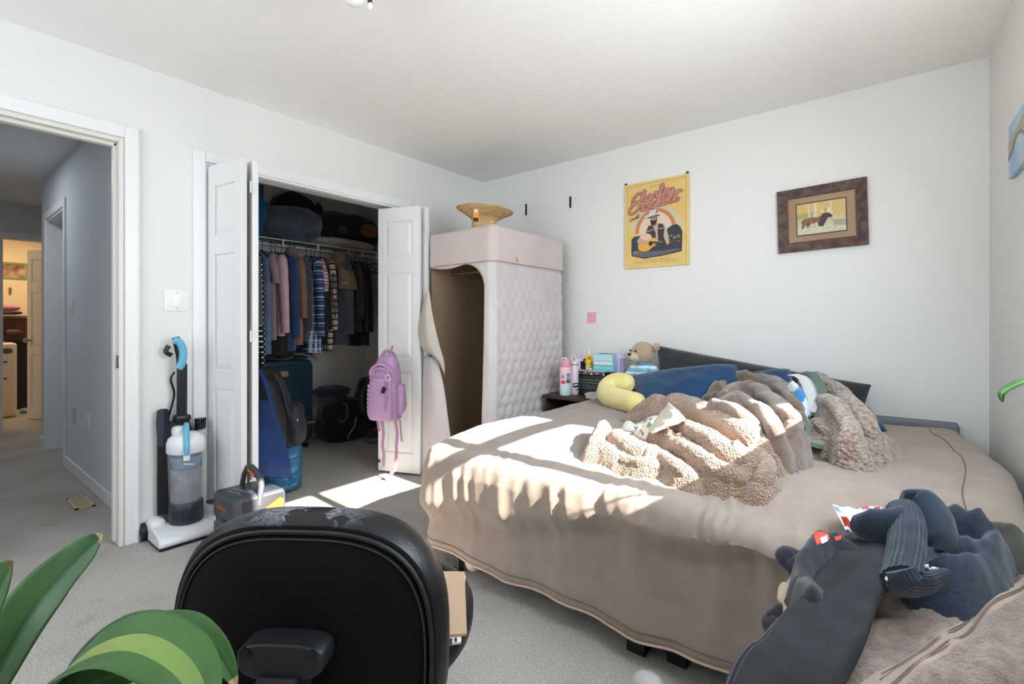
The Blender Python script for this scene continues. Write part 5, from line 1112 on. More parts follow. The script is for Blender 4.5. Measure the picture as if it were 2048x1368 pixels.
for i in range(5): boxo('icon', (px0+0.055+i*0.02, py0+0.075+i*0.004, pz+0.0015), (px0+0.062+i*0.02, py0+0.078+i*0.004, pz+0.003), wht_s, ps); boxo('icon', (px0+0.075+i*0.02, py0+0.045+i*0.004, pz+0.0015), (px0+0.083+i*0.02, py0+0.048+i*0.004, pz+0.003), wht_s, ps)
# water jug
jug_m = bpy.data.materials.new('jug_blue'); jug_m.use_nodes = True; _b = jug_m.node_tree.nodes['Principled BSDF']; _b.inputs['Base Color'].default_value = lin((44, 116, 160)); _b.inputs['Roughness'].default_value = 0.1; _b.inputs['Alpha'].default_value = 0.6
jc = (-0.21, 1.585, 0.0)
jg = thing('water_jug', 'blue clear plastic water jug on the carpet under the hanging bags', 'jug', jc)
MB().lathe([(0.001, 0.004), (0.10, 0.004), (0.118, 0.02), (0.118, 0.09), (0.110, 0.105), (0.118, 0.12), (0.118, 0.20), (0.110, 0.215), (0.118, 0.23), (0.118, 0.30), (0.108, 0.315), (0.116, 0.33), (0.112, 0.38), (0.06, 0.45), (0.03, 0.465)], jc, 32).obj('shell', jug_m, jg)
MB().lathe([(0.001, 0.01), (0.10, 0.01), (0.113, 0.03), (0.113, 0.215), (0.001, 0.216)], jc, 28).obj('water', M('water_blue', (56, 120, 156), 0.1), jg)
MB().lathe([(0.031, 0.455), (0.034, 0.46), (0.034, 0.485), (0.001, 0.49)], jc, 20).obj('cap', M('cap_white', (226, 220, 222), 0.4), jg)
# black backpack and blue tote hanging from the near bifold leaf
bpk = thing('backpack', 'black backpack hanging on the inner side of the near closet door', 'backpack', (-0.14, 1.42, 0.55))
def rot_lump(name, c, r, mat, ang, amp, fr, seed, par, tiltx=0.0):
    mb = MB(); 
    def fn(d): e = (abs(d.x)**2.8+abs(d.y)**2.8+abs(d.z)**2.8)**(-1/2.8); return e*(1+amp*(noise.noise(d*fr+Vector((seed, 0, 0)))+0.6*(0.4-abs(noise.noise(d*fr*2.2+Vector((0, seed, 0)))))))
    mb.sphere((0, 0, 0), r, 44, 32, fn); mb.xf(Matrix.Translation(Vector(c)) @ Matrix.Rotation(ang, 4, 'Z') @ Matrix.Rotation(tiltx, 4, 'Y')); return mb.obj(name, mat, par)
rot_lump('main_pocket', (-0.13, 1.44, 0.575), (0.14, 0.115, 0.245), M('black_nylon', (30, 31, 38), 0.65, bump=0.2), 0.35, 0.16, 1.7, 71, bpk, -0.22)
rot_lump('front_pocket', (-0.07, 1.555, 0.47), (0.11, 0.075, 0.15), M('black_nylon', (30, 31, 38), 0.65), 0.35, 0.14, 2.0, 73, bpk, -0.2)
MB().tube(spline([(-0.02, 1.44, 0.80), (0.02, 1.47, 0.72), (0.015, 1.50, 0.60), (0.02, 1.53, 0.50)], 14), 0.014, 8, flat=((1, 0, 0), 0.5)).obj('strap', M('black_nylon2', (22, 22, 27), 0.6), bpk)
q = onx(593, 838, 0.03); MB().tube([q, q+Vector((0.004, 0.01, -0.05))], 0.009, 8).obj('charm', M('charm_silver', (190, 188, 184), 0.3, metal=0.6), bpk); MB().tube(spline([q, q+Vector((0, 0.02, 0.015)), q+Vector((0, 0.035, -0.02))], 8), 0.004, 6).obj('charm_cord', bplast, bpk)
tote_m = M('navy_canvas', (28, 58, 112), 0.9, col2=(22, 46, 96), nscale=8, bump=0.3, bscale=220)
tt = thing('tote_bag', 'blue canvas tote bag hanging below the black backpack', 'bag', (0.02, 1.34, 0.4))
TB = MB()
def totef(u, v):
    z = lerp(0.66, 0.185, v); hw_ = lerp(0.03, 0.10, smoothstep(0, 0.8, v)); a = 2*pi*u; th_ = lerp(0.02, 0.055, v)*(0.3+0.7*smoothstep(1.0, 0.85, v))
    return (0.075+hw_*cos(a)*0.35+th_*sin(a)*0.9+0.012*sin(v*6+u*9), 1.345+hw_*cos(a)*0.9+th_*sin(a)*0.2+0.05*v, z-0.05*cos(a)*v*0.6+0.008*noise.noise((u*7, v*5, 1)))
TB.grid(totef, 40, 24, closed_u=True); TB.obj('bag', tote_m, tt)
for k in (0, 0.025): MB().tube(spline([(0.075+k, 1.36, 0.66), (0.07+k, 1.335, 0.76), (0.055+k, 1.31, 0.84)], 10), 0.012, 8, flat=((1, 0, 0), 0.3)).obj('handle', tote_m, tt)

# ---------------------------------------------------------------- pink backpack on the far bifold door
mauve_m = M('orchid_nylon', (184, 146, 182), 0.6, col2=(174, 136, 172), nscale=5, bump=0.15, bscale=150); mauve_d = M('orchid_strap', (164, 124, 156), 0.7)
nD = Vector((0.371, -0.928, 0)); eD = Vector((0.928, 0.371, 0))
pc = ony(787, 770, 2.17); pc = Vector((pc.x, pc.y, 0))
pb = thing('backpack', 'orchid pink backpack hung on the open closet door', 'backpack', (pc.x, pc.y, 0.66))
def bpt(u, d, z): return pc+eD*u+nD*d+Vector((0, 0, z))
rings = []
for (z, w, d, du) in ((0.445, 0.06, 0.03, 0.0), (0.45, 0.098, 0.055, 0.0), (0.475, 0.112, 0.078, -0.004), (0.55, 0.112, 0.083, -0.006), (0.65, 0.103, 0.078, -0.002), (0.74, 0.098, 0.072, 0.004), (0.81, 0.090, 0.062, 0.008), (0.86, 0.078, 0.05, 0.01), (0.895, 0.055, 0.034, 0.012), (0.905, 0.02, 0.012, 0.012)):
    ring = []
    for j in range(30):
        a = 2*pi*j/30; ca, sa = cos(a), sin(a); fx = abs(ca)**0.6*(1 if ca > 0 else -1); fy = abs(sa)**0.7*(1 if sa > 0 else -1)
        ww_ = 1+0.06*noise.noise((fx*3, fy*3, z*11)); ring.append(bpt(w*fx*ww_+du, d*fy*ww_+0.095, z))
    rings.append(ring)
MB().loft(rings).obj('body', mauve_m, pb, sub=1)
# front pocket with an open, folded top
rings = []
for (z, w, d) in ((0.455, 0.07, 0.03), (0.462, 0.094, 0.048), (0.52, 0.100, 0.056), (0.62, 0.094, 0.052), (0.70, 0.088, 0.046), (0.735, 0.088, 0.042), (0.738, 0.082, 0.034)):
    ring = []
    for j in range(26):
        a = 2*pi*j/26; ca, sa = cos(a), sin(a); fx = abs(ca)**0.6*(1 if ca > 0 else -1); fy = abs(sa)**0.7*(1 if sa > 0 else -1); ring.append(bpt(w*fx-0.006, 0.145+d*fy*(1+0.08*noise.noise((fx*4, z*14, 2))), z))
    rings.append(ring)
MB().loft(rings).obj('front_pocket', mauve_m, pb, sub=1)
MB().tube(spline([bpt(-0.085, 0.16, 0.745), bpt(-0.03, 0.19, 0.735), bpt(0.03, 0.185, 0.733), bpt(0.085, 0.155, 0.742)], 14), 0.014, 8, flat=(nD, 0.4)).obj('pocket_band', mauve_m, pb)
for r_, zc in ((0.082, 0.775), (0.060, 0.765)): MB().tube(spline([bpt(-r_, 0.155, zc-0.03), bpt(-r_*0.9, 0.165, zc+0.03), bpt(0, 0.175, zc+0.068*r_/0.082), bpt(r_*0.9, 0.16, zc+0.03), bpt(r_, 0.15, zc-0.03)], 20), 0.011, 8).obj('flap_fold', mauve_m, pb)
MB().tube(spline([bpt(-0.045, 0.085, 0.885), bpt(-0.02, 0.07, 0.925), bpt(0.03, 0.06, 0.915), bpt(0.07, 0.075, 0.86), bpt(0.095, 0.10, 0.80)], 16), 0.013, 8, flat=(nD, 0.45)).obj('shoulder_strap', mauve_d, pb)
MB().tube(spline([bpt(0.005, 0.02, 0.96), bpt(0.01, 0.05, 0.93), bpt(0.012, 0.09, 0.895)], 8), 0.008, 6).obj('top_loop', mauve_d, pb)
for (u0, u1, z0, z1) in ((-0.055, -0.060, 0.46, 0.10), (0.055, 0.032, 0.46, 0.085)):
    MB().tube(spline([bpt(u0, 0.075, z0), bpt(u0+0.004, 0.05, 0.36), bpt(u0-0.008, 0.04, 0.26), bpt((u0+u1)/2, 0.035, 0.2), bpt(u1, 0.035, z1)], 24), 0.012, 6, flat=(nD, 0.22)).obj('hanging_strap', mauve_d, pb)
MB().tube([bpt(0.025, 0.036, 0.09), bpt(0.005, 0.05, 0.055)], 0.014, 6, flat=(nD, 0.25)).obj('strap_end', M('strap_plum', (130, 84, 118), 0.7), pb)
for (u, z0, z1, w) in ((0.098, 0.45, 0.30, 0.008), (-0.082, 0.45, 0.36, 0.010)): MB().tube([bpt(u, 0.08, z0), bpt(u+0.003, 0.06, z1)], w, 6, flat=(nD, 0.3)).obj('compression_strap', mauve_d, pb)
MB().tube(spline([bpt(0.06, 0.19, 0.725), bpt(0.062, 0.20, 0.66), bpt(0.058, 0.20, 0.58), bpt(0.056, 0.195, 0.53)], 12), 0.008, 6, flat=(nD, 0.35)).obj('zip_pull', mauve_d, pb)
rg = MB(); rg.tube([bpt(0.072+0.016*cos(a), 0.195, 0.755+0.022*sin(a)) for a in [2*pi*i/16 for i in range(17)]], 0.0045, 6); rg.obj('ring', M('pink_plastic', (226, 196, 214), 0.4), pb)
rg = MB(); rg.tube([bpt(-0.108+0.012*cos(a), 0.12, 0.775+0.013*sin(a)) for a in [2*pi*i/14 for i in range(15)]], 0.0045, 6); rg.obj('ring', M('pink_plastic', (226, 196, 214), 0.4), pb)
MB().tube([bpt(0.055, 0.205, 0.69), bpt(0.04, 0.205, 0.655)], [0.016, 0.012], 8).obj('tassel', navy_s, pb)
MB().tube(spline([bpt(-0.088, 0.17, 0.70), bpt(-0.10, 0.16, 0.62), bpt(-0.115, 0.14, 0.53), bpt(-0.125, 0.12, 0.485)], 14), 0.010, 6).obj('lanyard', plaid('lanyard', (200, 190, 196), [('z', 0.03, 0, 0.5, (60, 84, 100), 0.9)]), pb)
MB().tube(spline([bpt(-0.09, 0.10, 0.80), bpt(-0.118, 0.09, 0.68), bpt(-0.122, 0.085, 0.55)], 10), 0.010, 8, flat=(nD, 0.5)).obj('side_strap', mauve_m, pb)
MB().tube([bpt(0.11, 0.09, 0.70), bpt(0.118, 0.09, 0.56), bpt(0.112, 0.09, 0.50)], [0.028, 0.034, 0.02], 10).obj('side_pocket', mauve_m, pb)
rg = MB(); rg.tube([bpt(0.128+0.014*cos(a), 0.09, 0.50+0.018*sin(a)) for a in [2*pi*i/12 for i in range(13)]], 0.005, 6); rg.obj('ring', M('pink_plastic', (226, 196, 214), 0.4), pb)

# ================================================================ OFFICE CHAIR
lea = bpy.data.materials.new('worn_black_leather'); lea.use_nodes = True
def _lea(m):
    nt = m.node_tree; b = nt.nodes['Principled BSDF']; b.inputs['Specular IOR Level'].default_value = 0.4
    tc = nt.nodes.new('ShaderNodeTexCoord'); n = nt.nodes.new('ShaderNodeTexNoise'); n.inputs['Scale'].default_value = 13; n.inputs['Detail'].default_value = 6; nt.links.new(tc.outputs['Object'], n.inputs['Vector'])
    sp = nt.nodes.new('ShaderNodeSeparateXYZ'); nt.links.new(tc.outputs['Object'], sp.inputs[0])
    zr = nt.nodes.new('ShaderNodeMapRange'); zr.inputs[1].default_value = 0.768; zr.inputs[2].default_value = 0.782; nt.links.new(sp.outputs[2], zr.inputs[0])
    xr = nt.nodes.new('ShaderNodeMapRange'); xr.inputs[1].default_value = 2.38; xr.inputs[2].default_value = 2.27; nt.links.new(sp.outputs[0], xr.inputs[0])
    k = mnode(nt, 'MULTIPLY', mnode(nt, 'MULTIPLY', zr.outputs[0], xr.outputs[0]), mnode(nt, 'GREATER_THAN', n.outputs[0], 0.47))
    f = nt.nodes.new('ShaderNodeTexNoise'); f.inputs['Scale'].default_value = 150; nt.links.new(tc.outputs['Object'], f.inputs['Vector'])
    gr = nt.nodes.new('ShaderNodeValToRGB'); gr.color_ramp.elements[0].color = lin((70, 72, 80)); gr.color_ramp.elements[1].color = lin((132, 134, 142)); gr.color_ramp.elements[0].position = 0.35; gr.color_ramp.elements[1].position = 0.65; nt.links.new(f.outputs[0], gr.inputs[0])
    mx = nt.nodes.new('ShaderNodeMix'); mx.data_type = 'RGBA'; mx.inputs[6].default_value = lin((20, 21, 25)); nt.links.new(k, mx.inputs[0]); nt.links.new(gr.outputs[0], mx.inputs[7]); nt.links.new(mx.outputs[2], b.inputs['Base Color'])
    ro = nt.nodes.new('ShaderNodeMapRange'); ro.inputs[3].default_value = 0.36; ro.inputs[4].default_value = 0.95; nt.links.new(k, ro.inputs[0]); nt.links.new(ro.outputs[0], b.inputs['Roughness'])
    bp = nt.nodes.new('ShaderNodeBump'); bp.inputs['Strength'].default_value = 0.07; bp.inputs['Distance'].default_value = 0.01; nt.links.new(f.outputs[0], bp.inputs['Height']); nt.links.new(bp.outputs[0], b.inputs['Normal'])
_lea(lea)
shell_m = M('black_vinyl', (11, 10, 10), 0.75, bump=0.1, bscale=400, spec=0.15)
cf = Vector((-0.585, 0.811, 0)).normalized(); cs = Vector((cf.y, -cf.x, 0))
cb = Vector((2.272, 0.409, -0.022))
ch = thing('office_chair', 'worn black leather office chair seen from behind', 'chair', (cb.x+cf.x*0.25, cb.y+cf.y*0.25, 0))
def cpt(u, d, z): return cb+cs*u+cf*d+Vector((0, 0, z))
def sup(a, rx_, rz, p): ca, sa = cos(a), sin(a); return rx_*abs(ca)**(2/p)*(1 if ca > 0 else -1), rz*abs(sa)**(2/p)*(1 if sa > 0 else -1)
CBZ, HWc, HHc = 0.566, 0.243, 0.240
def back_ring(s, d, p=2.9, n=64):
    r = []
    for i in range(n):
        a = 2*pi*i/n; u, z = sup(a, HWc*s, HHc*s, p); taper = 1-0.06*smoothstep(0.0, -0.24, z); r.append(cpt(u*taper, d-0.02*(u/HWc)**2*-1.0+0.03*(z/HHc)**2*0.3, CBZ+z))
    return r
MB().loft([back_ring(0.90, -0.002), back_ring(0.955, -0.004), back_ring(0.99, 0.012), back_ring(1.0, 0.035), back_ring(0.985, 0.062), back_ring(0.94, 0.085), back_ring(0.85, 0.098), back_ring(0.5, 0.104), back_ring(0.05, 0.106)]).obj('back_cushion', lea, ch)
MB().loft([back_ring(0.02, -0.022), back_ring(0.5, -0.021), back_ring(0.80, -0.016), back_ring(0.88, -0.010), back_ring(0.905, 0.004)]).obj('back_shell', shell_m, ch)
pr = back_ring(0.912, -0.006); MB().tube(pr+[pr[0]], 0.0045, 6).obj('piping', M('piping_black', (30, 29, 28), 0.5), ch)
pr = back_ring(0.875, -0.013); MB().tube(pr+[pr[0]], 0.0018, 5).obj('stitching', M('stitch_black', (34, 33, 32), 0.7), ch)
brk = M('bracket_plastic', (26, 27, 32), 0.45)
bk = MB(); 
def brp(pts, d0, d1):
    bk.loft([[cpt(u*0.94, d0-0.002, z) for u, z in pts], [cpt(u, d0+0.004, z) for u, z in pts], [cpt(u, d1, z) for u, z in pts]])
op = []
for i in range(28):
    a = 2*pi*i/28; u, z = sup(a, 0.070, 0.026, 3.2); op.append((u-0.006*0, 0.612+z-0.010*(1-abs(u)/0.07)*(1 if z < 0 else 0)))
brp(op, -0.062, -0.018); bk.obj('bracket', brk, ch, bevel=0.003)
for u in (-0.054, 0.052): MB().lathe([(0.001, 0), (0.009, 0), (0.009, 0.004), (0.001, 0.006)], (0, 0, 0), 16, axis='y').xf(Matrix.Translation(cpt(u, -0.066, 0.624)) @ Matrix((cs, cf, Vector((0, 0, 1)))).transposed().to_4x4()).obj('screw', M('screw_black', (10, 10, 11), 0.3), ch)
MB().loft([[cpt(u, d, 0.607) for u, d in ((-0.032, -0.062), (0.032, -0.062), (0.032, -0.02), (-0.032, -0.02))], [cpt(u, d, 0.592) for u, d in ((-0.028, -0.062), (0.028, -0.062), (0.028, -0.02), (-0.028, -0.02))]]).obj('bracket_neck', brk, ch)
for i in range(14):
    z = 0.585-i*0.0155; w = 0.033; MB().loft([[cpt(u, dd, z+dz) for u, dd in ((-w*k, -0.075*k2), (w*k, -0.075*k2), (w*k, -0.020), (-w*k, -0.020))] for dz, k, k2 in ((0.0065, 0.86, 0.93), (0.0, 1.0, 1.0), (-0.0065, 0.86, 0.93))]).obj('bellows_rib', brk, ch)
MB().tube([cpt(0, -0.045, 0.58), cpt(0, -0.05, 0.42), cpt(0, -0.02, 0.385), cpt(0, 0.25, 0.38)], 0.016, 8).obj('spine_bar', brk, ch)
sc = cb+cf*0.31+cs*0.012
def seat_ring(s, z, n=56):
    r = []
    for i in range(n): a = 2*pi*i/n; u, v = sup(a, 0.235*s, 0.225*s, 2.5); r.append(sc+cs*u+cf*v+Vector((0, 0, z)))
    return r
MB().loft([seat_ring(0.6, 0.415), seat_ring(0.93, 0.42), seat_ring(1.0, 0.445), seat_ring(1.0, 0.47), seat_ring(0.96, 0.492), seat_ring(0.86, 0.50), seat_ring(0.80, 0.497), seat_ring(0.6, 0.494), seat_ring(0.05, 0.492)]).obj('seat', lea, ch)
pr = seat_ring(0.84, 0.4995); MB().tube(pr+[pr[0]], 0.0022, 5).obj('seat_seam', M('stitch_black', (34, 33, 32), 0.7), ch)
MB().rbox((sc.x, sc.y, 0.40), (0.2, 0.2, 0.035), 0.01).obj('seat_plate', brk, ch)
MB().lathe([(0.022, 0.12), (0.022, 0.26), (0.014, 0.26), (0.014, 0.39)], (sc.x, sc.y, 0), 16).obj('gas_lift', brk, ch)
for k in range(5):
    a = radians(20)+k*2*pi/5; e = (sc.x+0.29*cos(a), sc.y+0.29*sin(a)); MB().tube([(sc.x, sc.y, 0.115), (lerp(sc.x, e[0], 0.6), lerp(sc.y, e[1], 0.6), 0.095), (e[0], e[1], 0.07)], [0.035, 0.024, 0.016], 8).obj('base_leg', brk, ch)
    MB().lathe([(0.001, -0.02), (0.026, -0.018), (0.028, 0.0), (0.026, 0.018), (0.001, 0.02)], (0, 0, 0), 16, axis='x').xf(Matrix.Translation((e[0], e[1], 0.028)) @ Matrix.Rotation(a+pi/2, 4, 'Z')).obj('caster', brk, ch)
# cardboard and papers on the seat
cbm = M('cardboard', (190, 162, 132), 0.85, bump=0.15, bscale=70, btype='wave')
q = [onz(862, 1146, 0.508), onz(929, 1147, 0.508), onz(934, 1272, 0.508), onz(866, 1277, 0.508)]
tag(MB().add([tuple(p) for p in q]+[tuple(p+Vector((0, 0, 0.005))) for p in q], [(0, 3, 2, 1), (4, 5, 6, 7), (0, 1, 5, 4), (1, 2, 6, 5), (2, 3, 7, 6), (3, 0, 4, 7)]).obj('cardboard_sheet', cbm, smooth=False), 'flat brown cardboard piece lying on the office chair seat', 'cardboard')
q = [onz(868, 1152, 0.5035), onz(931, 1153, 0.5035), onz(922, 1288, 0.5035), onz(878, 1294, 0.5035)]
bkk = MB().add([tuple(p) for p in q]+[tuple(p+Vector((0, 0, 0.004))) for p in q], [(0, 3, 2, 1), (4, 5, 6, 7), (0, 1, 5, 4), (1, 2, 6, 5), (2, 3, 7, 6), (3, 0, 4, 7)]).obj('printed_sheet_paper', M('print_white', (226, 224, 226), 0.6), smooth=False)
tag(bkk, 'black and white printed magazine under the cardboard on the chair seat', 'magazine')
for pts in (((880, 1279), (905, 1277), (904, 1289), (880, 1292)), ((909, 1276), (914, 1276), (914, 1283), (909, 1284))):
    q = [onz(a, b, 0.508) for a, b in pts]; MB().add([tuple(p) for p in q]+[tuple(p+Vector((0, 0, 0.0006))) for p in q], [(0, 3, 2, 1), (4, 5, 6, 7), (0, 1, 5, 4), (1, 2, 6, 5), (2, 3, 7, 6), (3, 0, 4, 7)]).obj('print_block', M('print_plum', (52, 40, 48), 0.6), bkk, smooth=False)
# ================================================================ PILE OF CLOTHES AT THE NEAR RIGHT CORNER
throw_m = M('taupe_sherpa', (158, 138, 124), 0.97, col2=(128, 108, 96), nscale=38, bump=0.8, bscale=210, sheen=0.5); bandm = M('throw_band', (176, 158, 146), 0.95, col2=(168, 150, 138), nscale=20, bump=0.35, bscale=420)
ot = thing('ottoman', 'low ottoman wholly covered by the taupe sherpa throw at the foot of the bed', 'ottoman', (3.14, 1.10, 0))
MB().rbox((3.14, 1.10, 0.225), (0.42, 0.56, 0.42), 0.05, 3).obj('body', fab('ottoman_cloth', (70, 62, 58)), ot)
def P_(px, py, d): return ond(px, py, d)
rows = [[P_(1690, 1200, 1.13), P_(1820, 1168, 1.17), P_(1905, 1140, 1.20), P_(1975, 1118, 1.20), P_(2060, 1092, 1.20), P_(2150, 1088, 1.20)],
        [P_(1660, 1255, 1.03), P_(1800, 1225, 1.055), P_(1905, 1195, 1.07), P_(1985, 1172, 1.07), P_(2080, 1150, 1.07), P_(2200, 1145, 1.07)],
        [P_(1600, 1330, 0.92), P_(1750, 1295, 0.935), P_(1880, 1268, 0.945), P_(1980, 1245, 0.945), P_(2100, 1230, 0.945), P_(2240, 1225, 0.945)],
        [P_(1540, 1430, 0.83), P_(1710, 1400, 0.83), P_(1860, 1380, 0.82), P_(1990, 1360, 0.82), P_(2130, 1345, 0.82), P_(2300, 1340, 0.82)],
        [P_(1520, 1640, 0.76), P_(1700, 1640, 0.74), P_(1860, 1640, 0.73), P_(2010, 1640, 0.73), P_(2180, 1640, 0.73), P_(2400, 1640, 0.73)],
        [P_(1500, 1980, 0.74), P_(1700, 1980, 0.72), P_(1860, 1980, 0.71), P_(2010, 1980, 0.71), P_(2180, 1980, 0.71), P_(2400, 1980, 0.71)]]
NU, NV = 150, 150
R_s = [spline(r, NU+1) for r in rows]; colsT = [spline([r[i] for r in R_s], NV+1) for i in range(NU+1)]
def throw_pt(u, v):
    p = colsT[int(round(u*NU))][int(round(v*NV))].copy()
    w = 0.030*(0.4-abs(noise.noise((u*4.2-v*3.2, v*2.2+u*1.5, 2.0))))+0.012*noise.noise((u*9, v*9, 7))
    bandd = abs((u*1.0+v*1.35)-1.02)
    nub = 0.0035*(noise.noise((p.x*90, p.y*90, p.z*90))+0.5*noise.noise((p.x*190, p.y*190, p.z*190)))*smoothstep(0.085, 0.11, bandd)
    drop = 0.014*smoothstep(0.12, 0.09, bandd)
    p += Vector((-0.15, -0.35, 0.9))*(w+nub+drop*-0.4)
    if u < 0.06: p.z -= 0.10*smoothstep(0.06, 0.0, u)
    if v < 0.05: p.z -= 0.05*smoothstep(0.05, 0, v)
    return p
tm = MB(); tm.grid(throw_pt, NU, NV); th_o = tm.obj('sherpa_throw', throw_m); tag(th_o, 'taupe sherpa throw with a woven band covering the ottoman at the lower right', 'blanket')
th_o.data.materials.append(bandm)
for i, poly in enumerate(th_o.data.polygons):
    u = (i % NU)/NU; v = (i//NU)/NV
    if abs((u+v*1.35)-1.02) < 0.095: poly.material_index = 1
bl = [throw_pt(u, (1.02+k-u)/1.35) for k in () for u in ()]
for k in (-0.055, -0.035, 0.035, 0.055):
    pts = []
    for i in range(60):
        u = 0.25+0.7*i/59; v = (1.02+k-u)/1.35
        if 0.02 < v < 0.8: pts.append(throw_pt(round(u*NU)/NU, round(v*NV)/NV)+Vector((0, 0, 0.0015)))
    if len(pts) > 4: MB().tube(spline(pts[::4], 50), 0.0011, 4).obj('band_stitching', M('stitch_taupe', (128, 106, 96), 0.9), th_o)
# black jeans: one leg hanging towards the viewer
jm = M('black_denim', (34, 34, 37), 0.85, col2=(54, 54, 58), nscale=7, bump=0.3, bscale=500, contrast=(0.4, 0.75)); jst = M('denim_seam', (72, 68, 80), 0.9)
ctr = [P_(1770, 1075, 1.17), P_(1735, 1098, 1.14), P_(1705, 1150, 1.06), P_(1668, 1220, 0.97), P_(1618, 1300, 0.89), P_(1560, 1385, 0.83), P_(1500, 1500, 0.78), P_(1455, 1640, 0.75)]
CP = spline(ctr, 60); jr = []
jwid = Vector((RT[0], RT[1], 0.0))
for i, p in enumerate(CP):
    t = (CP[min(i+1, 59)]-CP[max(i-1, 0)]).normalized(); sd2 = (jwid*0.93+Vector((0, 0, 0.22))+Vector((FW[0], FW[1], 0))*0.25); sd2 = (sd2-t*sd2.dot(t)).normalized(); up = sd2.cross(t).normalized()
    if up.z < 0: up = -up
    w = lerp(0.058, 0.076, i/59)*(1+0.05*noise.noise((i*0.15, 1, 2))); th2 = 0.018*(0.55+0.45*smoothstep(0, 12, i))
    ring = []
    for j in range(36):
        a = 2*pi*j/36; ca, sa = cos(a), sin(a); wr2 = 0.007*noise.noise((ca*2.2, i*0.10, sa))+0.013*(0.4-abs(noise.noise((ca*1.8+i*0.05, i*0.20, 4)))); ring.append(p+sd2*w*abs(ca)**0.75*(1 if ca > 0 else -1)+up*(th2*abs(sa)**0.8*(1 if sa > 0 else -1)+wr2*(1 if sa > 0 else 0.2)))
    jr.append(ring)
jo = MB().loft(jr).obj('jeans', jm); tag(jo, 'washed black jeans whose leg hangs over the pile toward the viewer', 'jeans')
MB().tube([r[17]+Vector((0.002, 0, 0.004)) for r in jr], 0.0022, 5).obj('side_seam', jst, jo); MB().tube([r[15] for r in jr], 0.0012, 4).obj('seam_stitching', jst, jo)
pf = lambda x, y: bed_top(x, min(max(y, 1.5), 3.1)) - 0.05*smoothstep(1.5, 1.2, y)
def hp2(pts, r, h): hs = h if isinstance(h, (list, tuple)) else [h]*len(pts); return ([onz(p[0], p[1], 0.585+q) for p, q in zip(pts, hs)], r, list(hs))
tee = fab('charcoal_tee', (44, 46, 54), (38, 40, 48)); heath = fab('heather_navy', (48, 60, 76), (36, 46, 60), ns=90); olv = fab('olive_tee', (74, 76, 68), (66, 68, 60)); khaki = fab('khaki_cotton', (196, 176, 150), (186, 166, 140)); navyc = fab('midnight_cloth', (32, 34, 50), (26, 28, 42))
T1 = [hp2([(1616, 1050), (1620, 1022), (1642, 1004), (1672, 1004), (1700, 1018)], 0.042, [0.085, 0.10, 0.11, 0.11, 0.10]), hp2([(1622, 1056), (1634, 1078), (1652, 1078)], 0.040, [0.09, 0.09, 0.08]), hp2([(1646, 1018), (1668, 1036), (1692, 1042)], 0.034, [0.085, 0.095, 0.09]), hp2([(1640, 1042), (1664, 1044)], 0.055, 0.07)]
o1 = creases(heightfield(T1, 0.005, pf, rumple=0.02, kmax=50), pf, 0.026, 11, (1, 0.5), 0.4, 3.0).obj('tee_shirt', tee); tag(o1, 'charcoal tee shirt with a red and white print crumpled on the bed corner', 'shirt')
def patch(px4, d, mat, name, par):
    q = [P_(a, b, d) for a, b in px4]; nn = Vector((0, 0, 0.0012)); R_ = [[q[0], q[0].lerp(q[1], 0.5), q[1]], [q[3].lerp(q[0], 0.5), (q[0]+q[1]+q[2]+q[3])/4+Vector((0, 0, 0.003)), q[1].lerp(q[2], 0.5)], [q[3], q[3].lerp(q[2], 0.5), q[2]]]
    return sheetpatch(R_, name, mat, par, 0.0015, 8, 8, 0.001)
redp = M('print_red', (214, 74, 56), 0.7); whp = M('print_pale', (224, 226, 236), 0.7); skyp = M('print_sky', (160, 190, 206), 0.7)
dd = 1.235
drape(o1, [(1626, 1066), (1652, 1056), (1660, 1078), (1634, 1090)], redp, 'print', o1); drape(o1, [(1640, 1076), (1654, 1070), (1656, 1082), (1644, 1088)], whp, 'print', o1, 0.003); drape(o1, [(1668, 1074), (1684, 1070), (1682, 1079), (1672, 1082)], redp, 'print', o1)
wt = sheetpatch([[P_(1664, 1010, 1.33), P_(1700, 1018, 1.34), P_(1730, 1014, 1.34), P_(1765, 1016, 1.30)], [P_(1676, 1030, 1.27), P_(1700, 1032, 1.28), P_(1722, 1032, 1.27), P_(1750, 1040, 1.24)], [P_(1692, 1062, 1.21), P_(1702, 1060, 1.21), P_(1712, 1060, 1.21), P_(1725, 1062, 1.20)]], 'printed_shirt', whp, None, 0.004, 20, 14, 0.008, 4)
tag(wt, 'white shirt with orange and blue print wedged between the charcoal tee and the socks', 'shirt')
patch([(1681, 1032), (1694, 1034), (1710, 1058), (1695, 1064)], 1.222, redp, 'print', wt); patch([(1666, 1011), (1676, 1014), (1690, 1031), (1680, 1030)], 1.29, skyp, 'print', wt)
for pts in (((1722, 1012), (1738, 1011), (1738, 1018), (1724, 1019)), ((1748, 1013), (1760, 1013), (1760, 1019), (1750, 1020))): patch(pts, 1.285, M('print_coral', (214, 130, 130), 0.7), 'print', wt)
T2 = [hp2([(1838, 1012), (1870, 1002), (1915, 1002), (1955, 1014), (1980, 1034)], 0.040, [0.07, 0.085, 0.09, 0.085, 0.07]), hp2([(1982, 1045), (1965, 1068), (1940, 1082), (1905, 1092)], 0.042, [0.07, 0.07, 0.065, 0.06]), hp2([(1880, 1035), (1920, 1045), (1950, 1050)], 0.040, [0.075, 0.08, 0.075]), hp2([(1845, 1035), (1872, 1072), (1890, 1092)], 0.05, [0.07, 0.065, 0.05]), hp2([(1900, 1040), (1930, 1065)], 0.08, 0.05)]
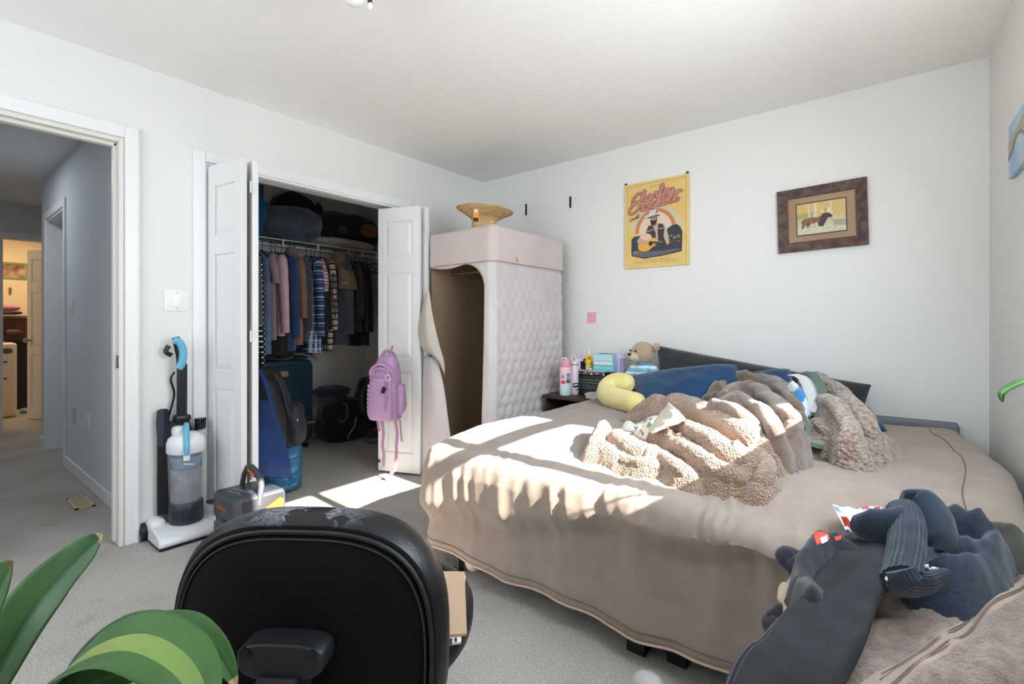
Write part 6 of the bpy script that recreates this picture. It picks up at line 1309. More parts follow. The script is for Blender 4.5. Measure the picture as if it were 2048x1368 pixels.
o2 = creases(heightfield(T2, 0.005, pf, rumple=0.02, kmax=50, nub=0.0006), pf, 0.05, 9, (1, 0.5), -0.6, 6.0).obj('sweatshirt', heath); tag(o2, 'heather navy sweatshirt crumpled behind the dark ribbed socks', 'sweatshirt')
T3 = [hp2([(1985, 1040), (2025, 1050), (2075, 1066)], 0.05, [0.05, 0.05, 0.045]), hp2([(1992, 1064), (2060, 1075)], 0.05, [0.04, 0.04])]
o3 = creases(heightfield(T3, 0.006, pf, rumple=0.02, kmax=40), pf, 0.03, 8, (1, 0.5), -0.3, 9.0).obj('tee_shirt', olv); tag(o3, 'olive grey tee shirt half under the heather navy sweatshirt at the right edge', 'shirt')
# dark ribbed socks
sock = fab('ribbed_navy', (30, 46, 60), (22, 36, 48), bs=300); sockp = fab('plain_navy_knit', (26, 44, 60), (20, 36, 50), bs=300)
so1 = thing('sock', 'dark navy ribbed sock with its foot over the black jeans', 'sock', (2.98, 1.38, 0.65), None)
def flat_tube(pts, rad, mat, name, par, fl=(0, 0, 1), fk=0.45, n=24, seed=0.0, ribs=0):
    P = spline(pts, 34); R = [lerp(rad[min(int(i/33*(len(rad)-1)), len(rad)-2)], rad[min(int(i/33*(len(rad)-1)), len(rad)-2)+1], (i/33*(len(rad)-1)) % 1.0 if i < 33 else 1.0) for i in range(34)]
    n = ribs*6 if ribs else n; mb = MB().tube(P, R, n, flat=(fl, fk))
    if ribs: mb.v = [tuple(P[k//n]+(Vector(v)-P[k//n])*(1+0.035*cos(2*pi*ribs*(k % n)/n))) for k, v in enumerate(mb.v)]
    mb.v = [tuple(Vector(v)+Vector((0, 0, 0.004*noise.noise((v[0]*24+seed, v[1]*24, v[2]*24))))) for v in mb.v]
    return mb.obj(name, mat, par)
flat_tube([P_(1706, 1046, 1.16), P_(1740, 1052, 1.14), P_(1780, 1050, 1.13), P_(1812, 1040, 1.14)], [0.022, 0.046, 0.046, 0.038], sockp, 'foot', so1, (FW[0], FW[1], 0.3), 0.5)
flat_tube([P_(1800, 1018, 1.17), P_(1812, 1050, 1.12), P_(1812, 1100, 1.06), P_(1800, 1160, 1.00)], [0.034, 0.040, 0.043, 0.045], sock, 'leg', so1, (FW[0], FW[1], 0.6), 0.4, ribs=22)
def specks(a, b, par, n=22):
    for i in range(n):
        p = a.lerp(b, i/(n-1))+Vector((random.uniform(-1, 1), random.uniform(-1, 1), random.uniform(-1, 1)))*0.004; MB().sphere(p, 0.0022+0.0012*random.random(), 6, 4).obj('thread_tuft', wht_s, par)
specks(P_(1772, 1158, 0.985), P_(1808, 1156, 0.985), so1, 14)
so2 = thing('sock', 'dark navy ribbed sock looped on top of the pile with its cuff on the throw', 'sock', (3.05, 1.35, 0.65), None)
flat_tube([P_(1802, 998, 1.21), P_(1836, 1004, 1.20), P_(1866, 1040, 1.16), P_(1880, 1090, 1.11), P_(1876, 1112, 1.09)], [0.026, 0.040, 0.042, 0.040, 0.022], sockp, 'foot', so2, (FW[0], FW[1], 0.5), 0.5, seed=5)
flat_tube([P_(1800, 1140, 0.985), P_(1812, 1164, 0.985), P_(1846, 1168, 0.985), P_(1890, 1150, 0.99)], [0.026, 0.040, 0.040, 0.026], sock, 'cuff', so2, (FW[0], FW[1], 0.8), 0.4, seed=9, ribs=20)
specks(P_(1852, 1134, 0.99), P_(1880, 1140, 0.995), so2, 12)
# cloth hanging over the foot edge
T4 = [(1572, 1112), (1580, 1100)]
o4 = MB(); 
flat = [P_(1640, 1135, 1.16), P_(1610, 1118, 1.20), P_(1580, 1108, 1.23), P_(1572, 1122, 1.21), P_(1588, 1138, 1.19), P_(1612, 1146, 1.19)]
o4.tube(spline(flat, 40), [0.020+0.006*sin(i*0.4) for i in range(40)], 16); PP = spline([P_(1640, 1120, 1.19), P_(1605, 1130, 1.19), P_(1590, 1128, 1.21)], 16); o4.tube(PP, 0.024, 14)
o4 = o4.obj('trouser_leg', navyc); tag(o4, 'midnight blue garment bunched over the bed edge beside the black jeans', 'trousers')
o5 = sheetpatch([[P_(1624, 1136, 1.16), P_(1600, 1150, 1.165), P_(1578, 1160, 1.17), P_(1560, 1176, 1.175)], [P_(1626, 1180, 1.08), P_(1600, 1192, 1.09), P_(1572, 1200, 1.11), P_(1556, 1196, 1.14)], [P_(1610, 1225, 1.03), P_(1592, 1226, 1.05), P_(1576, 1222, 1.07), P_(1566, 1205, 1.10)], [P_(1590, 1262, 1.00), P_(1580, 1256, 1.02), P_(1572, 1245, 1.04), P_(1570, 1228, 1.07)]], 'khaki_shirt', khaki, None, 0.008, 26, 26, 0.012, 3)
tag(o5, 'khaki cotton shirt hanging over the bed foot left of the jeans', 'shirt')
o6 = MB().tube(spline([P_(1575, 1218, 1.10), P_(1560, 1236, 1.09), P_(1550, 1252, 1.08), P_(1568, 1266, 1.04)], 20), [0.014, 0.018, 0.022, 0.024, 0.025, 0.025, 0.026, 0.027, 0.028, 0.028, 0.028, 0.028, 0.028, 0.027, 0.026, 0.025, 0.024, 0.022, 0.02, 0.016], 14).obj('black_shirt', blackf); tag(o6, 'black shirt poking out below the khaki shirt', 'shirt')

# ================================================================ PLANTS
def leafmat(nm, g1, g2): return M(nm, g1, 0.45, col2=g2, nscale=9, spec=0.3)
leaf_g = leafmat('leaf_green', (54, 90, 50), (72, 108, 60)); leaf_y = leafmat('leaf_stripe', (150, 164, 92), (122, 148, 80)); leaf_d = leafmat('leaf_deep', (44, 78, 46), (54, 90, 50)); tip_m = M('dry_tip', (176, 150, 116), 0.8); dead = M('dead_tip', (110, 76, 54), 0.8)
def leaf(name, pts, wid, par, stripe=0.30, normal=None, fold=0.22, wave=0.06, n=46, m=14, tip=None, mats=None, seed=0.0, twist=0.0):
    P = spline(pts, n+1); mb = MB(); rows_ = []
    for i, p in enumerate(P):
        t = i/n; tg_ = (P[min(i+1, n)]-P[max(i-1, 0)]).normalized(); nn = Vector(normal) if normal else Vector((-FW[0], -FW[1], 0.6)); s_ = tg_.cross(nn).normalized(); nn = s_.cross(tg_).normalized()
        if twist: q = Matrix.Rotation(twist*t, 3, tg_); s_ = q @ s_; nn = q @ nn
        w = wid*(min(1.0, t*3.2+0.30))*(1-t**3.2)**0.8+0.0015
        row = []
        for j in range(m+1):
            v = 2*j/m-1; row.append(p+s_*w*v+nn*(-fold*w*(1-abs(v))+wave*w*sin(t*15+seed+v*2)*v*v))
        rows_.append(row)
    vs = [q for r in rows_ for q in r]; fs = []; mi = []
    for i in range(n):
        for j in range(m):
            a = i*(m+1)+j; fs.append((a, a+1, a+m+2, a+m+1)); v = abs(2*(j+0.5)/m-1); mi.append(1 if v < stripe else 0)
            if tip and i > n-3: mi[-1] = 2
    mb.add(vs, fs); o = mb.obj(name, (mats or (leaf_g, leaf_y))[0], par); o.data.materials.append((mats or (leaf_g, leaf_y))[1]); o.data.materials.append(tip or tip_m)
    for k, poly in enumerate(o.data.polygons): poly.material_index = mi[k]
    s = o.modifiers.new('thick', 'SOLIDIFY'); s.thickness = 0.0012; return o
pl = thing('corn_plant', 'broad leaved striped corn plant at the lower left in front of the chair', 'plant', (2.20, 0.0, 0))
base_ = P_(20, 1560, 0.60)
potx, poty = base_.x-0.05, base_.y-0.06
MB().lathe([(0.001, 0.0), (0.10, 0.0), (0.135, 0.24), (0.14, 0.25), (0.128, 0.25), (0.12, 0.22), (0.001, 0.22)], (potx, poty, 0), 32).obj('pot', M('terracotta', (168, 100, 72), 0.8), pl); MB().tube([(potx, poty, 0.2), (potx+0.005, poty, 0.50)], 0.018, 10).obj('cane', M('cane_bark', (120, 98, 72), 0.9, bump=0.6, bscale=60), pl)
top = Vector((potx+0.005, poty, 0.50))
leaf('leaf', [top, P_(-110, 1500, 0.60), P_(-30, 1360, 0.60), P_(45, 1232, 0.61), P_(110, 1155, 0.63), P_(168, 1100, 0.645), P_(203, 1070, 0.65)], 0.036, pl, stripe=0.12, mats=(leaf_g, leaf_d), tip=tip_m, seed=1, fold=0.35)
leaf('leaf', [top, P_(-140, 1450, 0.56), P_(-90, 1330, 0.55), P_(-40, 1230, 0.55), P_(-5, 1165, 0.55), P_(26, 1122, 0.55)], 0.034, pl, stripe=0.10, mats=(leaf_g, leaf_d), tip=dead, seed=2, fold=0.3)
leaf('leaf', [top, P_(10, 1500, 0.56), P_(70, 1390, 0.55), P_(160, 1305, 0.54), P_(260, 1275, 0.53), P_(345, 1310, 0.515), P_(395, 1380, 0.50), P_(410, 1470, 0.49)], 0.046, pl, stripe=0.24, seed=3, fold=0.18, normal=(-0.2, -0.3, 1.0))
leaf('leaf', [top, P_(60, 1480, 0.62), P_(130, 1350, 0.62), P_(210, 1275, 0.62), P_(300, 1252, 0.62), P_(370, 1250, 0.615), P_(420, 1285, 0.60), P_(452, 1330, 0.59), P_(472, 1372, 0.585)], 0.021, pl, stripe=0.10, mats=(leaf_g, leaf_d), seed=4, fold=0.3, tip=tip_m, normal=(0.1, -0.5, 1.0))
leaf('leaf', [top, P_(40, 1540, 0.58), P_(90, 1440, 0.58), P_(150, 1385, 0.575), P_(230, 1350, 0.57), P_(300, 1345, 0.56)], 0.024, pl, stripe=0.1, mats=(leaf_d, leaf_g), seed=6)
rp = thing('spider_plant', 'green leaved plant on the window sill, one leaf tip showing at the right edge', 'plant', (3.42, 1.22, WZ0))
MB().lathe([(0.001, 0.0), (0.04, 0.0), (0.052, 0.10), (0.054, 0.105), (0.046, 0.105), (0.001, 0.09)], (3.405, 1.20, WZ0), 24).obj('pot', M('terracotta', (168, 100, 72), 0.8), rp)
t0 = Vector((3.405, 1.20, WZ0+0.10))
leaf('leaf', [t0, t0+Vector((-0.04, 0.06, 0.07)), P_(2110, 745, 1.12), P_(2075, 757, 1.13), P_(2045, 763, 1.14), P_(2018, 775, 1.15), P_(2003, 788, 1.15), P_(2005, 804, 1.15)], 0.013, rp, stripe=0.1, seed=2, mats=(leaf_g, leaf_y), normal=(-0.3, -0.5, 1))
for i, (dy, dz, ln) in enumerate(((-0.10, 0.16, 0.05), (0.06, 0.30, 0.04), (0.11, 0.18, 0.08), (-0.02, 0.26, -0.02), (0.16, 0.10, 0.03))): leaf('leaf', [t0, t0+Vector((0.005, dy*0.4, dz*0.6)), t0+Vector((ln*0.3, dy*0.8, dz)), t0+Vector((ln*0.5, dy*1.2, dz*0.95))], 0.012, rp, stripe=0.1, seed=i, mats=(leaf_g, leaf_y))

# ================================================================ PICTURES AND SMALL THINGS ON THE WALLS
PY = YB-0.002
# concert poster
A_ = ony(1251.5, 372, YB); B_ = ony(1379.5, 347.5, YB); x0, x1, z1, z0 = A_.x, B_.x, (A_.z+B_.z)/2, ony(1249.5, 539, YB).z
po = thing('poster', 'yellow framed concert poster of a bearded guitarist in a hat on the back wall', 'poster', ((x0+x1)/2, PY, (z0+z1)/2))
pf_m = M('pale_gold_frame', (224, 198, 128), 0.4); pb_m = M('poster_yellow', (230, 196, 124), 0.55, col2=(224, 186, 110), nscale=6)
fwid = 0.016
boxo('frame_bar', (x0, PY-0.016, z0), (x0+fwid, PY, z1), pf_m, po, 0.002); boxo('frame_bar', (x1-fwid, PY-0.016, z0), (x1, PY, z1), pf_m, po, 0.002); boxo('frame_bar', (x0+fwid, PY-0.016, z0), (x1-fwid, PY, z0+fwid), pf_m, po, 0.002); boxo('frame_bar', (x0+fwid, PY-0.016, z1-fwid), (x1-fwid, PY, z1), pf_m, po, 0.002)
boxo('sheet', (x0+fwid-0.002, PY-0.006, z0+fwid-0.002), (x1-fwid+0.002, PY-0.004, z1-fwid+0.002), pb_m, po)
PWd, PHt = x1-x0-2*fwid, z1-z0-2*fwid; ox, oz = x0+fwid, z0+fwid
lay = [0]
def art(polys, mat, name, par=None, thick=0.0004):
    lay[0] += 1; y = PY-0.0062-0.00025*lay[0]; mb = MB()
    for i, poly in enumerate(polys): mb.prism(poly, (ox, y-(0.0002*i if len(polys) < 6 else 0), oz), (PWd, 0, 0), (0, 0, PHt), thick)
    lay[0] += len(polys)-1 if len(polys) < 6 else 0
    return mb.obj(name, mat, par or po, smooth=False)
def ell(cx, cy, rx_, ry_, n=36, a0=0, a1=2*pi): return [(cx+rx_*cos(a0+(a1-a0)*i/n), cy+ry_*sin(a0+(a1-a0)*i/n)) for i in range(n if a1-a0 > 6.2 else n+1)]
def pm(n, c, **k): return M('poster_'+n, c, 0.55, **k)
art([ell(0.49, 0.42, 0.43, 0.30, 40, 0.0, pi)], pm('haze', (200, 196, 160)), 'print_sky'); art([ell(0.49, 0.40, 0.345, 0.285, 40, 0.0, pi)], pm('orange', (206, 130, 82)), 'print_sun'); art([ell(0.49, 0.39, 0.285, 0.25, 40, 0.0, pi)], pm('pale', (226, 202, 176)), 'print_sun')
art([[(0.08, 0.13), (0.30, 0.085), (0.6, 0.10), (0.92, 0.135), (0.93, 0.36), (0.90, 0.42), (0.84, 0.46), (0.76, 0.45), (0.69, 0.42), (0.66, 0.34), (0.20, 0.37), (0.13, 0.37), (0.08, 0.34), (0.075, 0.2)]], pm('slate', (66, 72, 82), col2=(44, 48, 58), nscale=26), 'print_hills')
art([[(0.10, 0.13), (0.35, 0.10), (0.62, 0.115), (0.90, 0.155), (0.9, 0.17), (0.60, 0.165), (0.3, 0.17), (0.1, 0.16)]], pm('grey', (98, 100, 106)), 'print_road')
random.seed(5)
art([[(x, y), (x+0.05, y+0.003), (x+0.05, y+0.012), (x, y+0.008)] for x, y in [(0.68+0.17*random.random(), 0.24+0.09*random.random()) for _ in range(16)]]+[[(x, y), (x+0.02, y), (x+0.012, y+0.03)] for x, y in [(0.10+0.15*random.random(), 0.15+0.02*random.random()) for _ in range(9)]], pm('buff', (176, 160, 130)), 'print_town')['kind'] = 'stuff'
art([[(0.18, 0.31), (0.24, 0.37), (0.32, 0.40), (0.37, 0.475), (0.45, 0.50), (0.56, 0.50), (0.64, 0.48), (0.68, 0.42), (0.71, 0.31), (0.72, 0.26), (0.67, 0.25), (0.63, 0.33), (0.60, 0.27), (0.36, 0.27), (0.30, 0.29), (0.20, 0.27)]], pm('cream', (190, 178, 162)), 'print_shirt')
art([[(0.335, 0.41), (0.37, 0.475), (0.44, 0.495), (0.47, 0.44), (0.50, 0.38), (0.50, 0.30), (0.40, 0.30), (0.34, 0.36)], [(0.54, 0.495), (0.62, 0.48), (0.64, 0.42), (0.62, 0.28), (0.54, 0.28), (0.53, 0.40)]], pm('vest', (74, 54, 50)), 'print_vest')
art([[(0.345, 0.405), (0.47, 0.428), (0.47, 0.436), (0.345, 0.414)], [(0.54, 0.43), (0.63, 0.425), (0.63, 0.433), (0.54, 0.438)]], pm('cream2', (206, 190, 164)), 'print_piping')
art([ell(0.465, 0.545, 0.058, 0.075), [(0.44, 0.47), (0.50, 0.47), (0.52, 0.51), (0.44, 0.51)]], pm('skin', (178, 138, 114)), 'print_face'); art([[(0.405, 0.545), (0.42, 0.50), (0.46, 0.475), (0.50, 0.49), (0.525, 0.55), (0.525, 0.585), (0.505, 0.545), (0.47, 0.535), (0.43, 0.545)]], pm('beard', (52, 40, 38)), 'print_beard'); art([ell(0.44, 0.572, 0.012, 0.006, 12), ell(0.488, 0.575, 0.012, 0.006, 12)], pm('eye', (40, 32, 32)), 'print_eyes')
art([[(0.31, 0.595), (0.33, 0.575), (0.42, 0.592), (0.52, 0.605), (0.575, 0.595), (0.57, 0.615), (0.53, 0.632), (0.52, 0.665), (0.48, 0.672), (0.44, 0.668), (0.40, 0.655), (0.385, 0.618), (0.34, 0.612)]], pm('hat', (206, 204, 198)), 'print_hat'); art([[(0.33, 0.58), (0.42, 0.592), (0.52, 0.605), (0.575, 0.597), (0.55, 0.583), (0.48, 0.585), (0.40, 0.572)], [(0.49, 0.608), (0.53, 0.634), (0.52, 0.66), (0.50, 0.63)]], pm('hatshade', (96, 94, 90)), 'print_hat')
art([ell(0.32, 0.235, 0.125, 0.065), ell(0.435, 0.275, 0.085, 0.055), [(0.30, 0.17), (0.50, 0.23), (0.50, 0.33), (0.34, 0.30)]], pm('guitar', (226, 168, 86)), 'print_guitar'); art([ell(0.33, 0.345, 0.10, 0.045), [(0.24, 0.34), (0.30, 0.29), (0.44, 0.33), (0.42, 0.36)]], pm('guitarpale', (226, 196, 160)), 'print_guitar'); art([ell(0.415, 0.262, 0.032, 0.03)], pm('hole', (52, 40, 38)), 'print_guitar'); art([[(0.42, 0.255), (0.72, 0.245), (0.72, 0.262), (0.43, 0.285)], [(0.72, 0.235), (0.84, 0.25), (0.84, 0.27), (0.72, 0.272)]], pm('neck', (96, 72, 56)), 'print_guitar')
art([ell(0.335, 0.285, 0.035, 0.026), ell(0.70, 0.255, 0.028, 0.028), [(0.21, 0.29), (0.30, 0.275), (0.31, 0.30), (0.23, 0.345)]], pm('hand', (196, 160, 138)), 'print_hands')
# script lettering: hand drawn strokes
GL = {'C': [(1.15, 1.55), (0.95, 1.85), (0.6, 1.8), (0.2, 1.2), (0.1, 0.5), (0.35, 0.05), (0.8, 0.1), (1.15, 0.45)], 'h': [(0.0, 0.1), (0.35, 1.1), (0.5, 1.9), (0.35, 2.0), (0.25, 1.4), (0.1, 0.0), (0.3, 0.7), (0.55, 0.95), (0.65, 0.75), (0.58, 0.2), (0.72, 0.05), (0.9, 0.3)], 'a': [(0.65, 0.85), (0.35, 0.95), (0.08, 0.5), (0.15, 0.08), (0.45, 0.2), (0.68, 0.9), (0.6, 0.25), (0.72, 0.05), (0.9, 0.3)], 'r': [(0.0, 0.3), (0.25, 0.95), (0.35, 1.05), (0.42, 0.85), (0.62, 0.85), (0.52, 0.3), (0.65, 0.05), (0.85, 0.3)], 'l': [(0.0, 0.3), (0.4, 1.2), (0.45, 1.95), (0.25, 1.95), (0.15, 1.0), (0.25, 0.1), (0.45, 0.05), (0.65, 0.3)], 'e': [(0.05, 0.4), (0.45, 0.6), (0.5, 0.95), (0.28, 0.98), (0.1, 0.5), (0.25, 0.06), (0.5, 0.08), (0.75, 0.4)], 'y': [(0.0, 0.7), (0.15, 0.95), (0.15, 0.3), (0.35, 0.1), (0.62, 0.9), (0.55, 0.1), (0.3, -0.75), (0.05, -0.8), (0.1, -0.4), (0.8, 0.4)], 'o': [(0.35, 0.95), (0.08, 0.6), (0.15, 0.08), (0.45, 0.1), (0.6, 0.6), (0.4, 0.95), (0.5, 0.75), (0.85, 0.8)], 'c': [(0.5, 0.75), (0.4, 0.95), (0.12, 0.6), (0.12, 0.15), (0.4, 0.05), (0.7, 0.35)], 'k': [(0.0, 0.3), (0.4, 1.2), (0.48, 1.95), (0.32, 1.95), (0.15, 0.05), (0.3, 0.7), (0.6, 0.95), (0.6, 0.6), (0.3, 0.5), (0.6, 0.05), (0.85, 0.3)], 't': [(0.0, 0.3), (0.35, 1.2), (0.42, 1.8), (0.25, 0.5), (0.3, 0.05), (0.5, 0.05), (0.75, 0.4)]}
ADV = {'C': 1.1, 'h': 0.85, 'a': 0.82, 'r': 0.75, 'l': 0.58, 'e': 0.66, 'y': 0.8, 'o': 0.72, 'c': 0.62, 'k': 0.78, 't': 0.58}
def script(word, start, end, size, w, mat, name):
    tot = sum(ADV[c] for c in word); sx = (end[0]-start[0])/tot; x = 0.0; lay[0] += 2; y = PY-0.0064-0.00025*lay[0]; mb = MB()
    def place(p): s_ = 0.27*p[1]*size; return Vector((ox+PWd*(start[0]+p[0]*sx+s_), y, oz+PHt*(start[1]+(end[1]-start[1])*(p[0]/tot)+p[1]*size)))
    for c in word:
        mb.tube([place((q.x, q.y)) for q in spline([(p[0]+x, p[1], 0) for p in GL[c]], 46)], w*PHt, 8, flat=((0, 1, 0), 0.06)); x += ADV[c]
    if 'tt' in word: mb.tube([place((tot-1.3, 1.35)), place((tot-0.5, 1.42)), place((tot+0.35, 1.45))], w*PHt, 8, flat=((0, 1, 0), 0.06))
    return mb.obj(name, mat, po)
rose = pm('rose', (150, 88, 80)); blush = pm('blush', (196, 136, 120))
for (w_, m_) in ((0.0165, rose), (0.0085, blush)):
    script('Charley', (0.08, 0.755), (0.80, 0.835), 0.070, w_, m_, 'print_lettering'); script('Crockett', (0.02, 0.645), (0.86, 0.735), 0.072, w_, m_, 'print_lettering')
script('Cockl', (0.04, 0.555), (0.22, 0.60), 0.020, 0.0028, pm('ink', (92, 78, 50)), 'print_signature')
inkm = pm('inkline', (130, 96, 40))
def line_text(body, zf, sz): text_obj('print_small_text', body, (ox+PWd*0.5, PY-0.0062-0.00025*(lay[0]+2), oz+PHt*zf), sz, (1, 0, 0), (0, 0, 1), inkm, po, 0.0001)
line_text('M A N I S T E E', 0.952, 0.013); line_text('10.07  THE MELODY HALL  ·  BROOKLYN, NY', 0.062, 0.0098); line_text('11.07  THE BROOKLYN BOWL  ·  NASHVILLE, TN   ·   12.07  THE RIVIERA  ·  CHICAGO, IL', 0.036, 0.0088)
for px in (x0+0.006, x1-0.012): MB().sphere((px, PY-0.008, z1+0.006), (0.009, 0.007, 0.011), 12, 8).obj('pin', M('pin_black', (18, 18, 18), 0.4), po)['label'] = 'black push pin'
# moose picture, hung slightly crooked
c0 = [ony(1554.5, 386, YB), ony(1734.5, 355.5, YB), ony(1738, 490, YB), ony(1559.5, 507, YB)]
mc = (c0[0]+c0[1]+c0[2]+c0[3])/4; ang = math.atan2(c0[1].z-c0[0].z, c0[1].x-c0[0].x); ang = -radians(0.4)+ (math.atan2((c0[3]-c0[0]).x, -(c0[3]-c0[0]).z))*0.9
mw, mh = ((c0[1]-c0[0]).length+(c0[2]-c0[3]).length)/2, ((c0[3]-c0[0]).length+(c0[2]-c0[1]).length)/2
mp = thing('framed_picture', 'moose photograph in a wide rustic wooden frame on the back wall', 'picture', (mc.x, PY, mc.z))
ex_ = Vector((cos(ang), 0, sin(ang))); ez_ = Vector((-sin(ang), 0, cos(ang)))
def mpt(u, v, d=0.0): return Vector((mc.x, PY-d, mc.z))+ex_*u+ez_*v
rust = M('rustic_wood', (112, 84, 74), 0.6, col2=(62, 50, 50), nscale=26, bump=0.7, bscale=60, stretch=(1, 1, 1)); beadm = M('bead_bronze', (110, 86, 66), 0.5); matm = M('picture_mat', (172, 142, 116), 0.8, col2=(160, 130, 104), nscale=5)
def barq(u0, v0, u1, v1, u2, v2, u3, v3, name, m_, d0, d1):
    q = [(u0, v0), (u1, v1), (u2, v2), (u3, v3)]; mb = MB(); mb.add([mpt(u, v, 0) for u, v in q]+[mpt(q[0][0], q[0][1], d0), mpt(q[1][0], q[1][1], d0), mpt(q[2][0], q[2][1], d1), mpt(q[3][0], q[3][1], d1)], [(0, 1, 2, 3), (4, 7, 6, 5), (0, 4, 5, 1), (1, 5, 6, 2), (2, 6, 7, 3), (3, 7, 4, 0)]); return mb.obj(name, m_, mp, smooth=False)
W2, H2, fb = mw/2, mh/2, 0.050
barq(-W2, H2, W2, H2, W2-fb, H2-fb, -W2+fb, H2-fb, 'frame_bar', rust, 0.026, 0.014); barq(-W2, -H2, W2, -H2, W2-fb, -H2+fb, -W2+fb, -H2+fb, 'frame_bar', rust, 0.026, 0.014); barq(-W2, -H2, -W2, H2, -W2+fb, H2-fb, -W2+fb, -H2+fb, 'frame_bar', rust, 0.026, 0.014); barq(W2, -H2, W2, H2, W2-fb, H2-fb, W2-fb, -H2+fb, 'frame_bar', rust, 0.026, 0.014)
iw, ih = W2-fb, H2-fb; bd = MB()
for i in range(46): u = -iw+2*iw*(i+0.5)/46; bd.sphere(mpt(u, ih-0.004, 0.013), 0.0036, 6, 4); bd.sphere(mpt(u, -ih+0.004, 0.013), 0.0036, 6, 4)
for i in range(32): v = -ih+2*ih*(i+0.5)/32; bd.sphere(mpt(-iw+0.004, v, 0.013), 0.0036, 6, 4); bd.sphere(mpt(iw-0.004, v, 0.013), 0.0036, 6, 4)
bd.obj('bead_molding', beadm, mp)['kind'] = 'stuff'
barq(-iw, -ih, iw, -ih, iw, ih, -iw, ih, 'mat_board', matm, 0.008, 0.008)
pw_, ph_ = iw*0.70, ih*0.66
def mart(polys, col, d, name, c2=None, ns=60):
    mb = MB()
    for poly in polys: mb.prism([(p[0]*pw_, p[1]*ph_) for p in poly], mpt(0, 0, 0.0085+d*0.0003), ex_, ez_, 0.0003)
    return mb.obj(name, M('moose_%s_%d' % (name, d), col, 0.5, col2=c2, nscale=ns), mp, smooth=False)
mart([[(-1.05, -1.08), (1.05, -1.08), (1.05, 1.08), (-1.05, 1.08)]], (74, 62, 52), 0, 'print_border'); mart([[(-1, -1), (1, -1), (1, 1), (-1, 1)]], (206, 196, 158), 1, 'print_ground', (186, 176, 140))
mart([[(-1, 0.15), (-0.4, 0.05), (0.2, 0.1), (1, 0.0), (1, 1), (-1, 1)]], (216, 176, 90), 2, 'print_trees', (196, 180, 120), 26); mart([[(-1, -0.05), (-0.7, 0.1), (-0.35, 0.0), (-0.3, 0.35), (-0.7, 0.45), (-1, 0.3)], [(0.0, 0.2), (0.2, 0.55), (0.5, 0.5), (0.35, 0.1)]], (150, 156, 84), 3, 'print_foliage', (176, 170, 100), 40)
mart([[(-0.5, 0.0), (-0.44, 0.0), (-0.5, 0.9), (-0.54, 0.9)], [(-0.27, 0.05), (-0.18, 0.05), (-0.16, 1), (-0.26, 1)], [(0.40, 0.1), (0.46, 0.1), (0.44, 1), (0.39, 1)]], (214, 204, 190), 4, 'print_trunks')['kind'] = 'stuff'
mart([[(-1, -1), (1, -1), (1, -0.45), (0.4, -0.5), (-0.3, -0.6), (-1, -0.45)], ], (214, 206, 186), 4, 'print_grass', (190, 184, 150), 60); mart([[(0.5, -0.6), (1, -0.7), (1, -0.3), (0.5, -0.25)]], (164, 160, 128), 5, 'print_grass2')
mart([[(-0.82, -0.15), (-0.72, 0.02), (-0.40, 0.08), (-0.15, 0.03), (0.05, 0.12), (0.15, 0.20), (0.15, -0.25), (0.0, -0.55), (-0.12, -0.52), (-0.14, -0.3), (-0.45, -0.36), (-0.5, -0.58), (-0.58, -0.58), (-0.64, -0.38), (-0.74, -0.62), (-0.82, -0.62), (-0.80, -0.35)]], (150, 104, 76), 6, 'print_moose_body', (120, 82, 60)); mart([[(-0.02, -0.05), (0.05, 0.18), (0.18, 0.26), (0.35, 0.2), (0.48, 0.02), (0.44, -0.08), (0.30, -0.06), (0.2, -0.3), (0.08, -0.6), (-0.06, -0.58), (-0.14, -0.35), (-0.05, -0.3)], [(-0.62, -0.3), (-0.45, -0.28), (-0.45, -0.42), (-0.55, -0.42)]], (66, 50, 48), 7, 'print_moose_head')
mart([[(0.10, 0.24), (-0.08, 0.46), (-0.05, 0.48), (0.04, 0.38), (0.06, 0.52), (0.10, 0.52), (0.10, 0.36), (0.2, 0.26)], [(0.22, 0.25), (0.28, 0.55), (0.34, 0.60), (0.42, 0.50), (0.44, 0.35), (0.34, 0.24)]], (224, 206, 176), 8, 'print_antlers')
# canvas on the right wall, only its far end in view
rc_ = thing('canvas_print', 'pale blue and green landscape canvas on the right wall', 'picture', (3.39, 2.5, 1.8))
def rwx(y): return rx(y)-0.002
ca = [(2.17, 1.70), (2.78, 1.695), (2.78, 1.905), (2.17, 1.92)]
def cquad(poly, d, mat, name, par, th=0.0006):
    mb = MB(); a = [(rwx(y)-d, y, z) for y, z in poly]; b = [(rwx(y)-d-th, y, z) for y, z in poly]; n = len(poly); mb.add(a+b, [tuple(range(n)), tuple(range(2*n-1, n-1, -1))]+[(i, n+i, n+(i+1) % n, (i+1) % n) for i in range(n)]); return mb.obj(name, mat, par, smooth=False)
cquad(ca, 0.0, M('canvas_sky', (150, 184, 212), 0.7, col2=(190, 210, 222), nscale=7), 'canvas', rc_, 0.016)
cquad([(2.17, 1.80), (2.45, 1.89), (2.60, 1.862), (2.78, 1.84), (2.78, 1.79), (2.72, 1.80), (2.60, 1.835), (2.45, 1.82), (2.17, 1.75)], 0.0165, M('canvas_hill', (176, 180, 150), 0.7, col2=(150, 172, 130), nscale=9), 'print_hill', rc_); cquad([(2.78, 1.79), (2.72, 1.80), (2.64, 1.838), (2.56, 1.83), (2.50, 1.80), (2.52, 1.795), (2.57, 1.82), (2.64, 1.825), (2.70, 1.79), (2.78, 1.768)], 0.017, M('canvas_arch', (160, 138, 128), 0.7), 'print_arch', rc_); cquad([(2.17, 1.70), (2.60, 1.70), (2.50, 1.735), (2.17, 1.745)], 0.0165, M('canvas_sand', (206, 196, 184), 0.7), 'print_sand', rc_)
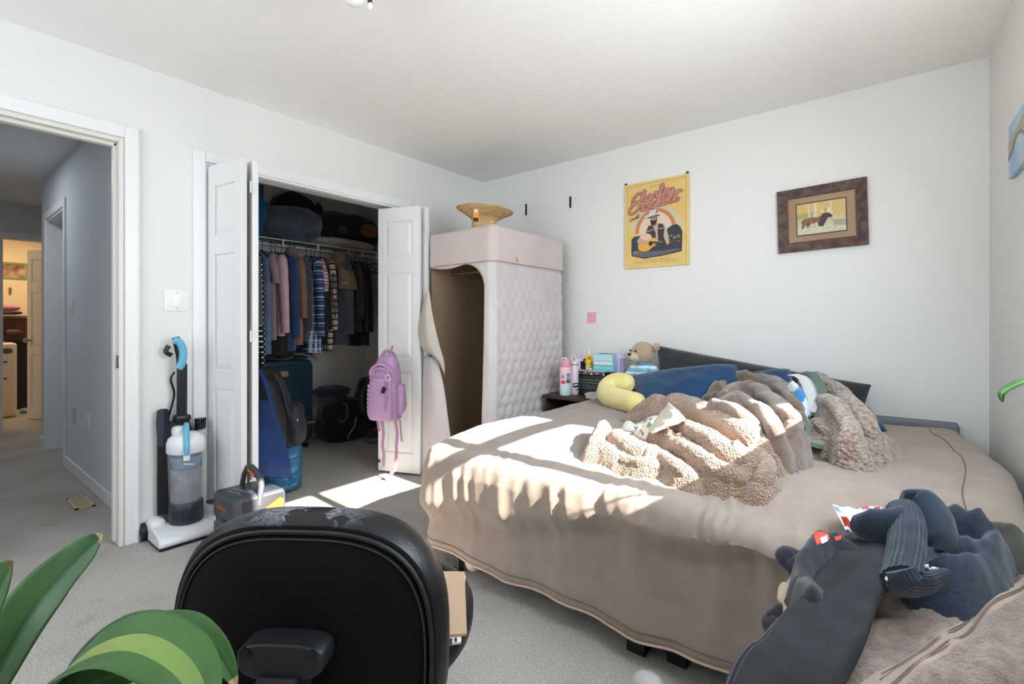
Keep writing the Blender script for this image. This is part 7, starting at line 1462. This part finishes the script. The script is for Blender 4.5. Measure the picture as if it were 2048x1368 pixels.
# adhesive strips, sticky note, switch, outlet
for i, (px, ya, yb_) in enumerate(((1052.5, 408, 431), (1141, 393, 416))):
    a = ony(px, ya, YB); b = ony(px, yb_, YB); s = MB().rbox((a.x, YB-0.003, (a.z+b.z)/2), (0.017, 0.005, a.z-b.z), 0.002, 2).obj('adhesive_strip', M('strip_black', (24, 24, 26), 0.7)); tag(s, ('black adhesive strip on the back wall nearer the straw hat', 'black adhesive strip on the back wall nearer the yellow poster')[i], 'strip', 'black adhesive strips on the back wall')
q = ony(1183, 636, YB); s = MB().prism([(-0.041, -0.044), (0.040, -0.040), (0.043, 0.046), (-0.036, 0.044)], (q.x, YB-0.0005, q.z), (1, 0, 0), (0, 0, 1), 0.0016).obj('sticky_note', M('note_pink', (238, 176, 182), 0.7), smooth=False); tag(s, 'pink sticky note with handwriting on the wall above the nightstand', 'note')
random.seed(9)
for i in range(5):
    for k in range(5): MB().tube([(q.x-0.030+0.012*k, YB-0.0024, q.z+0.028-0.013*i+random.uniform(-0.002, 0.002)), (q.x-0.030+0.012*k+0.004+0.004*random.random(), YB-0.0024, q.z+0.028-0.013*i+random.uniform(-0.003, 0.003))], 0.0009, 4).obj('handwriting', M('note_ink', (206, 120, 134), 0.7), s)
plate_m = M('switch_white', (238, 237, 234), 0.35)
def plate(name, label, cat, c, ax, w=0.072, h=0.116, rock=True, mat=None):
    t = thing(name, label, cat, c); sz = {'x': (0.006, w, h), 'y': (w, 0.006, h)}[ax]; MB().rbox(c, sz, 0.0025).obj('cover_plate', mat or plate_m, t)
    d = Vector((1, 0, 0)) if ax == 'x' else Vector((0, -1, 0))
    if rock:
        MB().rbox(Vector(c)+d*0.004, {'x': (0.006, 0.034, 0.066), 'y': (0.034, 0.006, 0.066)}[ax], 0.002).obj('rocker', M('rocker_white', (244, 243, 240), 0.3), t)
    else:
        for dz in (-0.025, 0.025): MB().rbox(Vector(c)+d*0.003+Vector((0, 0, dz)), {'x': (0.004, 0.03, 0.028), 'y': (0.03, 0.004, 0.028)}[ax], 0.002).obj('socket', M('socket_ivory', (214, 204, 180), 0.4), t)
    for dz in (-0.042, 0.042):
        p = Vector(c)+d*0.0035+Vector((0, 0, dz)); MB().sphere(p, 0.003, 8, 6).obj('screw', M('screw_grey', (170, 170, 168), 0.4, metal=0.5), t)
    return t
plate('light_switch', 'white rocker light switch on the wall between the hall door and the closet', 'switch', (0.003, 0.905, 1.242), 'x', 0.115, 0.118)
q = ony(145, 610, HY_); plate('light_switch', 'small light switch on the dim hall wall', 'switch', (q.x, HY_-0.003, q.z), 'y')
q = ony(148, 830, HY_); plate('wall_outlet', 'ivory wall outlet low on the hall wall near its doorway', 'outlet', (q.x, HY_-0.003, q.z), 'y', rock=False, mat=M('ivory_plate', (206, 196, 168), 0.4))
q = ony(178, 847, HY_); plate('blank_plate', 'pale blank cover plate low on the hall wall nearer the bedroom', 'plate', (q.x, HY_-0.003, q.z), 'y', rock=False)
# floor register in the hall carpet
rg_ = thing('floor_register', 'small beige floor vent in the hall carpet', 'vent', (-0.935, 0.668, 0)); rgm = M('register_beige', (196, 184, 150), 0.5)
MB().box((-1.075, 0.622, 0.001), (-0.80, 0.637, 0.007)).box((-1.075, 0.70, 0.001), (-0.80, 0.715, 0.007)).box((-1.075, 0.622, 0.001), (-1.06, 0.715, 0.007)).box((-0.815, 0.622, 0.001), (-0.80, 0.715, 0.007)).obj('frame', rgm, rg_, smooth=False)
for i in range(14): x = -1.052+i*0.018; boxo('louver', (x, 0.637, 0.001), (x+0.008, 0.70, 0.005), rgm, rg_)
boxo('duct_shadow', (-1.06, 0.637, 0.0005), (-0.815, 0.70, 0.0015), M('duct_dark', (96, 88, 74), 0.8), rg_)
# ceiling light: only the glass globe and a pull chain reach into the frame
lx = onz(700, -30, 2.25); lt_ = thing('ceiling_light', 'ceiling light with a white glass globe, its tip showing at the top edge', 'lamp', (lx.x, lx.y, 2.44))
gl = ond(706, 0, 1.78); gl.z += 0.012
MB().sphere((gl.x, gl.y, gl.z+0.018), 0.048, 24, 16).obj('globe', M('opal_glass', (244, 244, 246), 0.25), lt_); MB().lathe([(0.03, 2.36), (0.05, 2.38), (0.06, 2.437)], (gl.x+0.03, gl.y, 0), 24).obj('canopy', bplast, lt_)
pc_ = ond(740, 8, 1.80); MB().tube([(pc_.x, pc_.y, pc_.z+0.006), (pc_.x, pc_.y, 2.40)], 0.0085, 8).obj('socket_arm', M('dark_nickel', (84, 84, 88), 0.3, metal=0.8), lt_); MB().sphere((pc_.x+0.002, pc_.y, pc_.z-0.008), (0.009, 0.009, 0.014), 12, 8).obj('pull_knob', M('opal_glass', (244, 244, 246), 0.25), lt_)
MB().tube([(gl.x, gl.y, gl.z+0.06), (gl.x+0.02, gl.y, 2.37)], 0.012, 8).obj('stem', bplast, lt_); MB().tube([(pc_.x, pc_.y, 2.40), (gl.x+0.03, gl.y, 2.40)], 0.006, 6).obj('cross_arm', bplast, lt_)

# ================================================================ ROOM AT THE END OF THE HALL
FX = -6.49
d4 = bpy.data.objects.new('door_4', None); C.objects.link(d4); d4.location = (EX-0.14, 0.9, 0); struct(d4)
dA = onx(65, 700, EX-0.32); dB = onx(86, 700, EX-0.06)
door_leaf('door_leaf', d4, (-5.02, 0.885), (-4.63, 1.10), flip=1)
kb = Vector((-4.955, 0.895, 0.93)); MB().lathe([(0.012, 0), (0.012, 0.03), (0.028, 0.04), (0.03, 0.055), (0.02, 0.066), (0.001, 0.068)], (0, 0, 0), 18, axis='y').xf(Matrix.Translation(kb) @ Matrix.Rotation(pi+0.5, 4, 'Z')).obj('door_knob', M('knob_steel', (150, 140, 126), 0.25, metal=0.9), d4)
MB().rbox((-4.50-0.04, FY0+0.02, 0.93), (0.03, 0.03, 0.02), 0.004).obj('latch_bolt', M('knob_steel', (150, 140, 126), 0.25, metal=0.9), d4)
q0 = onx(14, 524, FX); q1 = onx(57, 560, FX); fp = thing('picture', 'small brown picture with a green border in the lit far room', 'picture', (FX, (q0.y+q1.y)/2, (q0.z+q1.z)/2))
boxo('frame', (FX-0.008, q0.y-0.25, q1.z), (FX, q1.y, q0.z), M('green_frame', (126, 150, 88), 0.6), fp); boxo('print', (FX, q0.y-0.24, q1.z+0.025), (FX+0.003, q1.y-0.025, q0.z-0.025), M('print_brown', (128, 76, 56), 0.7, col2=(196, 176, 140), nscale=9), fp)
dr = thing('cabinet', 'red brown cabinet in the lit room at the end of the hall', 'cabinet', (-6.1, 0.9, 0))
mah = M('mahogany', (98, 42, 30), 0.4, col2=(74, 30, 22), nscale=4); cz_ = onx(40, 636, -5.95).z; y1_ = onx(62, 700, -5.95).y
boxo('body', (-6.35, 0.35, 0.98), (-5.97, y1_, cz_), mah, dr); boxo('top', (-6.37, 0.33, cz_), (-5.94, y1_+0.03, cz_+0.03), M('stone_top', (84, 74, 64), 0.5, col2=(120, 110, 96), nscale=20), dr); boxo('drawer_front', (-5.97, 0.5, 1.02), (-5.955, y1_-0.14, cz_-0.05), M('mahogany_dark', (62, 26, 20), 0.4), dr)
boxo('lower_body', (-6.35, 0.35, 0.0), (-6.0, y1_+0.02, 0.9), M('black_cabinet', (20, 18, 18), 0.5), dr); boxo('ledge', (-6.38, 0.3, 0.9), (-5.93, y1_+0.05, 0.98), M('ledge_dark', (52, 36, 30), 0.5), dr)
wd = thing('water_dispenser', 'white water dispenser standing in the lit room at the end of the hall', 'dispenser', (-5.5, 0.6, 0)); yd = onx(34, 780, -5.3).y
MB().rbox((-5.42, yd-0.16, 0.45), (0.28, 0.32, 0.89), 0.03, 3).obj('body', M('dispenser_white', (226, 214, 196), 0.4), wd); MB().sphere((-5.28, yd-0.085, 0.80), (0.006, 0.05, 0.035), 16, 10).obj('badge', M('badge_grey', (86, 84, 92), 0.5), wd)
for z in (0.67, 0.47): MB().rbox((-5.275, yd-0.10, z), (0.012, 0.03, 0.014), 0.003).obj('tap', bplast, wd)
for i, (yy2, w, h, c, l) in enumerate(((0.62, 0.10, 0.05, (190, 120, 140), 'pink folded cloth on the cabinet in the lit far room'), (0.60, 0.12, 0.035, (70, 50, 46), 'dark stack under the pink cloth on the far cabinet'))):
    lump('folded_cloth', l, 'cloth', (-6.0, y1_-0.20, cz_+0.03+(0.075+0.028 if i == 0 else 0.037)), (0.10, w, h*0.75), fab('far_cloth_%d' % i, c), 0.12, 2, 60+i)
lump('trinket', 'brown trinket on the ledge of the far cabinet', 'ornament', (-5.93, y1_-0.16, 0.98+0.035), (0.03, 0.07, 0.035), fab('trinket_brown', (84, 66, 56)), 0.2, 3, 70)
lump('blue_packet', 'light blue packet on the floor of the lit far room', 'packet', (-5.6, y1_-0.07, 0.03), (0.08, 0.07, 0.03), fab('packet_blue', (120, 160, 190)), 0.1, 3, 72)
tag(MB().tube(spline([(FX+0.01, onx(20, 580, FX).y, onx(20, 575, FX).z), (FX+0.01, onx(20, 585, FX).y, onx(20, 585, FX).z), (FX+0.015, onx(20, 588, FX).y, onx(20, 586, FX).z)], 8), 0.014, 8).obj('wall_hook', M('hook_brass', (150, 120, 80), 0.4, metal=0.6)), 'small brass hook on the warm wall under the far picture', 'hook')
